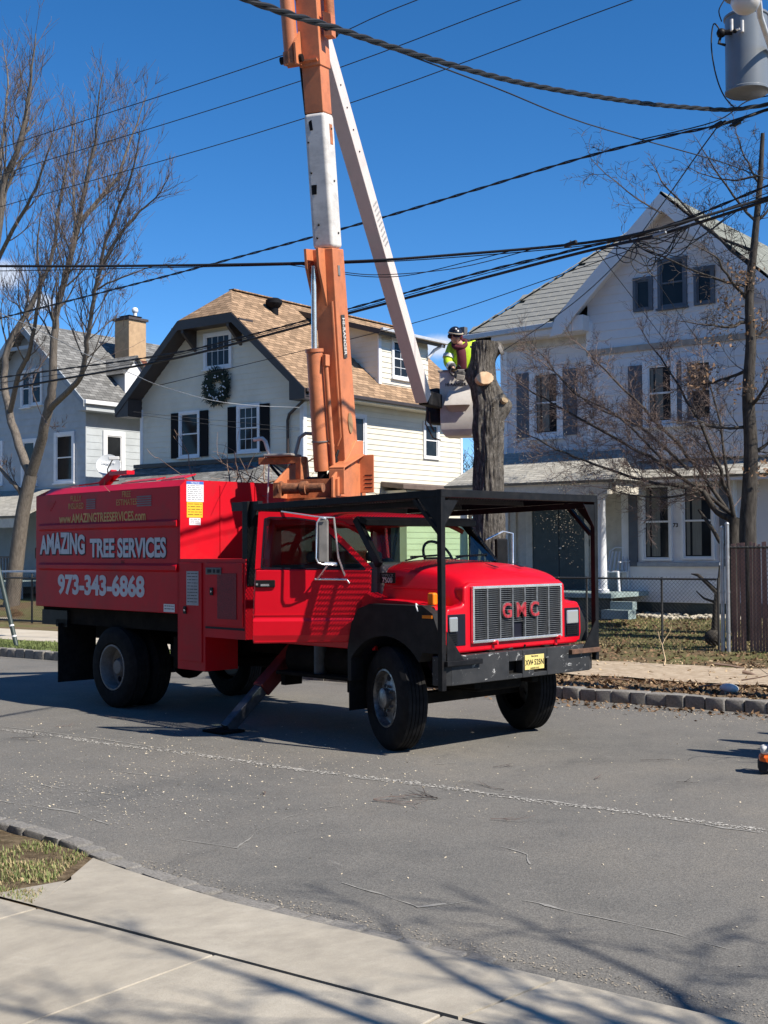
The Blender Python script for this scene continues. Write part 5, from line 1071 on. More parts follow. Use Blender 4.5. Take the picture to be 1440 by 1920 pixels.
# satellite dish on a mast beside the grey house
dc = pD(203, 873, 26.0); ds_ = thing('satellite_dish', 'grey satellite dish on a mast above the chip box', 'satellite dish', (dc.x, dc.y, .15))
n_ = (V((1.0, -.95, .55))).normalized(); mb = MB(); mb.lathe([(.001, -.05), (.09, -.042), (.17, -.02), (.245, .02), (.25, .022), (.245, .03), (.16, -.008), (.001, -.04)], 28, V((0, 0, dc.z-.15)), n_); mb.build('dish', pm('grey_dish', (.52, .54, .55), .45, var=.06), ds_, smooth=40)
k_ = V((0, 0, dc.z-.15)); mb = MB(); mb.tube([k_-n_*.05, k_-n_*.12-V((0, 0, .25)), V((0, 0, 0))+V((-.05, .05, .0))], .025, 8); mb.build('mast', pm('grey_mast', (.3, .3, .3), .5), ds_, smooth=50)
side = n_.cross(V((0, 0, 1))).normalized() ; upv = side.cross(n_)
mb = MB(); mb.tube([k_-upv*.22, k_-upv*.2+n_*.25, k_+n_*.36-side*.12], .012, 6); mb.build('feed_arm', M_BLK, ds_); mb = MB(); mb.bar(k_+n_*.34-side*.02, k_+n_*.36-side*.24, .07, .07); mb.build('feed_horn', pm('pale_grey_plastic', (.6, .6, .58), .5), ds_, bevel=.015)
text_mesh('lettering', 'DIRECTV', .075, M_WHT, ds_, frame(k_+n_*.006+upv*.075-side*(-.03), -side+upv*.25, upv), .002, .001) if False else text_mesh('lettering', 'DIRECTV', .07, M_WHT, ds_, frame(k_+n_*.012+upv*.06, -side, upv), .002, .002)

# ---------------- white house on the right
H = House('white_house', 'white gabled house with sage shingle roof and covered porch behind the bare trees', (-5.5, 14.5, .5))
YF = 14.5; B = lambda u, v: pY(u, v, YF)
XL = -8.80; ZE = 6.9; XG = -6.4; YG = 14.28
H.put(MB().box((XL, YF+.001, .3), (-.6, 24, ZE+.1)), 'wall_core', M_LILAC)
H.boards('Y', YF, XL, XG, 3.6, 6.25, .20, M_LILAC); H.boards('Y', YF, XL, XG, 6.30, ZE, .20, M_LILAC)
H.put(MB().box((XL-.03, YF-.05, .6), (XL+.14, YF-.0, ZE)), 'corner_board', M_TRIMW); H.put(MB().box((XL-.02, YF-.045, 6.24), (XG, YF, 6.31)), 'belt_board', M_LILAC); H.put(MB().box((XL-.05, YF-.06, ZE-.22), (XG, YF, ZE)), 'frieze_board', pm('beige_frieze', (.56, .52, .46), .6))
# gable front
gx, gz, gsl = -4.40, 9.50, .92; gl_ = -7.0
H.put(MB().prism([(XG, YG+.001, 3.9), (XG, YG+.001, 7.35), (gx, YG+.001, gz-.25), (-.9, YG+.001, 6.5), (-.9, YG+.001, 3.9)], (0, .6, 0)), 'gable_core', M_LILAC)
def clr(z):
    h = (gz+.02-z)/gsl
    return (max(XG, gx-h), min(-.7, gx+h)) if h > 0 else None
H.boards('Y', YG, XG, -.9, 6.45, 9.4, .20, M_LILAC, clr); H.boards('Y', YG, XG, -.9, 4.0, 6.32, .20, M_LILAC)
H.put(MB().box((XG-.02, YG-.06, 6.32), (-.9, YG, 6.45)), 'belt_board', pm('stained_trim', (.40, .33, .27), .7, var=.2, scale=4)); H.put(MB().box((XG-.03, YG-.04, 3.9), (XG+.12, YG+.25, 7.1)), 'corner_board', M_TRIMW)
H.put(MB().prism([(gx-1.6, YG-.05, 8.0), (gx+1.6, YG-.05, 8.0), (gx+1.5, YG-.05, 8.08), (gx-1.5, YG-.05, 8.08)], (0, .05, 0)), 'gable_belt', M_LILAC) if False else None
for s_ in (-1, 1):
    pts = [(gx, gz+.12), (gx+s_*2.2, gz+.12-2.2*gsl), (gx+s_*2.62, gz+.02-2.62*gsl+.06), (gx+s_*2.75, gz-.30-2.62*gsl), (gx+s_*2.45, gz-.42-2.45*gsl), (gx+s_*2.1, gz-.34-2.1*gsl), (gx, gz-.28)]
    H.put(MB().prism([(a, YG-.42, b) for a, b in pts], (0, .06, 0)), 'barge_board', M_LILAC); H.put(MB().prism([(gx, YG-.36, gz-.10), (gx+s_*2.6, YG-.36, gz-.10-2.6*gsl), (gx+s_*2.6, YG-.36, gz-.16-2.6*gsl), (gx, YG-.36, gz-.16)], (0, .36, 0)), 'gable_soffit', M_LILAC)
    o = (gx+s_*2.7, YG-.42, gz+.14-2.7*gsl) if s_ > 0 else (gx-2.7, 22, gz+.14-2.7*gsl)
    H.roof(o, (0, s_, 0), (-s_, 0, gsl), [(0, 0), (8.1, 0), (8.1, 2.7*sqrt(1+gsl**2)), (0, 2.7*sqrt(1+gsl**2))], M_ROOFL, .06)
for u0, v0, u1, v1 in ((1194, 528, 1220, 578), (1240, 493, 1284, 570), (1308, 508, 1336, 565)): win_px(H, u0, v0, u1, v1, YG, trim=M_SHUTB, fw=.07, mid=(u0 == 1240), sill=(u0 == 1240))
win_px(H, 1004, 702, 1048, 812, YF, shut=M_SHUTB, sw=.34, fw=.14, curt=True); win_px(H, 1216, 688, 1262, 790, YG, shut=M_SHUTB, sw=.34, fw=.12, curt=True); win_px(H, 1290, 680, 1335, 785, YG, fw=.12)
# main roof: front slope laid shingle by shingle, hip on the left
e0 = V((-9.46, 14.02, 7.12)); rs = .9; up_n = V((0, 1, rs)).normalized(); sl_n = V((1, 0, 0)).cross(up_n)
H.roof(tuple(e0-sl_n*.03), (1, 0, 0), (0, 1, rs), [(0, 0), (2.36, 0), (4.6, 3.09), (3.45, 4.64)], M_ROOFL, .06, 'roof_deck')
H.roof((e0.x+6.9, e0.y, e0.z), (0, 1, 0), (-1, 0, rs), [(0, 0), (6.9, 0), (3.45, 4.64)], M_ROOFL, .06, 'roof_slope')
H.roof((e0.x, e0.y+6.9, e0.z), (0, -1, 0), (1, 0, rs), [(0, 0), (6.9, 0), (3.45, 4.64)], M_ROOFL, .06, 'roof_slope'); H.roof((e0.x+6.9, e0.y+6.9, e0.z), (-1, 0, 0), (0, -1, rs), [(0, 0), (6.9, 0), (3.45, 4.64)], M_ROOFL, .06, 'roof_slope')
sme = []
for k in range(4):
    rr = random.Random(k); mb = MB(); mb.prism([(.006, 0, .0), (.424+rr.uniform(-.004, .004), rr.uniform(-.006, .006), 0), (.424, .30, -.018), (.006, .30, -.018)], (0, 0, .014)); sme.append(mb.mesh('roof_shingle', M_SHING))
rr = random.Random(9); row = 0; base4 = frame(e0, (1, 0, 0), (0, 1, rs)); cnt = 0
while row < 24:
    y_ = row*.20; hipx = y_/sqrt(1+rs*rs); x_ = (row % 2)*.215-.43
    while x_ < 5.0:
        wx = e0.x+x_; 
        if x_ > hipx-.05 and x_+.42 < 2.36+.971*y_/1.345+.12 and x_+.4 < 6.9-hipx and y_ < 4.5 and cnt < 300:
            o = link('roof_shingle', sme[rr.randrange(4)], H.e); M4 = base4 @ Matrix.Translation((x_, y_, .012+rr.uniform(0, .004))); M4.translation -= H.base; o.matrix_local = M4; cnt += 1
        x_ += .43
    row += 1
hip0 = e0+V((0, 0, .03))
for k in range(16):
    p = hip0+V((1, 1, rs))*(.22*k); H.put(MB().bar(p, p+V((1, 1, rs))*.25+V((0, 0, .012)), .26, .02, tuple(V((-1, -1, 2/rs)).normalized())), 'hip_shingle', M_SHING)
H.put(MB().bar((-9.62, 13.98, 7.03), (gl_+.1, 13.98, 7.08), .13, .13), 'gutter', M_GUT, bevel=.02); H.put(MB().bar((-9.45, 14.1, 6.93), (gl_+.3, 14.1, 6.96), .2, .12), 'fascia', M_LILAC); H.put(MB().box((-9.4, 14.02, 6.86), (XG, YF, 6.90)), 'soffit', M_LILAC); H.put(MB().box((-9.45, 14.0, 6.86), (XL, 24, 6.98)), 'soffit', M_LILAC)
H.put(MB().box((-9.66, 13.95, 7.09), (-9.52, 14.09, 7.30)), 'gutter_end', pm('dark_bracket', (.1, .1, .11), .6))
H.put(MB().box((-7.05, 13.95, 6.88), (XG+.05, YF, 7.22)), 'eave_return', M_LILAC)
# porch
PY = 12.62; pxl, pxr = -8.95, -5.05
for zb_ in range(14): H.put(MB().prism([(XL, YF, 1.0+.17*zb_), (XL, YF-.024, 1.0+.17*zb_), (XL, YF-.004, 1.0+.17*zb_+.17), (XL, YF, 1.0+.17*zb_+.17)], (3.3, 0, 0)), 'siding_board', M_BEIGE)
H.roof((pxl-.15, PY-.2, 3.42), (1, 0, 0), (0, 2.1, .85), [(0, 0), (4.25, 0), (3.6, 2.27), (.0, 2.27)], M_ROOFW, .06, 'porch_roof'); H.roof((pxr+.2, PY-.2, 3.42), (0, 1, 0), (-.65, 0, .85), [(0, 0), (2.1, 0), (2.1, 1.07)], M_ROOFW, .06, 'porch_roof')
H.put(MB().box((pxl, PY-.12, 3.12), (pxr, PY+.10, 3.37)), 'porch_beam', M_BEIGE); H.put(MB().box((pxr-.12, PY+.1, 3.14), (pxr+.08, YF, 3.36)), 'porch_beam', M_BEIGE); H.put(MB().box((pxl-.1, PY-.17, 3.36), (pxr+.14, PY-.1, 3.42)), 'porch_fascia', M_TRIMW)
mb = MB(); mb.lathe([(.14, 0), (.14, .06), (.10, .08), (.095, .6), (.075, 1.95), (.11, 2.0), (.13, 2.05)], 18, (-5.25, PY, 1.07)); H.put(mb, 'porch_column', M_TRIMW, smooth=40); mb = MB(); mb.lathe([(.14, 0), (.14, .06), (.10, .08), (.095, .6), (.075, 1.95), (.11, 2.0), (.13, 2.05)], 18, (-8.7, PY, 1.07)); H.put(mb, 'porch_column', M_TRIMW, smooth=40)
H.put(MB().box((pxl, PY-.2, .96), (-4.95, YF, 1.06)), 'porch_floor', M_STEP, bevel=.008); H.put(MB().box((pxl, PY-.12, .5), (-5.0, PY-.05, .96)), 'porch_skirt', M_FOUND)
for k in range(3): H.put(MB().box((-5.0, PY-.55-.0*k, .56+.0), (-4.4, PY-.2, .74)) if k == 0 else MB().box((-5.0+.05*k, PY-.25, .74), (-4.45, PY-.05, .9)), 'porch_step', M_STEP) if k < 2 else None
dl, dr = B(1004, 1000), B(1097, 1000); H.put(MB().box((dl.x-.05, YF-.05, 1.05), (dr.x+.02, YF-.03, 3.3)), 'door', M_DOORG); mdx = (dl.x+dr.x)/2; H.put(MB().box((mdx-.008, YF-.054, 1.05), (mdx+.008, YF-.0495, 3.3)), 'door_meeting_strip', M_INK)
H.put(MB().box((dl.x-.22, YF-.07, 1.05), (dl.x-.05, YF-.03, 3.36)), 'door_trim', M_BEIGE); H.put(MB().box((dr.x+.02, YF-.07, 1.05), (dr.x+.12, YF-.03, 3.36)), 'door_trim', M_BEIGE); mb = MB(); mb.sphere((mdx+.06, YF-.09, 2.0), .035, 10); H.put(mb, 'door_knob', M_CHR)
q = B(1100, 1018); H.put(MB().box((q.x+.02, YF-.035, q.z-.08), (q.x+.09, YF-.02, q.z+.08)), 'mailbox', M_SHUT)
q = B(990, 1000); H.put(MB().box((q.x-.45, YF-.05, 1.05), (q.x-.3, YF-.026, 3.3)), 'corner_board', M_BEIGE)
# bay with paired windows
bl, br_ = B(1177, 1000).x, -3.02; YBY = 14.2
H.put(MB().box((bl, YBY, .82), (br_, YF, 3.55)), 'bay_wall', M_TRIMW); H.put(MB().box((bl+.02, YBY+.06, .3), (-.8, YF, .82)), 'foundation', M_FOUND); H.put(MB().box((br_, YBY+.2, .82), (-.8, YF, 3.9)), 'bay_side_wall', M_LILAC)
for k in range(4): H.put(MB().box((bl, YBY-.012-.003*(k % 2), .83+.2*k), (br_, YBY, .83+.2*k+.19)), 'siding_board', M_TRIMW)
win_px(H, 1208, 912, 1258, 1048, YBY, fw=.05, curt=True, sill=False, trim=M_TRIMW); win_px(H, 1282, 910, 1338, 1046, YBY, fw=.05, curt=True, sill=False)
p, q = pY(1198, 1056, YBY), pY(1352, 1053, YBY); H.put(MB().box((p.x, YBY-.09, p.z-.07), (q.x, YBY-.01, p.z+.02)), 'window_ledge', pm('grey_ledge', (.30, .33, .37), .6))
for u0, u1 in ((1179, 1197), (1349, 1368)): p, q = pY(u0, 920, YBY), pY(u1, 1062, YBY); H.put(MB().box((p.x, YBY-.045, q.z), (q.x, YBY-.012, 3.42)), 'shutter', M_SHUTB, bevel=.006)
p = pY(1270, 985, YBY); text_mesh('house_number', '73', .12, M_SHUT, H.e, frame(V((p.x, YBY-.09, p.z))-H.base, (1, 0, 0), (0, 0, 1)), .004)
H.put(MB().box((p.x-.10, YBY-.085, p.z-.55), (p.x+.10, YBY-.012, 3.4)), 'window_mullion', M_TRIMW) if False else None
H.roof((bl-.4, YBY-.4, 3.5), (1, 0, 0), (0, 1.0, .62), [(0, 0), (4.7, 0), (4.3, 1.0), (1.1, 1.0)], M_ROOFW, .06, 'bay_roof'); H.put(MB().box((bl-.35, YBY-.35, 3.38), (-.9, YBY-.28, 3.5)), 'bay_fascia', M_LILAC)
# white rear outbuilding corner between the houses
# porch chair
ch = pY(1150, 1110, 13.9); c_ = thing('plastic_chair', 'white plastic garden chair on the white house porch', 'chair', (ch.x, 13.9, 1.06)); M_PL = pm('white_plastic', (.62, .63, .66), .5, var=.05)
MB().box((-.24, -.24, .40), (.24, .22, .44)).build('seat', M_PL, c_, bevel=.015)
for k in range(5): MB().bar((-.20+.10*k, .22, .44), (-.17+.085*k, .34, .86), .045, .02, (0, 1, 0)).build('back_slat', M_PL, c_)
MB().tube([(-.26, .22, .42), (-.24, .34, .86), (-.12, .37, .95), (.12, .37, .95), (.24, .34, .86), (.26, .22, .42)], .02, 8).build('back_frame', M_PL, c_, smooth=50)
for sx_ in (-1, 1):
    MB().bar((sx_*.26, -.24, .63), (sx_*.26, .26, .65), .05, .025).build('arm', M_PL, c_)
    for sy in (-.23, .22): MB().bar((sx_*.27, sy*1.1, 0), (sx_*.23, sy, .42), .045, .045).build('leg', M_PL, c_)
# ================================================================ trees and plants
def bark_mat(name, c0, c1, sc_=22, bump=.6):
    m = MT(name)
    f = m.noise(sc_, 7, .7, stretch=(1, 1, .22)); m.col(m.ramp(f, [(.3, c0), (.65, c1)])).set(Roughness=.9, Specular_IOR_Level=.15).bump(f, bump, .02); return m.m
M_MAPLE = bark_mat('grey_maple_bark', (.085, .072, .06), (.21, .18, .15)); M_TWIG = pm('maple_twig_bark', (.14, .105, .09), .9, var=.2); M_OAKB = bark_mat('dark_oak_bark', (.022, .019, .017), (.085, .075, .065)); M_TWR = pm('reddish_twig_bark', (.155, .11, .092), .9, var=.25)
M_TWO = pm('oak_twig_bark', (.075, .06, .052), .9, var=.25)
M_DEADL = pm('dead_oak_leaf', (.20, .115, .06), .8, var=.4, scale=40)
class Tree:
    def __init__(s, seed): s.r = random.Random(seed); s.limb = MB(); s.twig = MB(); s.tips = []; s.nseg = 0
    def smooth(s, pts, n=4):
        out = []
        for i in range(len(pts)-1):
            p0, p1, p2, p3 = pts[max(i-1, 0)], pts[i], pts[i+1], pts[min(i+2, len(pts)-1)]
            for k in range(n):
                t = k/n; out.append(.5*((2*p1)+(p2-p0)*t+(2*p0-5*p1+4*p2-p3)*t*t+(3*p1-p0-3*p2+p3)*t**3))
        return out+[pts[-1]]
    def draw(s, pts, r0, r1, n=None):
        m = len(pts); rs = [r0+(r1-r0)*(i/(m-1)) for i in range(m)]
        big = r0 > .02; (s.limb if big else s.twig).tube(pts, rs, n or (10 if r0 > .08 else 7 if big else 4 if r0 > .008 else 3), cap=False)
    def grow(s, p, d, ln, r, lvl, up=.25, wander=.22, kids=(4, 7), maxl=3, shr=.58, spread=.75, flat=None, minr=.0028, kr=.62):
        rn = s.r; k = max(3, int(ln/.18)) if lvl < 2 else 3
        pts = [p.copy()]; d = d.normalized(); st = ln/k; dirs = [d]
        for i in range(k):
            d = (d+V((rn.gauss(0, wander), rn.gauss(0, wander), rn.gauss(0, wander)))*(.6 if lvl < 2 else 1)+V((0, 0, up*.35))).normalized()
            pts.append(pts[-1]+d*st); dirs.append(d)
        r1 = max(minr*.7, r*.35); s.draw(pts, r, r1); s.tips.append(pts[-1])
        if lvl >= maxl: return
        nk = rn.randint(*kids)
        for j in range(nk):
            t = rn.uniform(.22, .98); i = min(k, int(t*k+.5)); base = pts[i]; dd = dirs[i]
            a = dd.orthogonal().normalized(); b = dd.cross(a); th = rn.uniform(0, 2*pi); side = a*cos(th)+b*sin(th)
            nd = (dd*(1-spread*.4)+side*spread*rn.uniform(.6, 1.1)+V((0, 0, up*rn.uniform(.2, 1.)))).normalized()
            rr = max(minr, (r+(r1-r)*t)*kr*rn.uniform(.7, 1.0)); s.grow(base, nd, ln*shr*rn.uniform(.6, 1.15), rr, lvl+1, up, wander, kids, maxl, shr, spread, flat, minr, kr)
    def main(s, pts, r0, r1, kids, klen, kw, sub=4, frm=.15):
        q = s.smooth([V(p) for p in pts], sub)
        for i in range(1, len(q)-1): q[i] = q[i]+V((s.r.gauss(0, 1), s.r.gauss(0, 1), s.r.gauss(0, 1)))*.012
        s.draw(q, r0, r1); n = len(q)
        for j in range(kids):
            t = frm+(1-frm)*(j+s.r.random())/kids; i = min(n-2, int(t*(n-1))); dd = (q[i+1]-q[i]).normalized(); a = dd.orthogonal().normalized(); b = dd.cross(a); th = s.r.uniform(0, 2*pi)
            side = a*cos(th)+b*sin(th); kk = dict(kw); up = kk.get('up', .25); nd = (dd*.75+side*s.r.uniform(.5, 1.0)+V((0, 0, up))).normalized(); rr = r0+(r1-r0)*t
            s.grow(q[i], nd, klen*s.r.uniform(.6, 1.15)*(1-.25*t), max(.006, rr*.33), 1, **kk)
        s.grow(q[-1], (q[-1]-q[-2]), klen*.8, r1, 1, **kw)
    def build(s, e, base, bark, twig):
        o = s.limb.build('trunk', bark, e, smooth=60, fix=False); o.location = -V(base)
        o2 = s.twig.build('twigs', twig, e, smooth=60, fix=False); o2.location = -V(base); o2['kind'] = 'stuff'
        return o, o2
# --- maple in the grey house's yard
TY_ = 12.0
def mp(u, v, dy=0.): return pY(u, v, TY_+dy)
tb = mp(22, 1142); e = thing('bare_maple_tree', 'tall bare maple with forked grey trunk at the left behind the fence', 'tree', (tb.x, tb.y, .2))
t = Tree(11); kw = dict(up=.34, wander=.13, kids=(4, 6), maxl=3, shr=.60, spread=.62, minr=.0055, kr=.60)
fk = mp(58, 890)
t.draw(t.smooth([V((tb.x-.1, tb.y, .05)), V((tb.x, tb.y, .5)), mp(31, 1050), mp(43, 960), fk]), .26, .185)
t.main([fk, mp(36, 838, .1), mp(18, 775, .2), mp(8, 705, .4), mp(18, 640, .5), mp(48, 590, .8), mp(78, 530, 1), mp(100, 470, 1.1), mp(108, 400, 1.2), mp(125, 310, 1.4)], .14, .032, 27, 2.0, kw, frm=.4)
t.main([mp(18, 775, .2), mp(36, 700, -.3), mp(55, 660, -.6), mp(66, 600, -.9), mp(75, 540, -1.1), mp(70, 470, -1.3)], .085, .03, 8, 1.6, kw)
t.main([fk, mp(76, 835, -.1), mp(90, 770, -.3), mp(99, 715, -.4), mp(101, 640, -.5), mp(108, 580, -.5), mp(128, 500, -.6), mp(148, 420, -.6), mp(160, 345, -.7), mp(180, 260, -.8)], .165, .036, 34, 2.1, kw, frm=.45)
t.main([mp(96, 765, -.3), mp(128, 733, -.7), mp(152, 703, -1), mp(163, 640, -1.3), mp(172, 580, -1.5), mp(186, 510, -1.7), mp(205, 430, -1.9), mp(240, 350, -2.1)], .09, .03, 28, 1.9, kw, frm=.3)
t.main([mp(148, 420, -.6), mp(185, 375, -.2), mp(220, 330, .2), mp(245, 260, .6)], .075, .028, 12, 1.7, kw); t.main([mp(186, 510, -1.7), mp(225, 440, -1.6), mp(270, 390, -1.4)], .06, .025, 10, 1.5, kw)
t.main([mp(128, 500, -.6), mp(140, 430, .3), mp(138, 350, .8), mp(140, 270, 1.)], .06, .025, 10, 1.6, kw)
t.main([mp(178, 545, -1.5), mp(230, 520, -1.4), mp(285, 500, -1.2)], .03, .012, 7, .9, dict(kw, up=.1)); t.main([mp(108, 880), mp(112, 880)] if False else [mp(47, 940), mp(30, 912, -.2), mp(14, 895, -.3), mp(-6, 870, -.4)], .075, .05, 3, .8, kw)
t.main([mp(60, 620, -.9), mp(40, 580, -1), mp(15, 560, -1.2)], .03, .012, 5, .9, kw); t.main([mp(100, 650, -.5), mp(60, 720, -.9), mp(85, 790, -1.2), mp(100, 800, -1.3)], .02, .012, 3, .5, kw)
t.build(e, (tb.x, tb.y, .2), M_MAPLE, M_TWIG)
# --- second bare tree rising at the very left
tb = pY(-70, 1130, 14.0); e = thing('bare_maple_tree', 'bare tree whose limbs reach in from the left edge', 'tree', (tb.x, tb.y, .3)); t = Tree(12)
f_ = lambda u, v, dy=0: pY(u, v, 14+dy)
t.draw(t.smooth([V((tb.x, tb.y, .1)), f_(-68, 1000), f_(-60, 800), f_(-45, 650)]), .34, .2)
t.main([f_(-45, 650), f_(-20, 520), f_(0, 400), f_(8, 340), f_(30, 290), f_(45, 230), f_(55, 170)], .17, .05, 20, 2.2, kw, frm=.35); t.main([f_(-20, 520), f_(25, 430, -.5), f_(60, 370, -.8), f_(85, 300, -1.)], .08, .03, 11, 1.8, kw, frm=.2); t.main([f_(0, 400), f_(2, 300, .5), f_(10, 220, .7), f_(15, 150, 1)], .07, .03, 11, 1.8, kw)
t.build(e, (tb.x, tb.y, .3), M_MAPLE, M_TWIG)
# --- oak by the slatted fence and the fine-twigged ornamental tree before the white house
OY = 11.3; g_ = lambda u, v, dy=0: pY(u, v, OY+dy)
tb = g_(1408, 1075); e = thing('bare_oak_tree', 'slim dark oak with a few dead brown leaves behind the slatted fence', 'tree', (tb.x, tb.y, .25)); t = Tree(21)
kwo = dict(up=.10, wander=.24, kids=(3, 6), maxl=3, shr=.55, spread=.9, minr=.0042, kr=.6)
ax_ = [V((tb.x, tb.y, .1)), g_(1402, 1010), g_(1405, 930), g_(1408, 840), g_(1403, 740), g_(1408, 640), g_(1405, 560), g_(1415, 450), g_(1425, 340), g_(1430, 250)]
q = t.smooth(ax_); t.draw(q, .17, .035)
for (u, v, u1, v1, dy, r_) in ((1405, 600, 1330, 610, -.5, .04), (1406, 690, 1300, 720, .4, .035), (1404, 560, 1340, 480, -.6, .04), (1412, 470, 1290, 400, .3, .035), (1420, 420, 1330, 300, -.4, .03), (1410, 500, 1240, 340, .2, .035), (1405, 640, 1440, 600, .5, .035), (1406, 760, 1450, 700, -.4, .04), (1425, 350, 1380, 250, .4, .025), (1406, 540, 1220, 470, -.8, .03), (1405, 800, 1310, 790, -.5, .035), (1405, 850, 1470, 800, .3, .04), (1425, 330, 1330, 330, -.3, .025), (1415, 420, 1460, 360, .3, .03), (1240, 400, 1110, 300, .2, .018)):
    p0, p1 = g_(u, v), g_(u1, v1, dy); m_ = p0.lerp(p1, .5)+V((0, 0, -.08)); t.main([p0, m_, p1], r_, r_*.4, 9, .75, kwo, frm=.1)
t.build(e, (tb.x, tb.y, .25), M_OAKB, M_TWO)
rn = random.Random(8); mb = MB()
for (u, v, n_) in ((1390, 520, 90), (1345, 635, 45), (1375, 585, 30), (1330, 690, 30), (1300, 715, 30), (1290, 700, 15), (1425, 600, 30), (1430, 880, 40), (1395, 730, 40), (1435, 620, 25), (1440, 700, 30), (1360, 560, 20)):
    c = g_(u, v, -.3)
    for k in range(n_):
        p = c+V((rn.gauss(0, .16), rn.gauss(0, .16), rn.gauss(0, .10))); a = V((rn.gauss(0, 1), rn.gauss(0, 1), rn.gauss(0, 1))).normalized(); b = a.orthogonal().normalized(); s_ = rn.uniform(.025, .055)
        mb.add([p-a*s_, p+b*s_*.5, p+a*s_+b*.01, p-b*s_*.5], [(0, 1, 2), (0, 2, 3)])
o = mb.build('dead_leaves', M_DEADL, e, fix=False); o.location = -V((tb.x, tb.y, .25)); o['kind'] = 'stuff'
tb = pY(1372, 1075, 11.9); e = thing('ornamental_tree', 'fine twigged reddish bare tree spreading before the white house', 'tree', (tb.x, tb.y, .3)); t = Tree(22)
h_ = lambda u, v, dy=0: pY(u, v, 11.9+dy)
kwr = dict(up=.10, wander=.20, kids=(7, 9), maxl=3, shr=.57, spread=.75, minr=.0032, kr=.55)
t.draw(t.smooth([V((tb.x, tb.y, .15)), h_(1374, 1010), h_(1378, 970)]), .13, .11)
c0 = h_(1378, 975)
t.draw(t.smooth([c0, h_(1345, 960, -.1), h_(1318, 920, -.2)]), .07, .05)
t.draw(t.smooth([h_(1378, 990), h_(1356, 1020, -.1), h_(1335, 990, -.15), h_(1310, 955, -.2)]), .05, .03) 
for pts, r_, kn in (([c0, h_(1330, 930), h_(1240, 870, -.3), h_(1150, 820, -.5), h_(1060, 770, -.6), h_(990, 730, -.7)], .055, 20), ([c0, h_(1325, 900, .3), h_(1250, 810, .4), h_(1170, 730, .5), h_(1110, 670, .5)], .055, 18), ([c0, h_(1350, 880, -.4), h_(1310, 790, -.5), h_(1270, 720, -.6), h_(1230, 660, -.7)], .05, 15), ([h_(1318, 920), h_(1230, 905, -.5), h_(1140, 880, -.8), h_(1060, 850, -1.), h_(1000, 820, -1.1)], .045, 16), ([c0, h_(1360, 860, .5), h_(1345, 770, .7), h_(1320, 690, .8)], .045, 11), ([h_(1290, 880), h_(1200, 800, .2), h_(1110, 760, .2), h_(1030, 690, .2)], .04, 16), ([h_(1250, 870), h_(1160, 780, -.2), h_(1080, 740, -.5), h_(1010, 660, -.6)], .03, 13), ([h_(1318, 920), h_(1270, 930, -.5), h_(1200, 930, -.9), h_(1130, 915, -1.1)], .03, 9)):
    t.main(pts, r_*.85, r_*.28, int(kn*1.45), .85, kwr, frm=.15)
t.build(e, (tb.x, tb.y, .3), M_OAKB, M_TWR)
# --- bare trees in the gap behind, between the houses
for i, (u, Y, seed, lab) in enumerate(((880, 44, 31, 'pale bare tree seen in the gap between cream and white houses'), (850, 58, 32, 'far bare tree low on the skyline behind the cut trunk'))):
    tb = pY(u, 1000, Y); e = thing('background_tree', lab, 'tree', (tb.x, tb.y, .2)); t = Tree(seed)
    t.main([V((tb.x, tb.y, .2)), V((tb.x+.1, tb.y, 2.5)), V((tb.x-.1, tb.y, 4.5)), V((tb.x+.2, tb.y, 6.0))], .2, .06, 18, 2.4, dict(up=.25, wander=.16, kids=(4, 6), maxl=3, shr=.6, spread=.7, minr=.011, kr=.6), frm=.2); t.build(e, (tb.x, tb.y, .2), M_OAKB, M_TWO)
# --- the street tree being taken down: a bare bole with ridged bark
bc = pY(915, 1040, 4.7); TX, TYY = bc.x, 4.7
e = thing('cut_tree_trunk', 'limbless upright tree trunk with a fresh pale saw cut beside the bucket', 'tree', (TX, TYY, .13)); pxm = FPX/18.75
prof = [(a, o_, r_*.93) for a, o_, r_ in [(0.0, 0, .40), (.25, 0, .34), (.9, 0, .31), (1.6, .0, .285), (2.0, .0, .275), (2.5, .02, .245), (3.2, .02, .235), (3.7, .02, .245), (3.98, .03, .255), (4.2, -.01, .235), (4.45, -.05, .195), (4.75, -.04, .18), (4.92, -.03, .185), (4.95, -.03, .18)]]
nz_, na = 150, 96; mb = MB()
def tr(z):
    for (a, oa, ra), (b, ob, rb) in zip(prof, prof[1:]):
        if a <= z <= b: k = (z-a)/(b-a); k = k*k*(3-2*k); return oa+(ob-oa)*k, ra+(rb-ra)*k
    return prof[-1][1:]
RX = V((CR.x, CR.y, 0)).normalized(); CDIR = V((CAMP.x-TX, CAMP.y-TYY, 0)).normalized()
for i in range(nz_+1):
    z = 4.95*i/nz_; off, r_ = tr(z)
    for j in range(na):
        a = 2*pi*j/na; ca, sa = cos(a), sin(a)
        w_ = noise.noise(V((ca*2.2, sa*2.2, z*.35)))*.5
        rid = abs(noise.noise(V((ca*6.2+w_, sa*6.2+w_, z*1.9)))); rid2 = abs(noise.noise(V((ca*13+w_, sa*13, z*4.5)))); rr = r_*(1-.0)+.055*rid**.8*1.3+.02*rid2-.035
        d = RX*ca+CDIR*sa
        # burl on the right flank, old branch collars
        bz = (z-4.0)/.17; ba = (a if a < pi else a-2*pi)/.55; rr += .10*math.exp(-bz*bz-ba*ba)
        bz = (z-4.84)/.12; rr += .13*math.exp(-bz*bz-(((a if a < pi else a-2*pi)+.05)/.4)**2)
        bz = (z-4.40)/.14; rr += .055*math.exp(-bz*bz-((a-pi*.47)/.5)**2); bz = (z-4.42)/.13; rr += .07*math.exp(-bz*bz-((a-pi*.95)/.4)**2)
        mb.v.append(V((0, 0, z))+RX*off+d*rr)
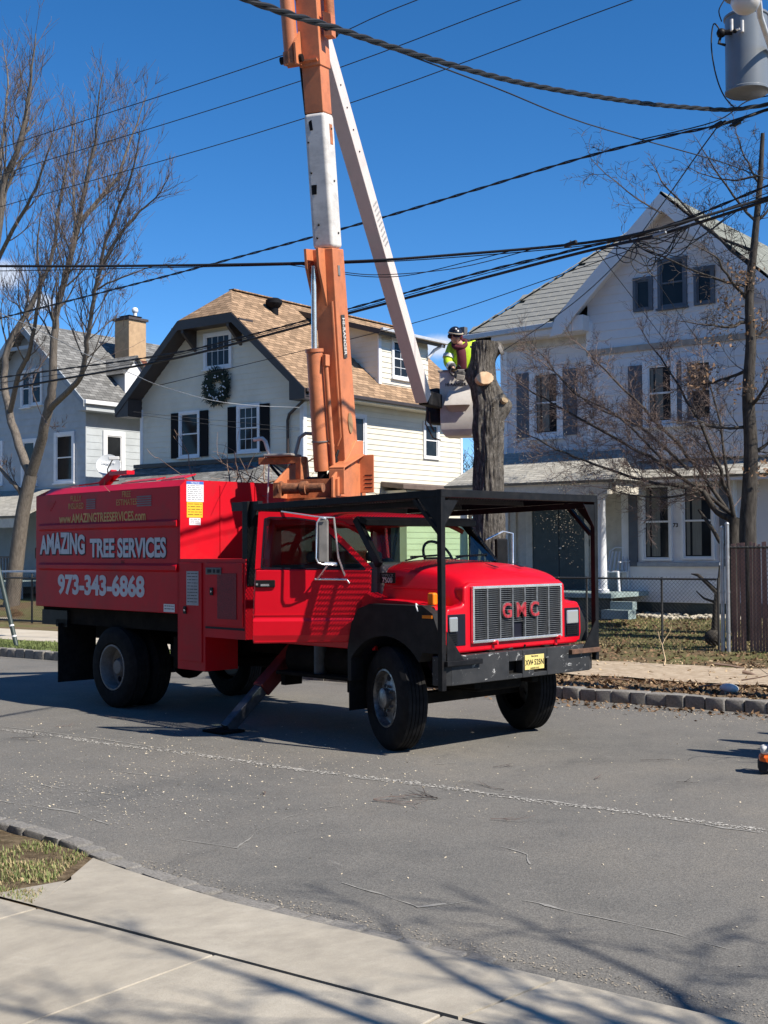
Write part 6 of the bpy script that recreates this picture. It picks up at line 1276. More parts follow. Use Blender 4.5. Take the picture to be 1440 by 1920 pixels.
for i in range(nz_):
    for j in range(na): mb.f.append((i*na+j, i*na+(j+1) % na, (i+1)*na+(j+1) % na, (i+1)*na+j)); mb.m.append(0)
m = MT('deep_ridged_bark'); f = m.noise(26, 8, .78, stretch=(1, 1, .42)); m.col(m.ramp(f, [(.34, (.032, .028, .025)), (.52, (.125, .112, .098)), (.72, (.27, .245, .215))])).set(Roughness=.95, Specular_IOR_Level=.1).bump(f, .8, .03); M_BARK = m.m
mb.build('trunk', M_BARK, e, smooth=179, fix=False)
m = MT('fresh_cut_wood'); f = m.noise(9, 5, .6); m.col(m.ramp(f, [(.35, (.62, .40, .23)), (.65, (.78, .54, .34))])).set(Roughness=.8); M_CUTW = m.m
def disc(c, n, rx, ry, th, mat, name, seed=0):
    mb = MB(); n = V(n).normalized(); a = n.cross(V((0, 0, 1))).normalized(); b = a.cross(n); rn_ = random.Random(seed); k = 28; ring = [V(c)+a*cos(2*pi*i/k)*rx*(1+.05*sin(3*i))+b*sin(2*pi*i/k)*ry*(1+.04*cos(2.3*i)) for i in range(k)]
    mb.prism(ring, n*-th); return mb.build(name, mat, e)
disc(V((0, 0, 4.375))+CDIR*.285+RX*-.02, CDIR+RX*.25+V((0, 0, .18)), .128, .094, .12, M_CUTW, 'fresh_saw_cut')
disc(V((0, 0, 4.955))+RX*-.03, (0, 0, 1), .185, .185, .03, M_CUTW, 'top_cut'); disc(V((0, 0, 4.83))+RX*.235+CDIR*.02, RX+V((0, 0, .45)), .06, .08, .05, pm('grey_old_cut', (.4, .37, .33), .9), 'old_stub_cut')
disc(V((0, 0, 4.06))+RX*.27+CDIR*.17, RX*.6+CDIR*.8+V((0, 0, .5)), .055, .045, .05, pm('old_wound_wood', (.34, .24, .14), .9, var=.4, scale=30), 'wound'); disc(V((0, 0, 2.55))+RX*.17+CDIR*.22, RX*.6+CDIR*.9, .05, .045, .05, M_CUTW, 'wound')
# --- small shrubs by the grey house, grass blades, litter
def blades(name, n, region, h, mat, seed, lean=.5, w_=.004, label=None):
    rn = random.Random(seed); mb = MB()
    for k in range(n):
        p = region(rn)
        if p is None: continue
        a = rn.uniform(0, 2*pi); hh = h*rn.uniform(.5, 1.2); s = V((cos(a), sin(a), 0)); t_ = V((-s.y, s.x, 0))*w_; l_ = rn.uniform(0, lean)
        mb.add([p-t_, p+t_, p+s*hh*l_*.4+V((0, 0, hh*.6))+t_*.6, p+s*hh*l_*.4+V((0, 0, hh*.6))-t_*.6, p+s*hh*l_+V((0, 0, hh))], [(0, 1, 2, 3), (3, 2, 4)])
    return tag(mb.build(name, mat, fix=False), label, 'grass', kind='stuff')
M_GRS = pm('spring_grass_blade', (.17, .21, .065), .8, var=.4, scale=3); M_GRD = pm('dry_grass_blade', (.36, .29, .15), .9, var=.35, scale=4)
def patch(rn):
    x_ = rn.uniform(-2.2, 1.4); t_ = rn.random(); yk = nky(x_)-.13; y_ = yk+(-6.81-yk)*t_
    if x_ > .55+(1.38-.55)*t_-.02: return None
    if noise.noise(V((x_*2.2, y_*2.2, 7))) < -.05+.25*rn.random()-(.15 if t_ > .5 else 0): return None
    return V((x_, y_, .034+.054*t_))
blades('grass_tufts', 9000, patch, .032, M_GRS, 1, .9, label='short green grass on the near verge'); blades('dry_grass_tufts', 7000, patch, .03, M_GRD, 2, 1.2, label='dry straw coloured grass on the near verge')
blades('far_grass', 9000, lambda rn: (lambda x_, y_: V((x_, y_, zv(x_, y_)-.005)))(rn.uniform(-16, -9), rn.uniform(3.95, 5.35)), .06, M_GRS, 3, .8, .007, label='short green grass on the far verge beside the kerb')
blades('far_dry_grass', 7000, lambda rn: (lambda x_, y_: V((x_, y_, zl(x_, y_)-.005)))(rn.uniform(-9, 1), rn.uniform(9.8, 14.0)), .06, M_GRD, 4, .9, .007, label='dry winter lawn in front of the white house')
blades('far_green_grass', 7000, lambda rn: (lambda x_, y_: V((x_, y_, zl(x_, y_)-.005)))(rn.uniform(-9, 1), rn.uniform(9.8, 14.0)), .05, M_GRS, 5, .9, .007, label='thin green lawn in front of the white house')
def litter(name, n, region, size, mat, seed, label, cat, flat=.25):
    rn = random.Random(seed); mb = MB()
    for k in range(n):
        p = region(rn)
        if p is None: continue
        a = rn.uniform(0, 2*pi); s = size*rn.uniform(.4, 1.5); x_ = V((cos(a), sin(a), rn.gauss(0, flat)))*s; y_ = V((-sin(a), cos(a), rn.gauss(0, flat)))*s*rn.uniform(.25, .8); z_ = V((0, 0, s*.18))
        mb.add([p-x_+z_*.3, p-y_+z_, p+x_+z_*.5, p+y_], [(0, 1, 2), (0, 2, 3)])
    return tag(mb.build(name, mat, fix=False), label, cat, kind='stuff')
M_CHIP = pm('pale_wood_chip', (.68, .58, .42), .9, var=.25, scale=50); M_LEAFB = pm('brown_leaf', (.19, .115, .06), .9, var=.45, scale=30); M_LEAFP = pm('pale_dry_leaf', (.46, .34, .20), .9, var=.3, scale=30)
def roadpts(rn):
    m_ = rn.random()
    if m_ < .35: x_, y_ = rn.gauss(-1.5, 2.2), rn.gauss(-2.3, .7)
    elif m_ < .6: x_, y_ = rn.uniform(-3, 5), rn.uniform(-5.4, 3.6)
    elif m_ < .8: x_, y_ = rn.uniform(-1, 3), 3.68-abs(rn.gauss(0, .7))
    else: x_, y_ = rn.gauss(-1.2, .9), rn.gauss(-4.3, .7)
    return V((x_, y_, .004)) if -5.3 < y_ < 3.7 else None
litter('wood_chips', 3600, roadpts, .0075, M_CHIP, 1, 'pale wood chips and sawdust scattered over the road', 'wood chips')
litter('seam_dust', 2600, lambda rn: (lambda x_: V((x_, -2.36+.06*noise.noise(V((x_*.8, 0, 0)))+rn.gauss(0, .035), .0045)))(rn.uniform(-5, 5)), .011, pm('chalky_dust', (.46, .44, .40), .95, var=.2, scale=30), 11, 'chalky pale dust along the road seam', 'dust', .02)
litter('kerb_dust', 900, lambda rn: V((rn.gauss(-1.3, .9), rn.gauss(-4.4, .55), .0045)), .008, pm('chalky_dust_left', (.40, .38, .35), .95, var=.2, scale=30), 12, 'pale chalky flecks on the road at left near the grass patch', 'dust', .02)
litter('road_leaves', 700, lambda rn: V((rn.uniform(-4, 3), 3.7-abs(rn.gauss(0, .35)), .006)), .03, M_LEAFB, 2, 'brown leaf litter swept along the far kerb', 'leaf litter', .5)
litter('verge_leaves', 5200, lambda rn: (lambda x_, y_: V((x_, y_, zv(x_, y_)+.004)))(rn.uniform(-6, 3), rn.uniform(3.95, 5.5)), .034, M_LEAFB, 3, 'brown dead leaves over the far verge', 'leaf litter', .6)
litter('pale_verge_leaves', 2200, lambda rn: (lambda x_, y_: V((x_, y_, zv(x_, y_)+.006)))(rn.uniform(-6, 3), rn.uniform(3.95, 8.8)), .03, M_LEAFP, 4, 'pale dry leaves and chips over the far verge and footpath', 'leaf litter', .6)
litter('lawn_leaves', 5000, lambda rn: (lambda x_, y_: V((x_, y_, zl(x_, y_)+.004)))(rn.uniform(-8, 2), rn.uniform(7.8, 13.5)), .036, M_LEAFB, 5, 'brown dead leaves lying on the white house lawn', 'leaf litter', .6)
litter('near_leaves', 420, lambda rn: patch(rn), .018, M_LEAFP, 6, 'pale dry leaf crumbs in the near grass patch', 'leaf litter', .6); litter('near_dark_leaves', 420, lambda rn: patch(rn), .02, M_LEAFB, 8, 'dark leaf crumbs in the near grass patch', 'leaf litter', .6)
litter('kerb_grit', 1500, lambda rn: (lambda x_: V((x_, nky(x_)+.04+abs(rn.gauss(0, .10)), .004)))(rn.uniform(.8, 5.5)), .006, pm('tan_grit', (.36, .31, .24), .95, var=.4, scale=60), 7, 'tan grit and chips along the near kerb', 'grit')
# river stones against the white house
rn = random.Random(6); mb = MB()
for k in range(420):
    x_ = rn.uniform(-7.6, -2.6); y_ = 13.3+abs(rn.gauss(0, .45)) if x_ > -5.6 else rn.uniform(11.7, 12.4); s = rn.uniform(.035, .085); mb.sphere((x_, min(y_, 14.25), zl(x_, y_)+.02), s, 6, sc=(1, rn.uniform(.7, 1.1), .6))
tag(mb.build('river_stones', pm('pale_river_stone', (.50, .45, .36), .85, var=.35, scale=7), smooth=60), 'bed of pale rounded stones along the white house foundation', 'stones', kind='stuff')
p = pZ(1368, 1288, .2); o = thing('boulder', 'white rounded stone lying on the brown far verge', 'stone', (p.x, p.y, .14)); mb = MB(); mb.sphere((0, 0, .04), .13, 16, sc=(1, .75, .5)); q = mb.build('stone', pm('white_stone', (.72, .69, .62), .8, bump=.4, bscale=20), o, smooth=60)
for v_ in q.data.vertices: v_.co *= 1+.12*noise.noise(v_.co*9)
# snow remnant and shrubs by the grey house
for i, (u, v, s) in enumerate(((48, 1134, .35), (75, 1140, .22), (30, 1150, .2))):
    p = pZ(u, v, .3); e = thing('low_shrub', ['small green shrub below the grey house porch', 'low brown shrub right of the small green shrub', 'dry brown tuft left of the small green shrub'][i], 'shrub', (p.x, p.y, .2)); rn = random.Random(i); mb = MB()
    for k in range(420):
        d = V((rn.gauss(0, 1), rn.gauss(0, 1), abs(rn.gauss(0, 1)))).normalized()*s*rn.uniform(.3, 1.1); a = V((rn.gauss(0, 1), rn.gauss(0, 1), rn.gauss(0, 1))).normalized(); b = a.orthogonal().normalized(); mb.add([d-a*.03, d+b*.014, d+a*.03, d-b*.014], [(0, 1, 2), (0, 2, 3)])
    mb.build('foliage', M_GRS if i == 0 else M_LEAFB, e, fix=False); MB().tube([(0, 0, -.1), (0, .01, s*.6)], .012, 6).build('stem', M_TWO, e)
p = pZ(28, 1143, .3); mb = MB(); mb.sphere((0, 0, 0), .5, 12, sc=(1.5, .8, .10)); o = mb.build('snow_remnant', pm('old_snow', (.82, .83, .85), .7), smooth=60); o.location = (p.x, p.y, .3); tag(o, 'last patch of white snow by the front walk at left', 'snow')
# ================================================================ fences, pole, wires, worker, odds and ends
M_GALV = pm('galvanised_steel', (.36, .37, .38), .45, metal=.6, var=.2, scale=9); M_FWIRE = pm('weathered_fence_wire', (.05, .05, .05), .6, metal=.3); M_WIRE = pm('black_cable', (.012, .013, .016), .6, var=.2); M_SLATF = pm('brown_fence_slat', (.30, .175, .14), .7, var=.25, scale=6)
def chain(e, x0, x1, y, zf, h, par_off, d=.075, r=.0026):
    mb = MB(); L_ = x1-x0; k = -h
    while k < L_:
        for s in (1, -1):
            a, b = max(0, k), min(L_, k+h)
            if b-a > .01:
                za, zb_ = a-k, b-k
                if s < 0: za, zb_ = h-za, h-zb_
                n = 4; P = []
                for i in range(n+1):
                    x_ = x0+a+(b-a)*i/n; P.append(V((x_, y, zf(x_)+za+(zb_-za)*i/n)))
                mb.tube(P, r, 3, cap=False)
        k += d
    o = mb.build('chain_link_mesh', M_FWIRE, e, fix=False); o.location = par_off; o['kind'] = 'stuff'; return o
FY = 10.2
zt = lambda x_: zl(x_, FY)
fx0, fx1 = -11.5, pY(1344, 1150, FY).x; ztop = pY(1210, 1085, FY).z; fh = ztop-.16
e = thing('chain_link_fence', 'low dark chain link fence in front of the white house lawn', 'fence', (fx1, FY, .15)); off = -V((fx1, FY, .15))
def fput(mb, name, mat, **k): o = mb.build(name, mat, e, **k); o.location = off; return o
chain(e, fx0, fx1, FY, lambda x_: .17, fh, off)
fput(MB().tube([(fx0, FY, ztop), (fx1, FY, ztop)], .018, 8), 'top_rail', M_FWIRE, smooth=50); fput(MB().tube([(fx0, FY, .4), (fx1, FY, .4)], .004, 4), 'tension_wire', M_FWIRE)
for u in (1099, 1240, 1346): x_ = pY(u, 1150, FY).x; fput(MB().tube([(x_, FY+.03, .1), (x_, FY+.03, ztop+.03)], .022, 8), 'post', M_FWIRE, smooth=50)
x_ = fx0
while x_ < fx1: fput(MB().tube([(x_, FY, ztop+.005), (x_+.02, FY, ztop+.045)], .003, 3), 'wire_tip', M_FWIRE); x_ += .075
for u, vt, lab in ((1353, 992, 'left of two galvanised gate posts beside the slatted fence'), (1363, 985, 'right, taller of two galvanised gate posts beside the slatted fence')):
    p = pY(u, vt, FY-.1); e = thing('gate_post', lab, 'post', (p.x, FY-.1, .1), group='gate posts'); off = -V((p.x, FY-.1, .1)); mb = MB(); mb.tube([(p.x, FY-.1, .05), (p.x, FY-.1, p.z)], .036, 12); fput(mb, 'post_tube', M_GALV, smooth=50); mb = MB(); mb.sphere((p.x, FY-.1, p.z+.02), .042, 10); fput(mb, 'post_cap', M_GALV, smooth=60)
    for z_ in (.5, 1.2, 1.8): mb = MB(); mb.tube([(p.x, FY-.1, z_), (p.x, FY-.1, z_+.04)], .041, 12); fput(mb, 'band', M_GALV, smooth=50)
sx0 = pY(1370, 1200, FY).x; e = thing('slatted_fence', 'chain link fence woven with brown slats at the right edge', 'fence', (sx0, FY, .15)); off = -V((sx0, FY, .15)); sz = pY(1400, 1020, FY).z; rn = random.Random(3)
chain(e, sx0, sx0+2.6, FY-.02, lambda x_: .17, sz-.2, off, .075); fput(MB().tube([(sx0, FY, sz-.06), (sx0+2.6, FY, sz-.06)], .02, 8), 'top_rail', M_FWIRE, smooth=50)
sme = [MB().box((0, 0, 0), (.047, .006, 1)).mesh('fence_slat', M_SLATF)]
x_ = sx0+.02
while x_ < sx0+2.6:
    if rn.random() > .05: o = link('fence_slat', sme[0], e); o.location = V((x_, FY+rn.uniform(-.004, .01), .10+rn.uniform(0, .05)))+off; o.scale = (1, 1, sz-.12+rn.uniform(-.03, .03)); o.rotation_euler = (0, rn.uniform(-.012, .012), 0)
    x_ += .055
# dead branch leaning at the gate, pot
p = pY(1376, 1160, FY+.25)
e = thing('leaning_dead_branch', 'dark forked dead branch standing inside the chain link fence', 'branch', (p.x, p.y, .2)); off = -V((p.x, p.y, .2)); gq = lambda u, v: pY(u, v, FY+.25)
fput(MB().tube([gq(1340, 1190), gq(1343, 1140), gq(1345, 1110)], [.07, .06, .05], 9), 'stem', M_OAKB, smooth=50); fput(MB().tube([gq(1345, 1112), gq(1325, 1092), gq(1308, 1078), gq(1296, 1076)], [.05, .04, .03, .01], 8), 'limb', M_OAKB, smooth=50); fput(MB().tube([gq(1343, 1130), gq(1320, 1122), gq(1305, 1108)], [.03, .02, .008], 6), 'limb', M_OAKB, smooth=50); fput(MB().tube([gq(1346, 1110), gq(1350, 1060)], [.03, .02], 6), 'limb', M_OAKB, smooth=50)
mb = MB(); mb.sphere(gq(1338, 1195), .17, 12, sc=(1, 1, .9)); fput(mb, 'root_ball', M_OAKB, smooth=60)
# left fence
LY = 9.6; p = pY(30, 1170, LY); e = thing('chain_link_fence', 'chain link fence with a pale snow topped rail in front of the maple', 'fence', (p.x, LY, .15)); off = -V((p.x, LY, .15)); z1 = pY(30, 1075, LY).z; xa, xb = pY(-60, 1100, LY).x, pY(300, 1100, LY).x
chain(e, xa, xb, LY, lambda x_: .17, z1-.2, off, .08, .0035); fput(MB().tube([(xa, LY, z1-.12), (xb, LY, z1-.12)], .022, 8), 'top_rail', M_FWIRE, smooth=50); fput(MB().bar((xa, LY+.4, z1+.03), (pY(52, 1100, LY).x, LY+.4, z1+.05), .10, .05), 'rail_snow', pm('rail_white', (.8, .8, .8), .7)); fput(MB().bar((xa, LY, .19), (xb, LY, .19), .04, .05), 'bottom_rail', M_FWIRE)
for u in (60, 210): x_ = pY(u, 1100, LY).x; fput(MB().tube([(x_, LY, .1), (x_, LY, z1)], .025, 8), 'post', M_FWIRE, smooth=50)
# guy wire guard leaning at the left
g0 = pZ(31, 1212, .13); g1 = pY(-2, 1070, g0.y+.0); e = thing('guy_wire_guard', 'dark green leaning guy wire guard on the far verge', 'pole', (g0.x, g0.y, .1)); off = -V((g0.x, g0.y, .1)); dd = (g1-g0)
fput(MB().tube([g0, g0+dd*1.9], .045, 12), 'guard', pm('dark_green_guard', (.035, .055, .05), .5), smooth=50); fput(MB().tube([g0+dd*1.9, g0+dd*6.5], .008, 6), 'guy_wire', M_WIRE)
for t_ in (.12, .26): fput(MB().tube([g0+dd*t_, g0+dd*(t_+.02)], .048, 12), 'white_band', M_WHT, smooth=50)
# ---- utility pole
PX, PYY = 1.66, 4.45; e = thing('utility_pole', 'wooden utility pole carrying a grey transformer and lamp at the right edge', 'pole', (PX, PYY, .1)); off = -V((PX, PYY, .1))
fput(MB().tube([(PX, PYY, 0), (PX, PYY, 6), (PX, PYY, 12.2)], [.17, .15, .12], 16), 'pole_shaft', pm('tarred_pole_wood', (.10, .075, .055), .9, var=.35, scale=6, stretch=(6, 6, .4), bump=.4), smooth=60)
tcn = pD(1400, 100, 15.4); mb = MB(); mb.lathe([(.001, -.5), (.24, -.5), (.265, -.485), (.265, -.46), (.255, -.45), (.255, .42), (.27, .425), (.27, .45), (.20, .50), (.001, .52)], 36, tcn); fput(mb, 'transformer', pm('grey_transformer_paint', (.17, .19, .21), .35, var=.06, scale=4, dirt=(.2, .2, .2), damt=.2), smooth=35)
fput(MB().bar(tcn+V((.15, .1, .25)), V((PX, PYY, tcn.z+.25)), .08, .06), 'transformer_bracket', M_GALV); fput(MB().bar(tcn+V((.15, .1, -.3)), V((PX, PYY, tcn.z-.3)), .08, .06), 'transformer_bracket', M_GALV)
for du, dv in ((-28, -42), (-8, -40)): q = pD(1400+du, 100+dv, 15.15); fput(MB().tube([q, q+V((0, 0, .14))], .02, 8), 'bushing', M_FIB, smooth=50)
q = pD(1378, 58, 15.12); mb = MB(); mb.sphere(q, .03, 8); fput(mb, 'drain_valve', M_BLK, smooth=60); fput(MB().tube([q, q+V((.06, 0, .01))], .015, 6), 'valve_stem', M_CHR)
q = pD(1352, 62, 15.3); mb = MB(); mb.sphere(q, .06, 8); mb.tube([q, q+V((.12, .05, 0))], .035, 8); mb.tube([q+V((0, 0, -.02)), q+V((-.03, 0, -.12)), q+V((.05, 0, -.16))], .018, 6); fput(mb, 'bushing_clamp', M_BLK, smooth=60)
lq = pD(1398, 2, 13.9); mb = MB(); mb.sphere(lq, .155, 18, sc=(1.05, 1.05, .95)); fput(mb, 'lamp_globe', pm('frosted_lamp_glass', (.62, .58, .54), .3, var=.15), smooth=80); mb = MB(); mb.lathe([(.001, .22), (.15, .20), (.22, .10), (.23, .05), (.17, .04)], 20, lq+V((0, 0, .0))); fput(mb, 'lamp_hood', M_GALV, smooth=50)
fput(MB().tube([lq+V((.1, .1, .12)), pD(1425, 30, 14.3), pD(1445, 90, 15.2), V((PX, PYY, 7.9))], .035, 10), 'lamp_arm', pm('white_arm', (.7, .7, .7), .4), smooth=60)
fput(MB().tube([pD(1428, 80, 15.5), pD(1418, 110, 15.5), pD(1425, 130, 15.5), pD(1440, 150, 15.6)], .010, 6), 'jumper_wire', M_WIRE)
def cable(label, pts, r, name='overhead_cable', twist=0, n=6, sub=6, extra=None, group=None):
    t_ = Tree(1); q = t_.smooth([V(p) for p in pts], sub); b = q[0]; e_ = thing(name, label, 'cable', b, group=group)
    mb = MB()
    if not twist: mb.tube([p-b for p in q], r, n)
    else:
        L_ = 0; P = [[] for _ in range(twist)]; Q = []
        for i in range(len(q)-1):
            seg = (q[i+1]-q[i]).length; k = max(2, int(seg/.06))
            for j in range(k): Q.append(q[i].lerp(q[i+1], j/k))
        Q.append(q[-1]); acc = 0
        for i, p in enumerate(Q):
            d = (Q[min(i+1, len(Q)-1)]-Q[max(i-1, 0)]).normalized(); a = d.cross(V((0, 0, 1))).normalized(); c = a.cross(d); acc += (Q[i]-Q[max(0, i-1)]).length
            for w_ in range(twist): th = acc*2*pi/.75+2*pi*w_/twist; P[w_].append(p-b+(a*cos(th)+c*sin(th))*r*1.05)
        for w_ in range(twist): mb.tube(P[w_], r, 5)
    mb.build('conductor', M_WIRE, e_, smooth=60, fix=False); return e_
Y0 = PYY
def al(pxs, dy=0, ext=True):
    P = [pY(u, v, Y0+dy) for u, v in pxs]
    if ext: P = [P[0]+(P[0]-P[1]).normalized()*16]+P
    return P
for i, (pxs, dy, lab) in enumerate((([(0, 278), (535, 102), (782, 0)], -.5, 'highest of the three thin power lines crossing the upper left sky'), ([(0, 328), (560, 153), (975, 0)], 0, 'middle of the three thin power lines crossing the upper left sky'), ([(0, 388), (570, 222), (1185, 0)], .5, 'lowest of the three thin power lines crossing the upper left sky'))):
    P = al(pxs, dy); P.append(V((PX, Y0+dy, P[-1].z+.12))); P.append(P[-1]+V((14, 0, .1))); cable(lab, P, .0075, 'power_line', group='power lines on the street poles')
M_WIREL = M_WIRE
cable('twisted cable sagging from left roofline to the splice boxes by the pole', al([(0, 597), (360, 505), (720, 407), (1060, 305), (1240, 258), (1340, 236)])+[V((PX-.1, Y0, 7.55))], .0105, twist=2)
dp = lambda l: [pD(u, v, d) for u, v, d in l]
cable('thick twisted service cable swooping from the top edge to the pole', dp([(380, -40, 8.4), (462, -2, 8.9), (540, 26, 9.4), (620, 50, 10), (780, 102, 11.2), (980, 156, 12.8), (1180, 190, 14.3), (1300, 202, 15.2), (1375, 205, 15.7)])+[V((PX-.1, Y0, 7.6))], .0145, twist=3)
cable('thin cable running down right under the thick twisted cable', dp([(640, 58, 10.2), (735, 92, 10.9), (930, 165, 12.4), (1100, 232, 13.8), (1340, 300, 15.6), (1440, 335, 16.4), (1600, 380, 17.6)]), .007)
cable('level telephone bundle crossing from the left edge to the pole', dp([(-120, 497, 19.2), (0, 499, 18.8), (300, 498, 18.2), (640, 491, 17.4), (860, 477, 16.9), (1100, 455, 16.4), (1250, 425, 16.1)])+[V((PX-.1, Y0, 6.45))], .019)
cable('thin line just above the level telephone bundle', dp([(-120, 507, 19.2), (0, 508, 18.8), (300, 502, 18.2), (640, 494, 17.4), (860, 482, 16.9), (1100, 460, 16.4), (1250, 432, 16.1)]), .007)
cable('slack loop hanging below the telephone bundle at the boom', dp([(530, 495, 17.6), (640, 510, 17.4), (720, 515, 17.2), (860, 502, 16.9), (1010, 464, 16.6)]), .006); cable('second slack loop hanging below the telephone bundle', dp([(560, 495, 17.6), (660, 516, 17.4), (760, 517, 17.2), (880, 490, 16.9), (960, 470, 16.7)]), .006)
cable('thickest black bundle rising across the cream house roof to the pole', al([(0, 731), (279, 682), (430, 647), (640, 591), (880, 528), (1100, 471), (1250, 436)])+[V((PX-.1, Y0, 6.42))], .021)
cable('cable pair just above the thickest bundle', al([(0, 708), (292, 668), (430, 638), (640, 583), (880, 516), (1090, 465), (1250, 424)])+[V((PX-.1, Y0, 6.62))], .010, twist=2)
cable('thin cable between the two thick bundles', al([(0, 718), (292, 674), (640, 587), (880, 521), (1090, 467), (1250, 430)])+[V((PX-.1, Y0, 6.52))], .006)
cable('thin line passing low across the dormer', al([(300, 722), (640, 640), (830, 590), (1060, 512), (1200, 462), (1330, 410)], ext=False), .006)
cable('pale service cable drooping across the cream gable', dp([(-60, 560, 23), (12, 592, 24), (69, 617, 25), (167, 667, 27.5), (250, 702, 29.5), (297, 722, 30.5), (390, 749, 32.5), (470, 760, 33.5), (562, 764, 34.6)]), .008); bpy.data.objects['overhead_cable.012' if 'overhead_cable.012' in bpy.data.objects else 'overhead_cable'].children
for ch in COL.objects:
    if ch.get('label', '').startswith('pale service cable'): ch.children[0].data.materials[0] = M_GALV
cable('thin phone line across the cream upstairs windows', dp([(250, 772, 30), (330, 781, 31), (450, 792, 32.5), (562, 803, 34)]), .005); cable('second thin phone line across the cream upstairs windows', dp([(265, 778, 30.4), (350, 790, 31.5), (460, 803, 33), (562, 806, 34)]), .005)
cable('service drop falling from the splice boxes to the white house eave', [pY(1345, 238, 4.45), pD(1300, 300, 17), pD(1240, 385, 19), pD(1160, 490, 22), pD(1060, 580, 25), pD(940, 660, 28.3)], .009)
cable('steep drop line crossing the white gable', dp([(1118, 470, 16.8), (1180, 550, 20), (1255, 648, 25), (1330, 730, 28)]), .006); cable('second steep drop line over the attic window', dp([(1195, 470, 16.6), (1240, 540, 20), (1311, 640, 25), (1380, 720, 28)]), .006)
cable('loop wire hanging beside the transformer', dp([(1352, 60, 15.3), (1338, 45, 15.3), (1334, 90, 15.3), (1345, 150, 15.4), (1365, 190, 15.6), (1395, 205, 15.8)])+[V((PX-.1, Y0, 7.62))], .009); cable('short wire rising left of the transformer', dp([(1358, 0, 15.2), (1348, 20, 15.2), (1353, 40, 15.3)]), .008)
cable('cable from the splice boxes up to the pole', dp([(1200, 262, 15.9), (1340, 228, 15.9), (1400, 190, 15.9), (1450, 178, 16)]), .008); cable('heavy lead out of the splice boxes', dp([(1330, 240, 15.85), (1390, 222, 15.9), (1440, 205, 16), (1480, 196, 16)]), .020)
rn = random.Random(14)
for k in range(9):
    u0, u1 = rn.uniform(1110, 1230), rn.uniform(1240, 1440); v0 = 470-(u0-1110)*.22; v1 = 470-(u1-1110)*.27; mdy = rn.uniform(10, 55)
    cable('thin black wire sagging in the tangle before the white gable', dp([(u0, v0, 16.6), ((u0+u1)/2-20, (v0+v1)/2+mdy*.8, 16.4), ((u0+u1)/2+20, (v0+v1)/2+mdy, 16.3), (u1, v1, 16.1)]), .007, 'tangled_wire', group='tangled wires before the white gable')
for k, (u, v, r_) in enumerate(((1206, 484, .16), (1175, 470, .13), (1228, 500, .10))):
    c = pD(u, v, 16.3); P = [c+CR*cos(2*pi*i/16)*r_+CU*sin(2*pi*i/16)*r_*1.2 for i in range(17)]; cable(['larger coil of spare cable in the wire tangle', 'left coil of spare cable in the wire tangle', 'small low coil of spare cable in the wire tangle'][k], P, .007, 'cable_coil', sub=2)
for k, (u, v) in enumerate(((1348, 234), (1381, 231))):
    p = pD(u, v, 15.8); o = thing('splice_box', ['left black splice box on the cable by the pole', 'right black splice box on the cable by the pole'][k], 'splice box', p, group='splice boxes'); MB().bar((-.05, 0, -.015), (.05, 0, .02), .06, .06).build('case', M_WIRE, o, bevel=.012); MB().tube([(-.09, 0, -.02), (.09, 0, .03)], .015, 8).build('sleeve', M_WIRE, o, smooth=50)
for k, (u, v) in enumerate(((1070, 458), (1237, 439))):
    p = pD(u, v, 16.3); o = thing('cable_clamp', ['small clamp on the telephone bundle', 'pale clamp in the wire tangle'][k], 'clamp', p); MB().bar((-.09, 0, -.01), (.09, 0, .02), .05, .05).build('clamp_body', M_WIRE if k == 0 else M_GALV, o, bevel=.01); MB().tube([(0, 0, -.05), (0, 0, .05)], .012, 6).build('clamp_bolt', M_GALV, o)

# ---- worker in the bucket
BCs = t2s(BC); bx_, bf_ = t2s(bxr)-t2s(V((0, 0, 0))), t2s(bfr)-t2s(V((0, 0, 0))); pe = thing('person', 'worker in yellow jacket and dark helmet leaning from the bucket over a chainsaw', 'person', BCs+V((0, 0, -.34)))
FZ = BCs+V((0, 0, -.34)); K = .00836
def wp(u, v, f=0.): return bx_*((u-864)*K*1.06)+bf_*f+V((0, 0, (760-v)*K*1.045+.34+.03))
def skin(name, pts, edges, rad, mat, sub=2, root=0):
    me = bpy.data.meshes.new(name); me.from_pydata([tuple(p) for p in pts], edges, []); o = bpy.data.objects.new(name, me); COL.objects.link(o); o.parent = pe
    mo = o.modifiers.new('skin', 'SKIN'); mo.use_smooth_shade = True
    sv = me.skin_vertices[0].data if me.skin_vertices else None
    if sv is None:
        bpy.context.view_layer.objects.active = o; bm = bmesh.new(); bm.from_mesh(me); bm.verts.layers.skin.verify(); bm.to_mesh(me); bm.free(); sv = me.skin_vertices[0].data
    for i, r_ in enumerate(rad): sv[i].radius = r_ if isinstance(r_, tuple) else (r_, r_); sv[i].use_root = (i == root)
    q = o.modifiers.new('sub', 'SUBSURF'); q.levels = sub; q.render_levels = sub
    dg = bpy.context.evaluated_depsgraph_get(); me2 = bpy.data.meshes.new_from_object(o.evaluated_get(dg)); o.modifiers.clear(); o.data = me2; me2.materials.clear(); me2.materials.append(mat); me2.shade_smooth(); bpy.data.meshes.remove(me); return o
M_SKIN = pm('skin', (.52, .30, .22), .6, var=.1); M_HIV = pm('hi_vis_yellow', (.50, .72, .02), .7, var=.15, scale=9, bump=.5, bscale=9); M_MAR = pm('maroon_hoodie', (.10, .012, .025), .85, var=.2); M_NAVY = pm('dark_work_cloth', (.015, .016, .022), .85, var=.25); M_REFL = pm('silver_reflective_tape', (.55, .57, .55), .4, metal=.2)
hip = wp(868, 722, -.02); sp1 = wp(868, 695, .02); ch_ = wp(871, 668, .10); nk = wp(868, 658, .17); hd0 = wp(863, 652, .22)
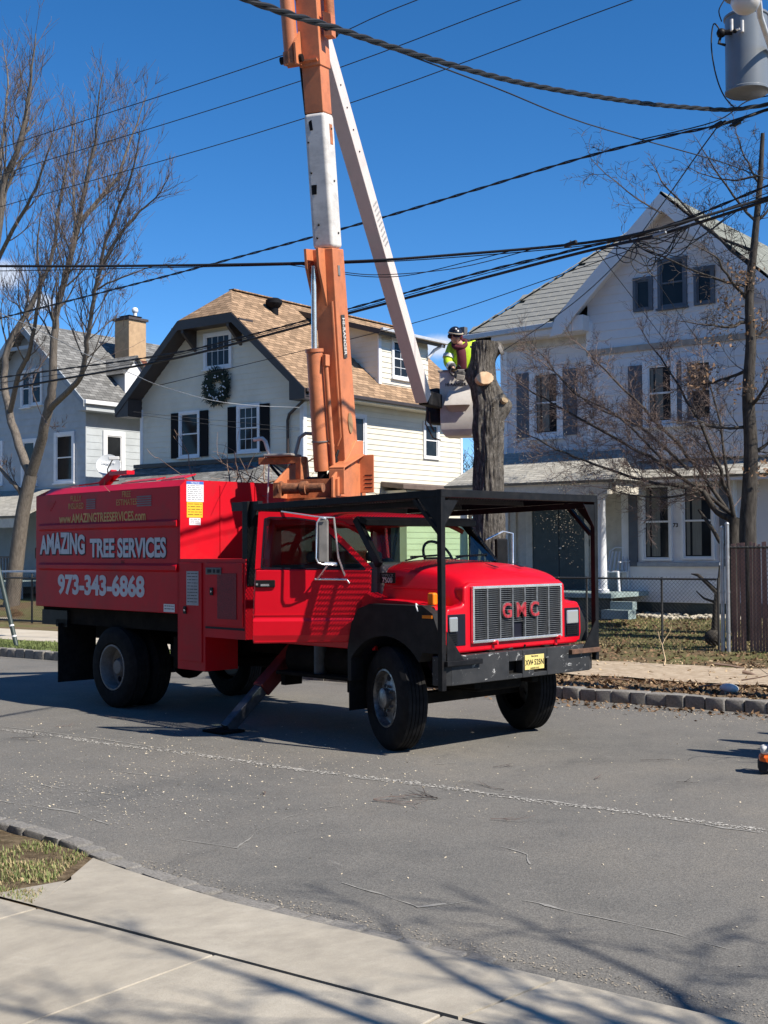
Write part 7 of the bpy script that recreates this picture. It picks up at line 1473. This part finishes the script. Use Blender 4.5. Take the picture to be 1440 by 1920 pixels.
shR, shL = wp(851, 661, .12), wp(891, 657, .06); elR, elL = wp(846, 689, .20), wp(903, 683, .16); wrR, wrL = wp(859, 703, .33), wp(893, 702, .27); fR, fL = wp(862, 801, .06), wp(874, 801, -.06); kR, kL = wp(861, 765, .10), wp(875, 765, .0)
body = [hip, sp1, ch_, nk, hd0, shR, elR, wrR, shL, elL, wrL, wp(863, 728), kR, fR, wp(874, 728, -.03), kL, fL]
ed = [(0, 1), (1, 2), (2, 3), (3, 4), (2, 5), (5, 6), (6, 7), (2, 8), (8, 9), (9, 10), (0, 11), (11, 12), (12, 13), (0, 14), (14, 15), (15, 16)]
skin('body', body, ed, [.13, .13, .14, .055, .075, .06, .045, .032, .06, .045, .032, .085, .06, .045, .085, .06, .045], M_SKIN)
skin('jacket', [wp(868, 716, 0), sp1, ch_, wp(869, 658, .14), shR, elR, wp(856, 700, .30), shL, elL, wp(896, 700, .26)], [(0, 1), (1, 2), (2, 3), (2, 4), (4, 5), (5, 6), (2, 7), (7, 8), (8, 9)], [.175, .17, .175, .09, .095, .082, .062, .095, .082, .062], M_HIV)
skin('trousers', [hip, wp(862, 730), kR, fR, wp(875, 730, -.03), kL, fL], [(0, 1), (1, 2), (2, 3), (0, 4), (4, 5), (5, 6)], [.16, .10, .08, .065, .10, .08, .065], M_NAVY)
skin('hoodie', [wp(871, 706, .17), wp(872, 685, .215), wp(871, 670, .225), wp(868, 661, .19)], [(0, 1), (1, 2), (2, 3)], [(.085, .05), (.08, .05), (.08, .05), (.08, .06)], M_MAR)
skin('hood', [wp(855, 657, .16), wp(858, 651, .10), wp(867, 648, .07), wp(877, 651, .10), wp(879, 658, .18), wp(873, 664, .25), wp(862, 664, .25)], [(0, 1), (1, 2), (2, 3), (3, 4), (4, 5), (5, 6), (6, 0)], [.042, .045, .045, .045, .042, .038, .038], M_MAR)
skin('collar', [wp(849, 665, .16), wp(850, 657, .10), wp(855, 651, .05), wp(867, 648, .03), wp(880, 651, .05), wp(886, 657, .10), wp(884, 666, .17)], [(0, 1), (1, 2), (2, 3), (3, 4), (4, 5), (5, 6)], [.04, .055, .06, .065, .06, .055, .04], M_NAVY)
for a, b, t_ in ((shR, elR, .62), (elR, wp(856, 700, .30), .72)):
    p = a.lerp(b, t_); d = (b-a).normalized(); MB().tube([p-d*.028, p+d*.028], .094 if a is shR else .076, 16).build('reflective_band', M_REFL, pe, smooth=60)
skin('cuff', [wp(853, 697, .28), wp(857, 702, .32)], [(0, 1)], [.07, .062], M_NAVY); skin('cuff', [elL.lerp(wrL, .5), wrL], [(0, 1)], [.075, .062], M_NAVY)
# head, face, helmet
hc = wp(861, 644, .27); fwd = (bf_*.80+bx_*.42+V((0, 0, -.30))).normalized(); rt = fwd.cross(V((0, 0, 1))).normalized(); upv = rt.cross(fwd)
H4 = lambda a, b, c: hc+rt*a+fwd*b+upv*c
mb = MB(); mb.sphere((0, 0, 0), 1, 20); hd = mb.build('head', M_SKIN, pe, smooth=180)
for v_ in hd.data.vertices:
    c = v_.co; x_, y_, z_ = c.x*.076, c.y*.098, c.z*.118
    if z_ < -.03: x_ *= 1+ (z_+.03)*3.2; y_ = y_*(1+(z_+.03)*1.5)
    v_.co = H4(x_, y_, z_)
mb = MB(); mb.add([H4(0, .093, .015), H4(.017, .095, -.028), H4(0, .122, -.024), H4(-.017, .095, -.028), H4(0, .093, -.04)], [(0, 1, 2), (0, 2, 3), (2, 1, 4), (3, 2, 4)]); mb.build('nose', M_SKIN, pe, smooth=80); MB().tube([H4(-.024, .084, -.062), H4(0, .092, -.064), H4(.024, .084, -.062)], .006, 6).build('mouth', pm('lips', (.35, .12, .10), .6), pe, smooth=60)
for s in (-1, 1): mb = MB(); mb.sphere(H4(s*.078, 0, -.01), .022, 8, sc=(.6, 1, 1.3)); mb.build('ear', M_SKIN, pe, smooth=80); mb = MB(); mb.sphere(H4(s*.082, .005, .0), .042, 12); mb.build('ear_muff', pm('maroon_plastic', (.16, .012, .02), .45) if s < 0 else M_NAVY, pe, smooth=80)
mb = MB(); mb.prism([H4(-.068, .078, .038), H4(.068, .078, .038), H4(.064, .085, .002), H4(.015, .098, .0), H4(-.015, .098, .0), H4(-.064, .085, .002)], fwd*.014); mb.build('sunglasses', MT('red_black_lens').col((.05, .008, .012)).set(Roughness=.1).m, pe, bevel=.004)
mb = MB(); k = 20; rows = 7
for i in range(rows+1):
    t_ = i/rows*pi/2
    for j in range(k): a = 2*pi*j/k; mb.v.append(H4(cos(a)*.108*cos(t_), sin(a)*.135*cos(t_)-.008, .035+.118*sin(t_)))
for i in range(rows):
    for j in range(k): mb.f.append((i*k+j, i*k+(j+1) % k, (i+1)*k+(j+1) % k, (i+1)*k+j)); mb.m.append(0)
mb.build('helmet', pm('dark_navy_helmet', (.012, .014, .022), .28, var=.2), pe, smooth=80, fix=False); mb = MB(); mb.prism([H4(-.09, .085, .045), H4(-.05, .15, .04), H4(.05, .15, .04), H4(.09, .085, .045)], upv*.012); mb.build('helmet_peak', M_NAVY, pe, bevel=.004)
mb = MB(); mb.tube([H4(cos(a)*.116, sin(a)*.143-.008, .055) for a in [pi*.02+pi*.96*i/14 for i in range(15)]], .011, 6); mb.build('goggle_strap', pm('pale_band', (.5, .42, .3), .6), pe, smooth=60); mb = MB(); mb.sphere(H4(.03, .09, .125), .017, 8); mb.build('helmet_badge', M_WHT, pe)
# gloved hands: palm and five fingers closed on the saw handles
M_GLOV = pm('dark_glove', (.02, .02, .022), .8); M_GLOVT = pm('tan_glove_palm', (.42, .26, .10), .8)
def hand(w_, d, s, mat):
    d = V(d).normalized(); a = d.cross(V((0, 0, 1))).normalized()*s; b = a.cross(d)
    mb = MB(); mb.bar(w_-d*.02, w_+d*.085, .085, .035, tuple(b)); o = mb.build('glove', mat, pe, bevel=.014, seg=3)
    for i, ln in enumerate((.068, .078, .073, .058)):
        p = w_+d*.08+a*(-.033+.022*i); pts = [p, p+d*ln*.45+b*-.004, p+d*ln*.62+b*-.03*1., p+d*ln*.35+b*-.055]; mb = MB(); mb.tube(pts, [.0105, .010, .0095, .008], 7); mb.build('finger', mat, o, smooth=60)
    p = w_+d*.015-a*.04; mb = MB(); mb.tube([p, p+d*.03-a*.022, p+d*.055-a*.018-b*.03], [.013, .012, .009], 7); mb.build('thumb', mat, o, smooth=60)
hand(wp(859, 704, .34), bx_*.45+V((0, 0, -.6))+bf_*.4, 1, M_GLOV); hand(wp(892, 703, .30), -bx_*.5+V((0, 0, -.4))+bf_*.4, -1, M_GLOV)
mb = MB(); mb.bar(wp(859, 703, .37), wp(864, 710, .40), .05, .04); mb.build('glove_palm', M_GLOVT, pe, bevel=.01)
cs = thing('chainsaw', 'dark chainsaw held against the trunk by the worker', 'chainsaw', FZ+wp(872, 715, .40)); o_ = -V(wp(872, 715, .40))
def cp(mb, name, mat, **k): q = mb.build(name, mat, cs, **k); q.location = o_; return q
cp(MB().bar(wp(862, 714, .40), wp(880, 716, .40), .12, .13), 'engine_body', pm('dirty_saw_grey', (.07, .065, .06), .6, var=.4, scale=20), bevel=.03, seg=3); cp(MB().tube([wp(864, 708, .33), wp(866, 700, .38), wp(870, 699, .44), wp(874, 704, .48)], .013, 8), 'front_handle', M_NAVY, smooth=60); cp(MB().tube([wp(858, 716, .40), wp(853, 709, .40), wp(857, 703, .40), wp(864, 706, .40)], .015, 8), 'rear_handle', M_NAVY, smooth=60)
cp(MB().bar(wp(880, 716, .40), wp(915, 717, .30), .012, .07), 'guide_bar', pm('saw_bar_steel', (.25, .24, .22), .45, metal=.6, var=.3), bevel=.004); cp(MB().bar(wp(866, 719, .46), wp(880, 722, .46), .03, .08), 'clutch_cover', pm('saw_cover', (.30, .27, .23), .6, var=.3, scale=15), bevel=.01)
# flying sawdust: loose chips caught in the air by the trunk
rn = random.Random(5); mb = MB()
for k in range(1500):
    t_ = rn.random(); u, v = (rn.gauss(960, 25)+t_*40, 760+t_*190+rn.gauss(0, 25)) if rn.random() < .45 else (rn.gauss(1065, 22), rn.gauss(960, 45)) if rn.random() < .8 else (rn.gauss(1020, 50), rn.gauss(880, 60))
    p = pD(u, v, rn.uniform(15.5, 18.6)); s = rn.uniform(.0018, .0052); a = V((rn.gauss(0, 1), rn.gauss(0, 1), rn.gauss(0, 1))).normalized(); b = a.orthogonal().normalized(); mb.add([p-a*s, p+b*s, p+a*s, p-b*s*.6], [(0, 1, 2), (0, 2, 3)])
tag(mb.build('flying_sawdust', M_CHIP, fix=False), 'sawdust and chips drifting down beside the cut trunk', 'sawdust', kind='stuff')
# ---- brush in the chip box, fallen twigs, shadow-casting limb heap, second saw
bp_ = bpy.data.objects.new('brush_load', None); COL.objects.link(bp_); tb = V(t2s((-4.6, .1, 2.75))); bp_.location = tb; tag(bp_, 'tangle of cut branches sticking out of the chip box', 'branches'); t = Tree(41); rn = random.Random(2)
for k in range(26):
    p = V(t2s((rn.uniform(-5.0, -4.1), rn.uniform(-.4, .9), 2.72+rn.random()*.1))); d = V((rn.gauss(0, 1), rn.gauss(0, 1), rn.uniform(.05, .5))); t.grow(p, d, rn.uniform(.5, 1.1), rn.uniform(.008, .018), 1, up=.0, wander=.2, kids=(2, 5), maxl=2, shr=.5, spread=.9, minr=.004)
t.main([V(t2s((-4.5, .1, 2.75))), V(t2s((-4.2, .6, 2.95))), V(t2s((-3.95, 1.1, 3.3)))], .02, .008, 3, .4, dict(up=.1, wander=.1, kids=(1, 2), maxl=2)); t.main([V(t2s((-4.6, -.3, 2.75))), V(t2s((-4.7, -.45, 3.0))), V(t2s((-4.75, -.5, 3.3)))], .014, .006, 3, .3, dict(up=.3, wander=.1, kids=(1, 2), maxl=2))
M_CUTB = pm('cut_branch_bark', (.22, .15, .11), .9, var=.3)
q = t.limb; q2 = t.twig
if q.v: o = q.build('branch_wood', M_CUTB, bp_, smooth=60, fix=False); o.location = -tb
o = q2.build('branch_twigs', M_CUTB, bp_, smooth=60, fix=False); o.location = -tb; o['kind'] = 'stuff'
TWL = [('forked twig lying across the seam in mid road', 700, 1500, .30, 0), ('branched twig just right of the forked twig', 820, 1497, .24, 2.6), ('straight little twig below the branched twig', 920, 1535, .20, .4), ('small spray of twigs in front of the left wheel', 925, 1438, .16, 1.0), ('long thin twig lying along the pale seam', 945, 1480, .30, 3.0), ('tiny twig near the right road edge', 1200, 1425, .18, .5), ('small curled twig in mid right road', 1115, 1460, .10, 1.8), ('thin twig at the far right of the road', 1268, 1466, .14, .2), ('short twig in the left middle of the road', 495, 1490, .10, 2.0), ('twig at the left edge of the road', 20, 1383, .35, .3), ('twig beside the truck shadow at left', 105, 1362, .16, 1.2), ('tiny curled twig by the near kerb', 300, 1655, .06, .8), ('thin twig below the wide shadow tip', 205, 1345, .2, .2)]
for i, (lab, u, v, ln, an) in enumerate(TWL):
    p = pZ(u, v, .012); e = thing('fallen_twig', lab, 'twig', p, group='twigs fallen on the road'); t = Tree(60+i)
    for k in range(3 if i < 2 else 1): t.grow(V((0, 0, .008*k)), V((cos(an+.5*k), sin(an+.5*k), .02)), ln*1.3, .006, 1, up=-.04, wander=.16, kids=(3, 5), maxl=2, shr=.5, spread=.7, minr=.0028)
    for q in t.twig.v: pass
    t.twig.v = [(a, b, max(-.006, c)*.5) for a, b, c in t.twig.v]; t.twig.build('stem', M_TWO if i % 2 else M_TWR, e, smooth=60, fix=False)
for i, (lab, u, v, ln, an, r_) in enumerate((('pale broken branch standing in the brown verge', 1245, 1250, .9, 1.9, .014), ('dead stick lying on the dusty footpath', 1340, 1247, .7, .1, .02), ('small log end on the dusty footpath', 1392, 1262, .35, .2, .03), ('dead stick on the verge left of the white stone', 1310, 1290, .4, .3, .012), ('gnarled stick on the verge by the bumper', 1180, 1278, .5, 2.9, .014), ('crooked stick behind the white stone', 1390, 1278, .6, .3, .012))):
    p = pZ(u, v, .17); e = thing('fallen_stick', lab, 'stick', p, group='sticks on the far verge'); t = Tree(80+i); t.grow(V((0, 0, .02)), V((cos(an), sin(an), .45 if i == 0 else .04)), ln, r_, 1, up=(.25 if i == 0 else -.05), wander=.16, kids=(2, 3), maxl=2, shr=.5, spread=.7, minr=.004)
    for m_ in (t.limb, t.twig):
        if m_.v: m_.build('stem', M_CUTB if i != 0 else M_LEAFP, e, smooth=60, fix=False)
# unseen limb heap added past the right edge to cast pointed road shadows
e = thing('shadow_limb_heap', 'unseen heap of limbs added past the right edge to cast pointed shadows on the road', 'branches', (3.6, 1.5, 0)); t = Tree(91); rn = random.Random(17)
for (y_, z_, x_) in ((.75, 1.15, 3.0), (.95, 1.0, 3.2), (1.55, 1.25, 3.1), (1.7, .9, 3.4), (2.25, 1.1, 3.1), (1.2, .9, 3.3), (2.6, .8, 3.3), (.85, 1.05, 3.3), (1.05, .85, 3.1), (1.62, 1.0, 3.4), (2.32, .95, 3.4), (.78, .7, 3.0)):
    t.draw([V((x_+1.3, y_+rn.gauss(0, .1), .15)), V((x_+.7, y_+.03, z_*.6)), V((x_+.2, y_, z_*.92)), V((x_, y_, z_))], .26, .04)
    for k in range(3): t.grow(V((x_+rn.uniform(.3, 1.2), y_, z_*.4)), V((-.5, rn.gauss(0, .4), .5)), rn.uniform(.5, .9), .018, 1, up=.1, kids=(2, 4), maxl=2)
for k in range(14): a = rn.uniform(0, pi); c = V((rn.uniform(3.6, 4.6), rn.uniform(.6, 2.6), rn.uniform(.06, .5))); d = V((cos(a), sin(a), 0))*rn.uniform(.4, .9); t.draw([c-d, c, c+d], .07, .05)
t.build(e, (3.6, 1.5, 0), M_OAKB, M_TWO)
cs2 = pZ(1446, 1450, 0); e = thing('chainsaw', 'orange and white chainsaw resting on the road at the right edge', 'chainsaw', (cs2.x, cs2.y, 0), radians(25)); M_SORG = pm('saw_orange', (.80, .13, .015), .4, var=.08)
MB().box((-.10, -.09, .03), (.20, .09, .17)).build('engine_body', M_SORG, e, bevel=.03, seg=3); MB().box((-.11, -.095, .02), (-.02, .095, .12)).build('lower_case', M_NAVY, e, bevel=.02); MB().box((-.09, -.08, .17), (.16, .08, .245)).build('top_cover', pm('saw_white', (.75, .74, .72), .4), e, bevel=.03, seg=3); MB().tube([(-.02, -.11, .08), (-.02, -.12, .22), (.0, 0, .29), (-.0, .12, .22), (.0, .11, .08)], .014, 8).build('front_handle', M_NAVY, e, smooth=60); MB().tube([(.2, 0, .15), (.36, 0, .2), (.42, 0, .12), (.36, 0, .05), (.18, 0, .05)], .018, 8).build('rear_handle', M_NAVY, e, smooth=60); MB().box((-.0, .095, .06), (.5, .10, .14)).build('guide_bar', M_GALV, e)

# ---- unseen houses added behind the viewer to block sky light; bare tree shadows pavement
def sky_block_house(x0, x1, y, dpt, ez, rz, wall, lab):
    e = thing('sky_blocking_house', lab, 'house', ((x0+x1)/2, y, 0), group='unseen houses added to block sky light'); off = -V(((x0+x1)/2, y, 0)); xm = (x0+x1)/2
    def p_(mb, n, m, **k): o = mb.build(n, m, e, **k); o.location = off; return o
    p_(MB().box((x0, y-dpt, 0), (x1, y, ez)), 'wall', wall); p_(MB().prism([(x0, y, ez), (xm, y, rz), (x1, y, ez)], (0, -dpt, 0)), 'gable', wall)
    for s, xe_ in ((-1, x0), (1, x1)): p_(MB().prism([(xe_+s*.4, y+.4, ez-.3), (xm, y+.4, rz+.12), (xm, y+.4, rz+.02), (xe_+s*.4, y+.4, ez-.4)], (0, -dpt-.8, 0)), 'roof', M_ROOFG)
    for xx in (x0+1.2, x1-2.2):
        for z_ in (1.4, 4.3): w_ = p_(MB().box((xx-.1, y, z_-.1), (xx+1.1, y+.06, z_+1.6)), 'window', M_TRIMW); o = MB().box((xx, y+.061, z_), (xx+1.0, y+.065, z_+1.5)).build('pane', M_GLW, w_)
    p_(MB().box((xm-.5, y, .3), (xm+.5, y+.05, 2.5)), 'door', M_SHUT); p_(MB().box((x0, y, 2.7), (x1, y+2.2, 2.9)), 'porch_roof', M_ROOFG)
    for xx in (x0+.1, xm, x1-.25): p_(MB().box((xx, y+1.9, 0), (xx+.15, y+2.05, 2.7)), 'porch_post', M_TRIMW)
M_BRKW = pm('brown_shingle_wall', (.16, .12, .09), .9, var=.2)
sky_block_house(-31, -22, -14.6, 11, 7.0, 11.5, M_BRKW, 'unseen brown gabled house added to block sky light, far left behind the viewer'); sky_block_house(-20.5, -11.5, -14.6, 11, 7.0, 11.5, M_GREYS, 'unseen grey gabled house added to block sky light, left behind the viewer'); sky_block_house(-10, -1, -14.6, 11, 7.0, 11.5, M_BRKW, 'unseen brown gabled house added to block sky light, left of the viewer'); sky_block_house(.5, 9.5, -15.2, 11, 7.0, 11.5, M_BRKW, 'unseen brown gabled house added to block sky light directly behind the viewer'); sky_block_house(11, 20, -14.8, 11, 7.0, 11.5, M_GREYS, 'unseen grey gabled house added to block sky light, right behind the viewer')
e = thing('near_street_tree', 'bare street tree beside the viewer whose branch shadows fall on the pavement', 'tree', (11.2, -7.2, .1)); t = Tree(55); kn_ = dict(up=.10, wander=.16, kids=(3, 4), maxl=3, shr=.6, spread=.7, minr=.009, kr=.6)
t.draw(t.smooth([V((11.2, -7.2, 0)), V((11.2, -7.2, 1.5)), V((11.0, -7.1, 3.0))]), .22, .17)
for pts in ([V((11.0, -7.1, 3.0)), V((10.2, -7.1, 4.1)), V((9.6, -6.95, 5.0)), V((9.2, -6.75, 5.9))], [V((11.0, -7.1, 3)), V((10.6, -6.7, 4.6)), V((10.2, -6.4, 5.6)), V((9.9, -6.0, 6.2))], [V((10.2, -7.1, 4.1)), V((9.7, -7.3, 5.2)), V((9.3, -7.5, 6.4))], [V((11.0, -7.1, 3)), V((11.6, -6.6, 4.8)), V((11.9, -6.2, 6.8))], [V((10.6, -6.7, 4.6)), V((10.8, -6.0, 5.6)), V((10.9, -5.4, 6.4))]): t.main(pts, .085, .028, 6, 1.2, kn_, frm=.15)
t.build(e, (11.2, -7.2, .1), M_MAPLE, M_TWIG)
bpy.context.view_layer.update()
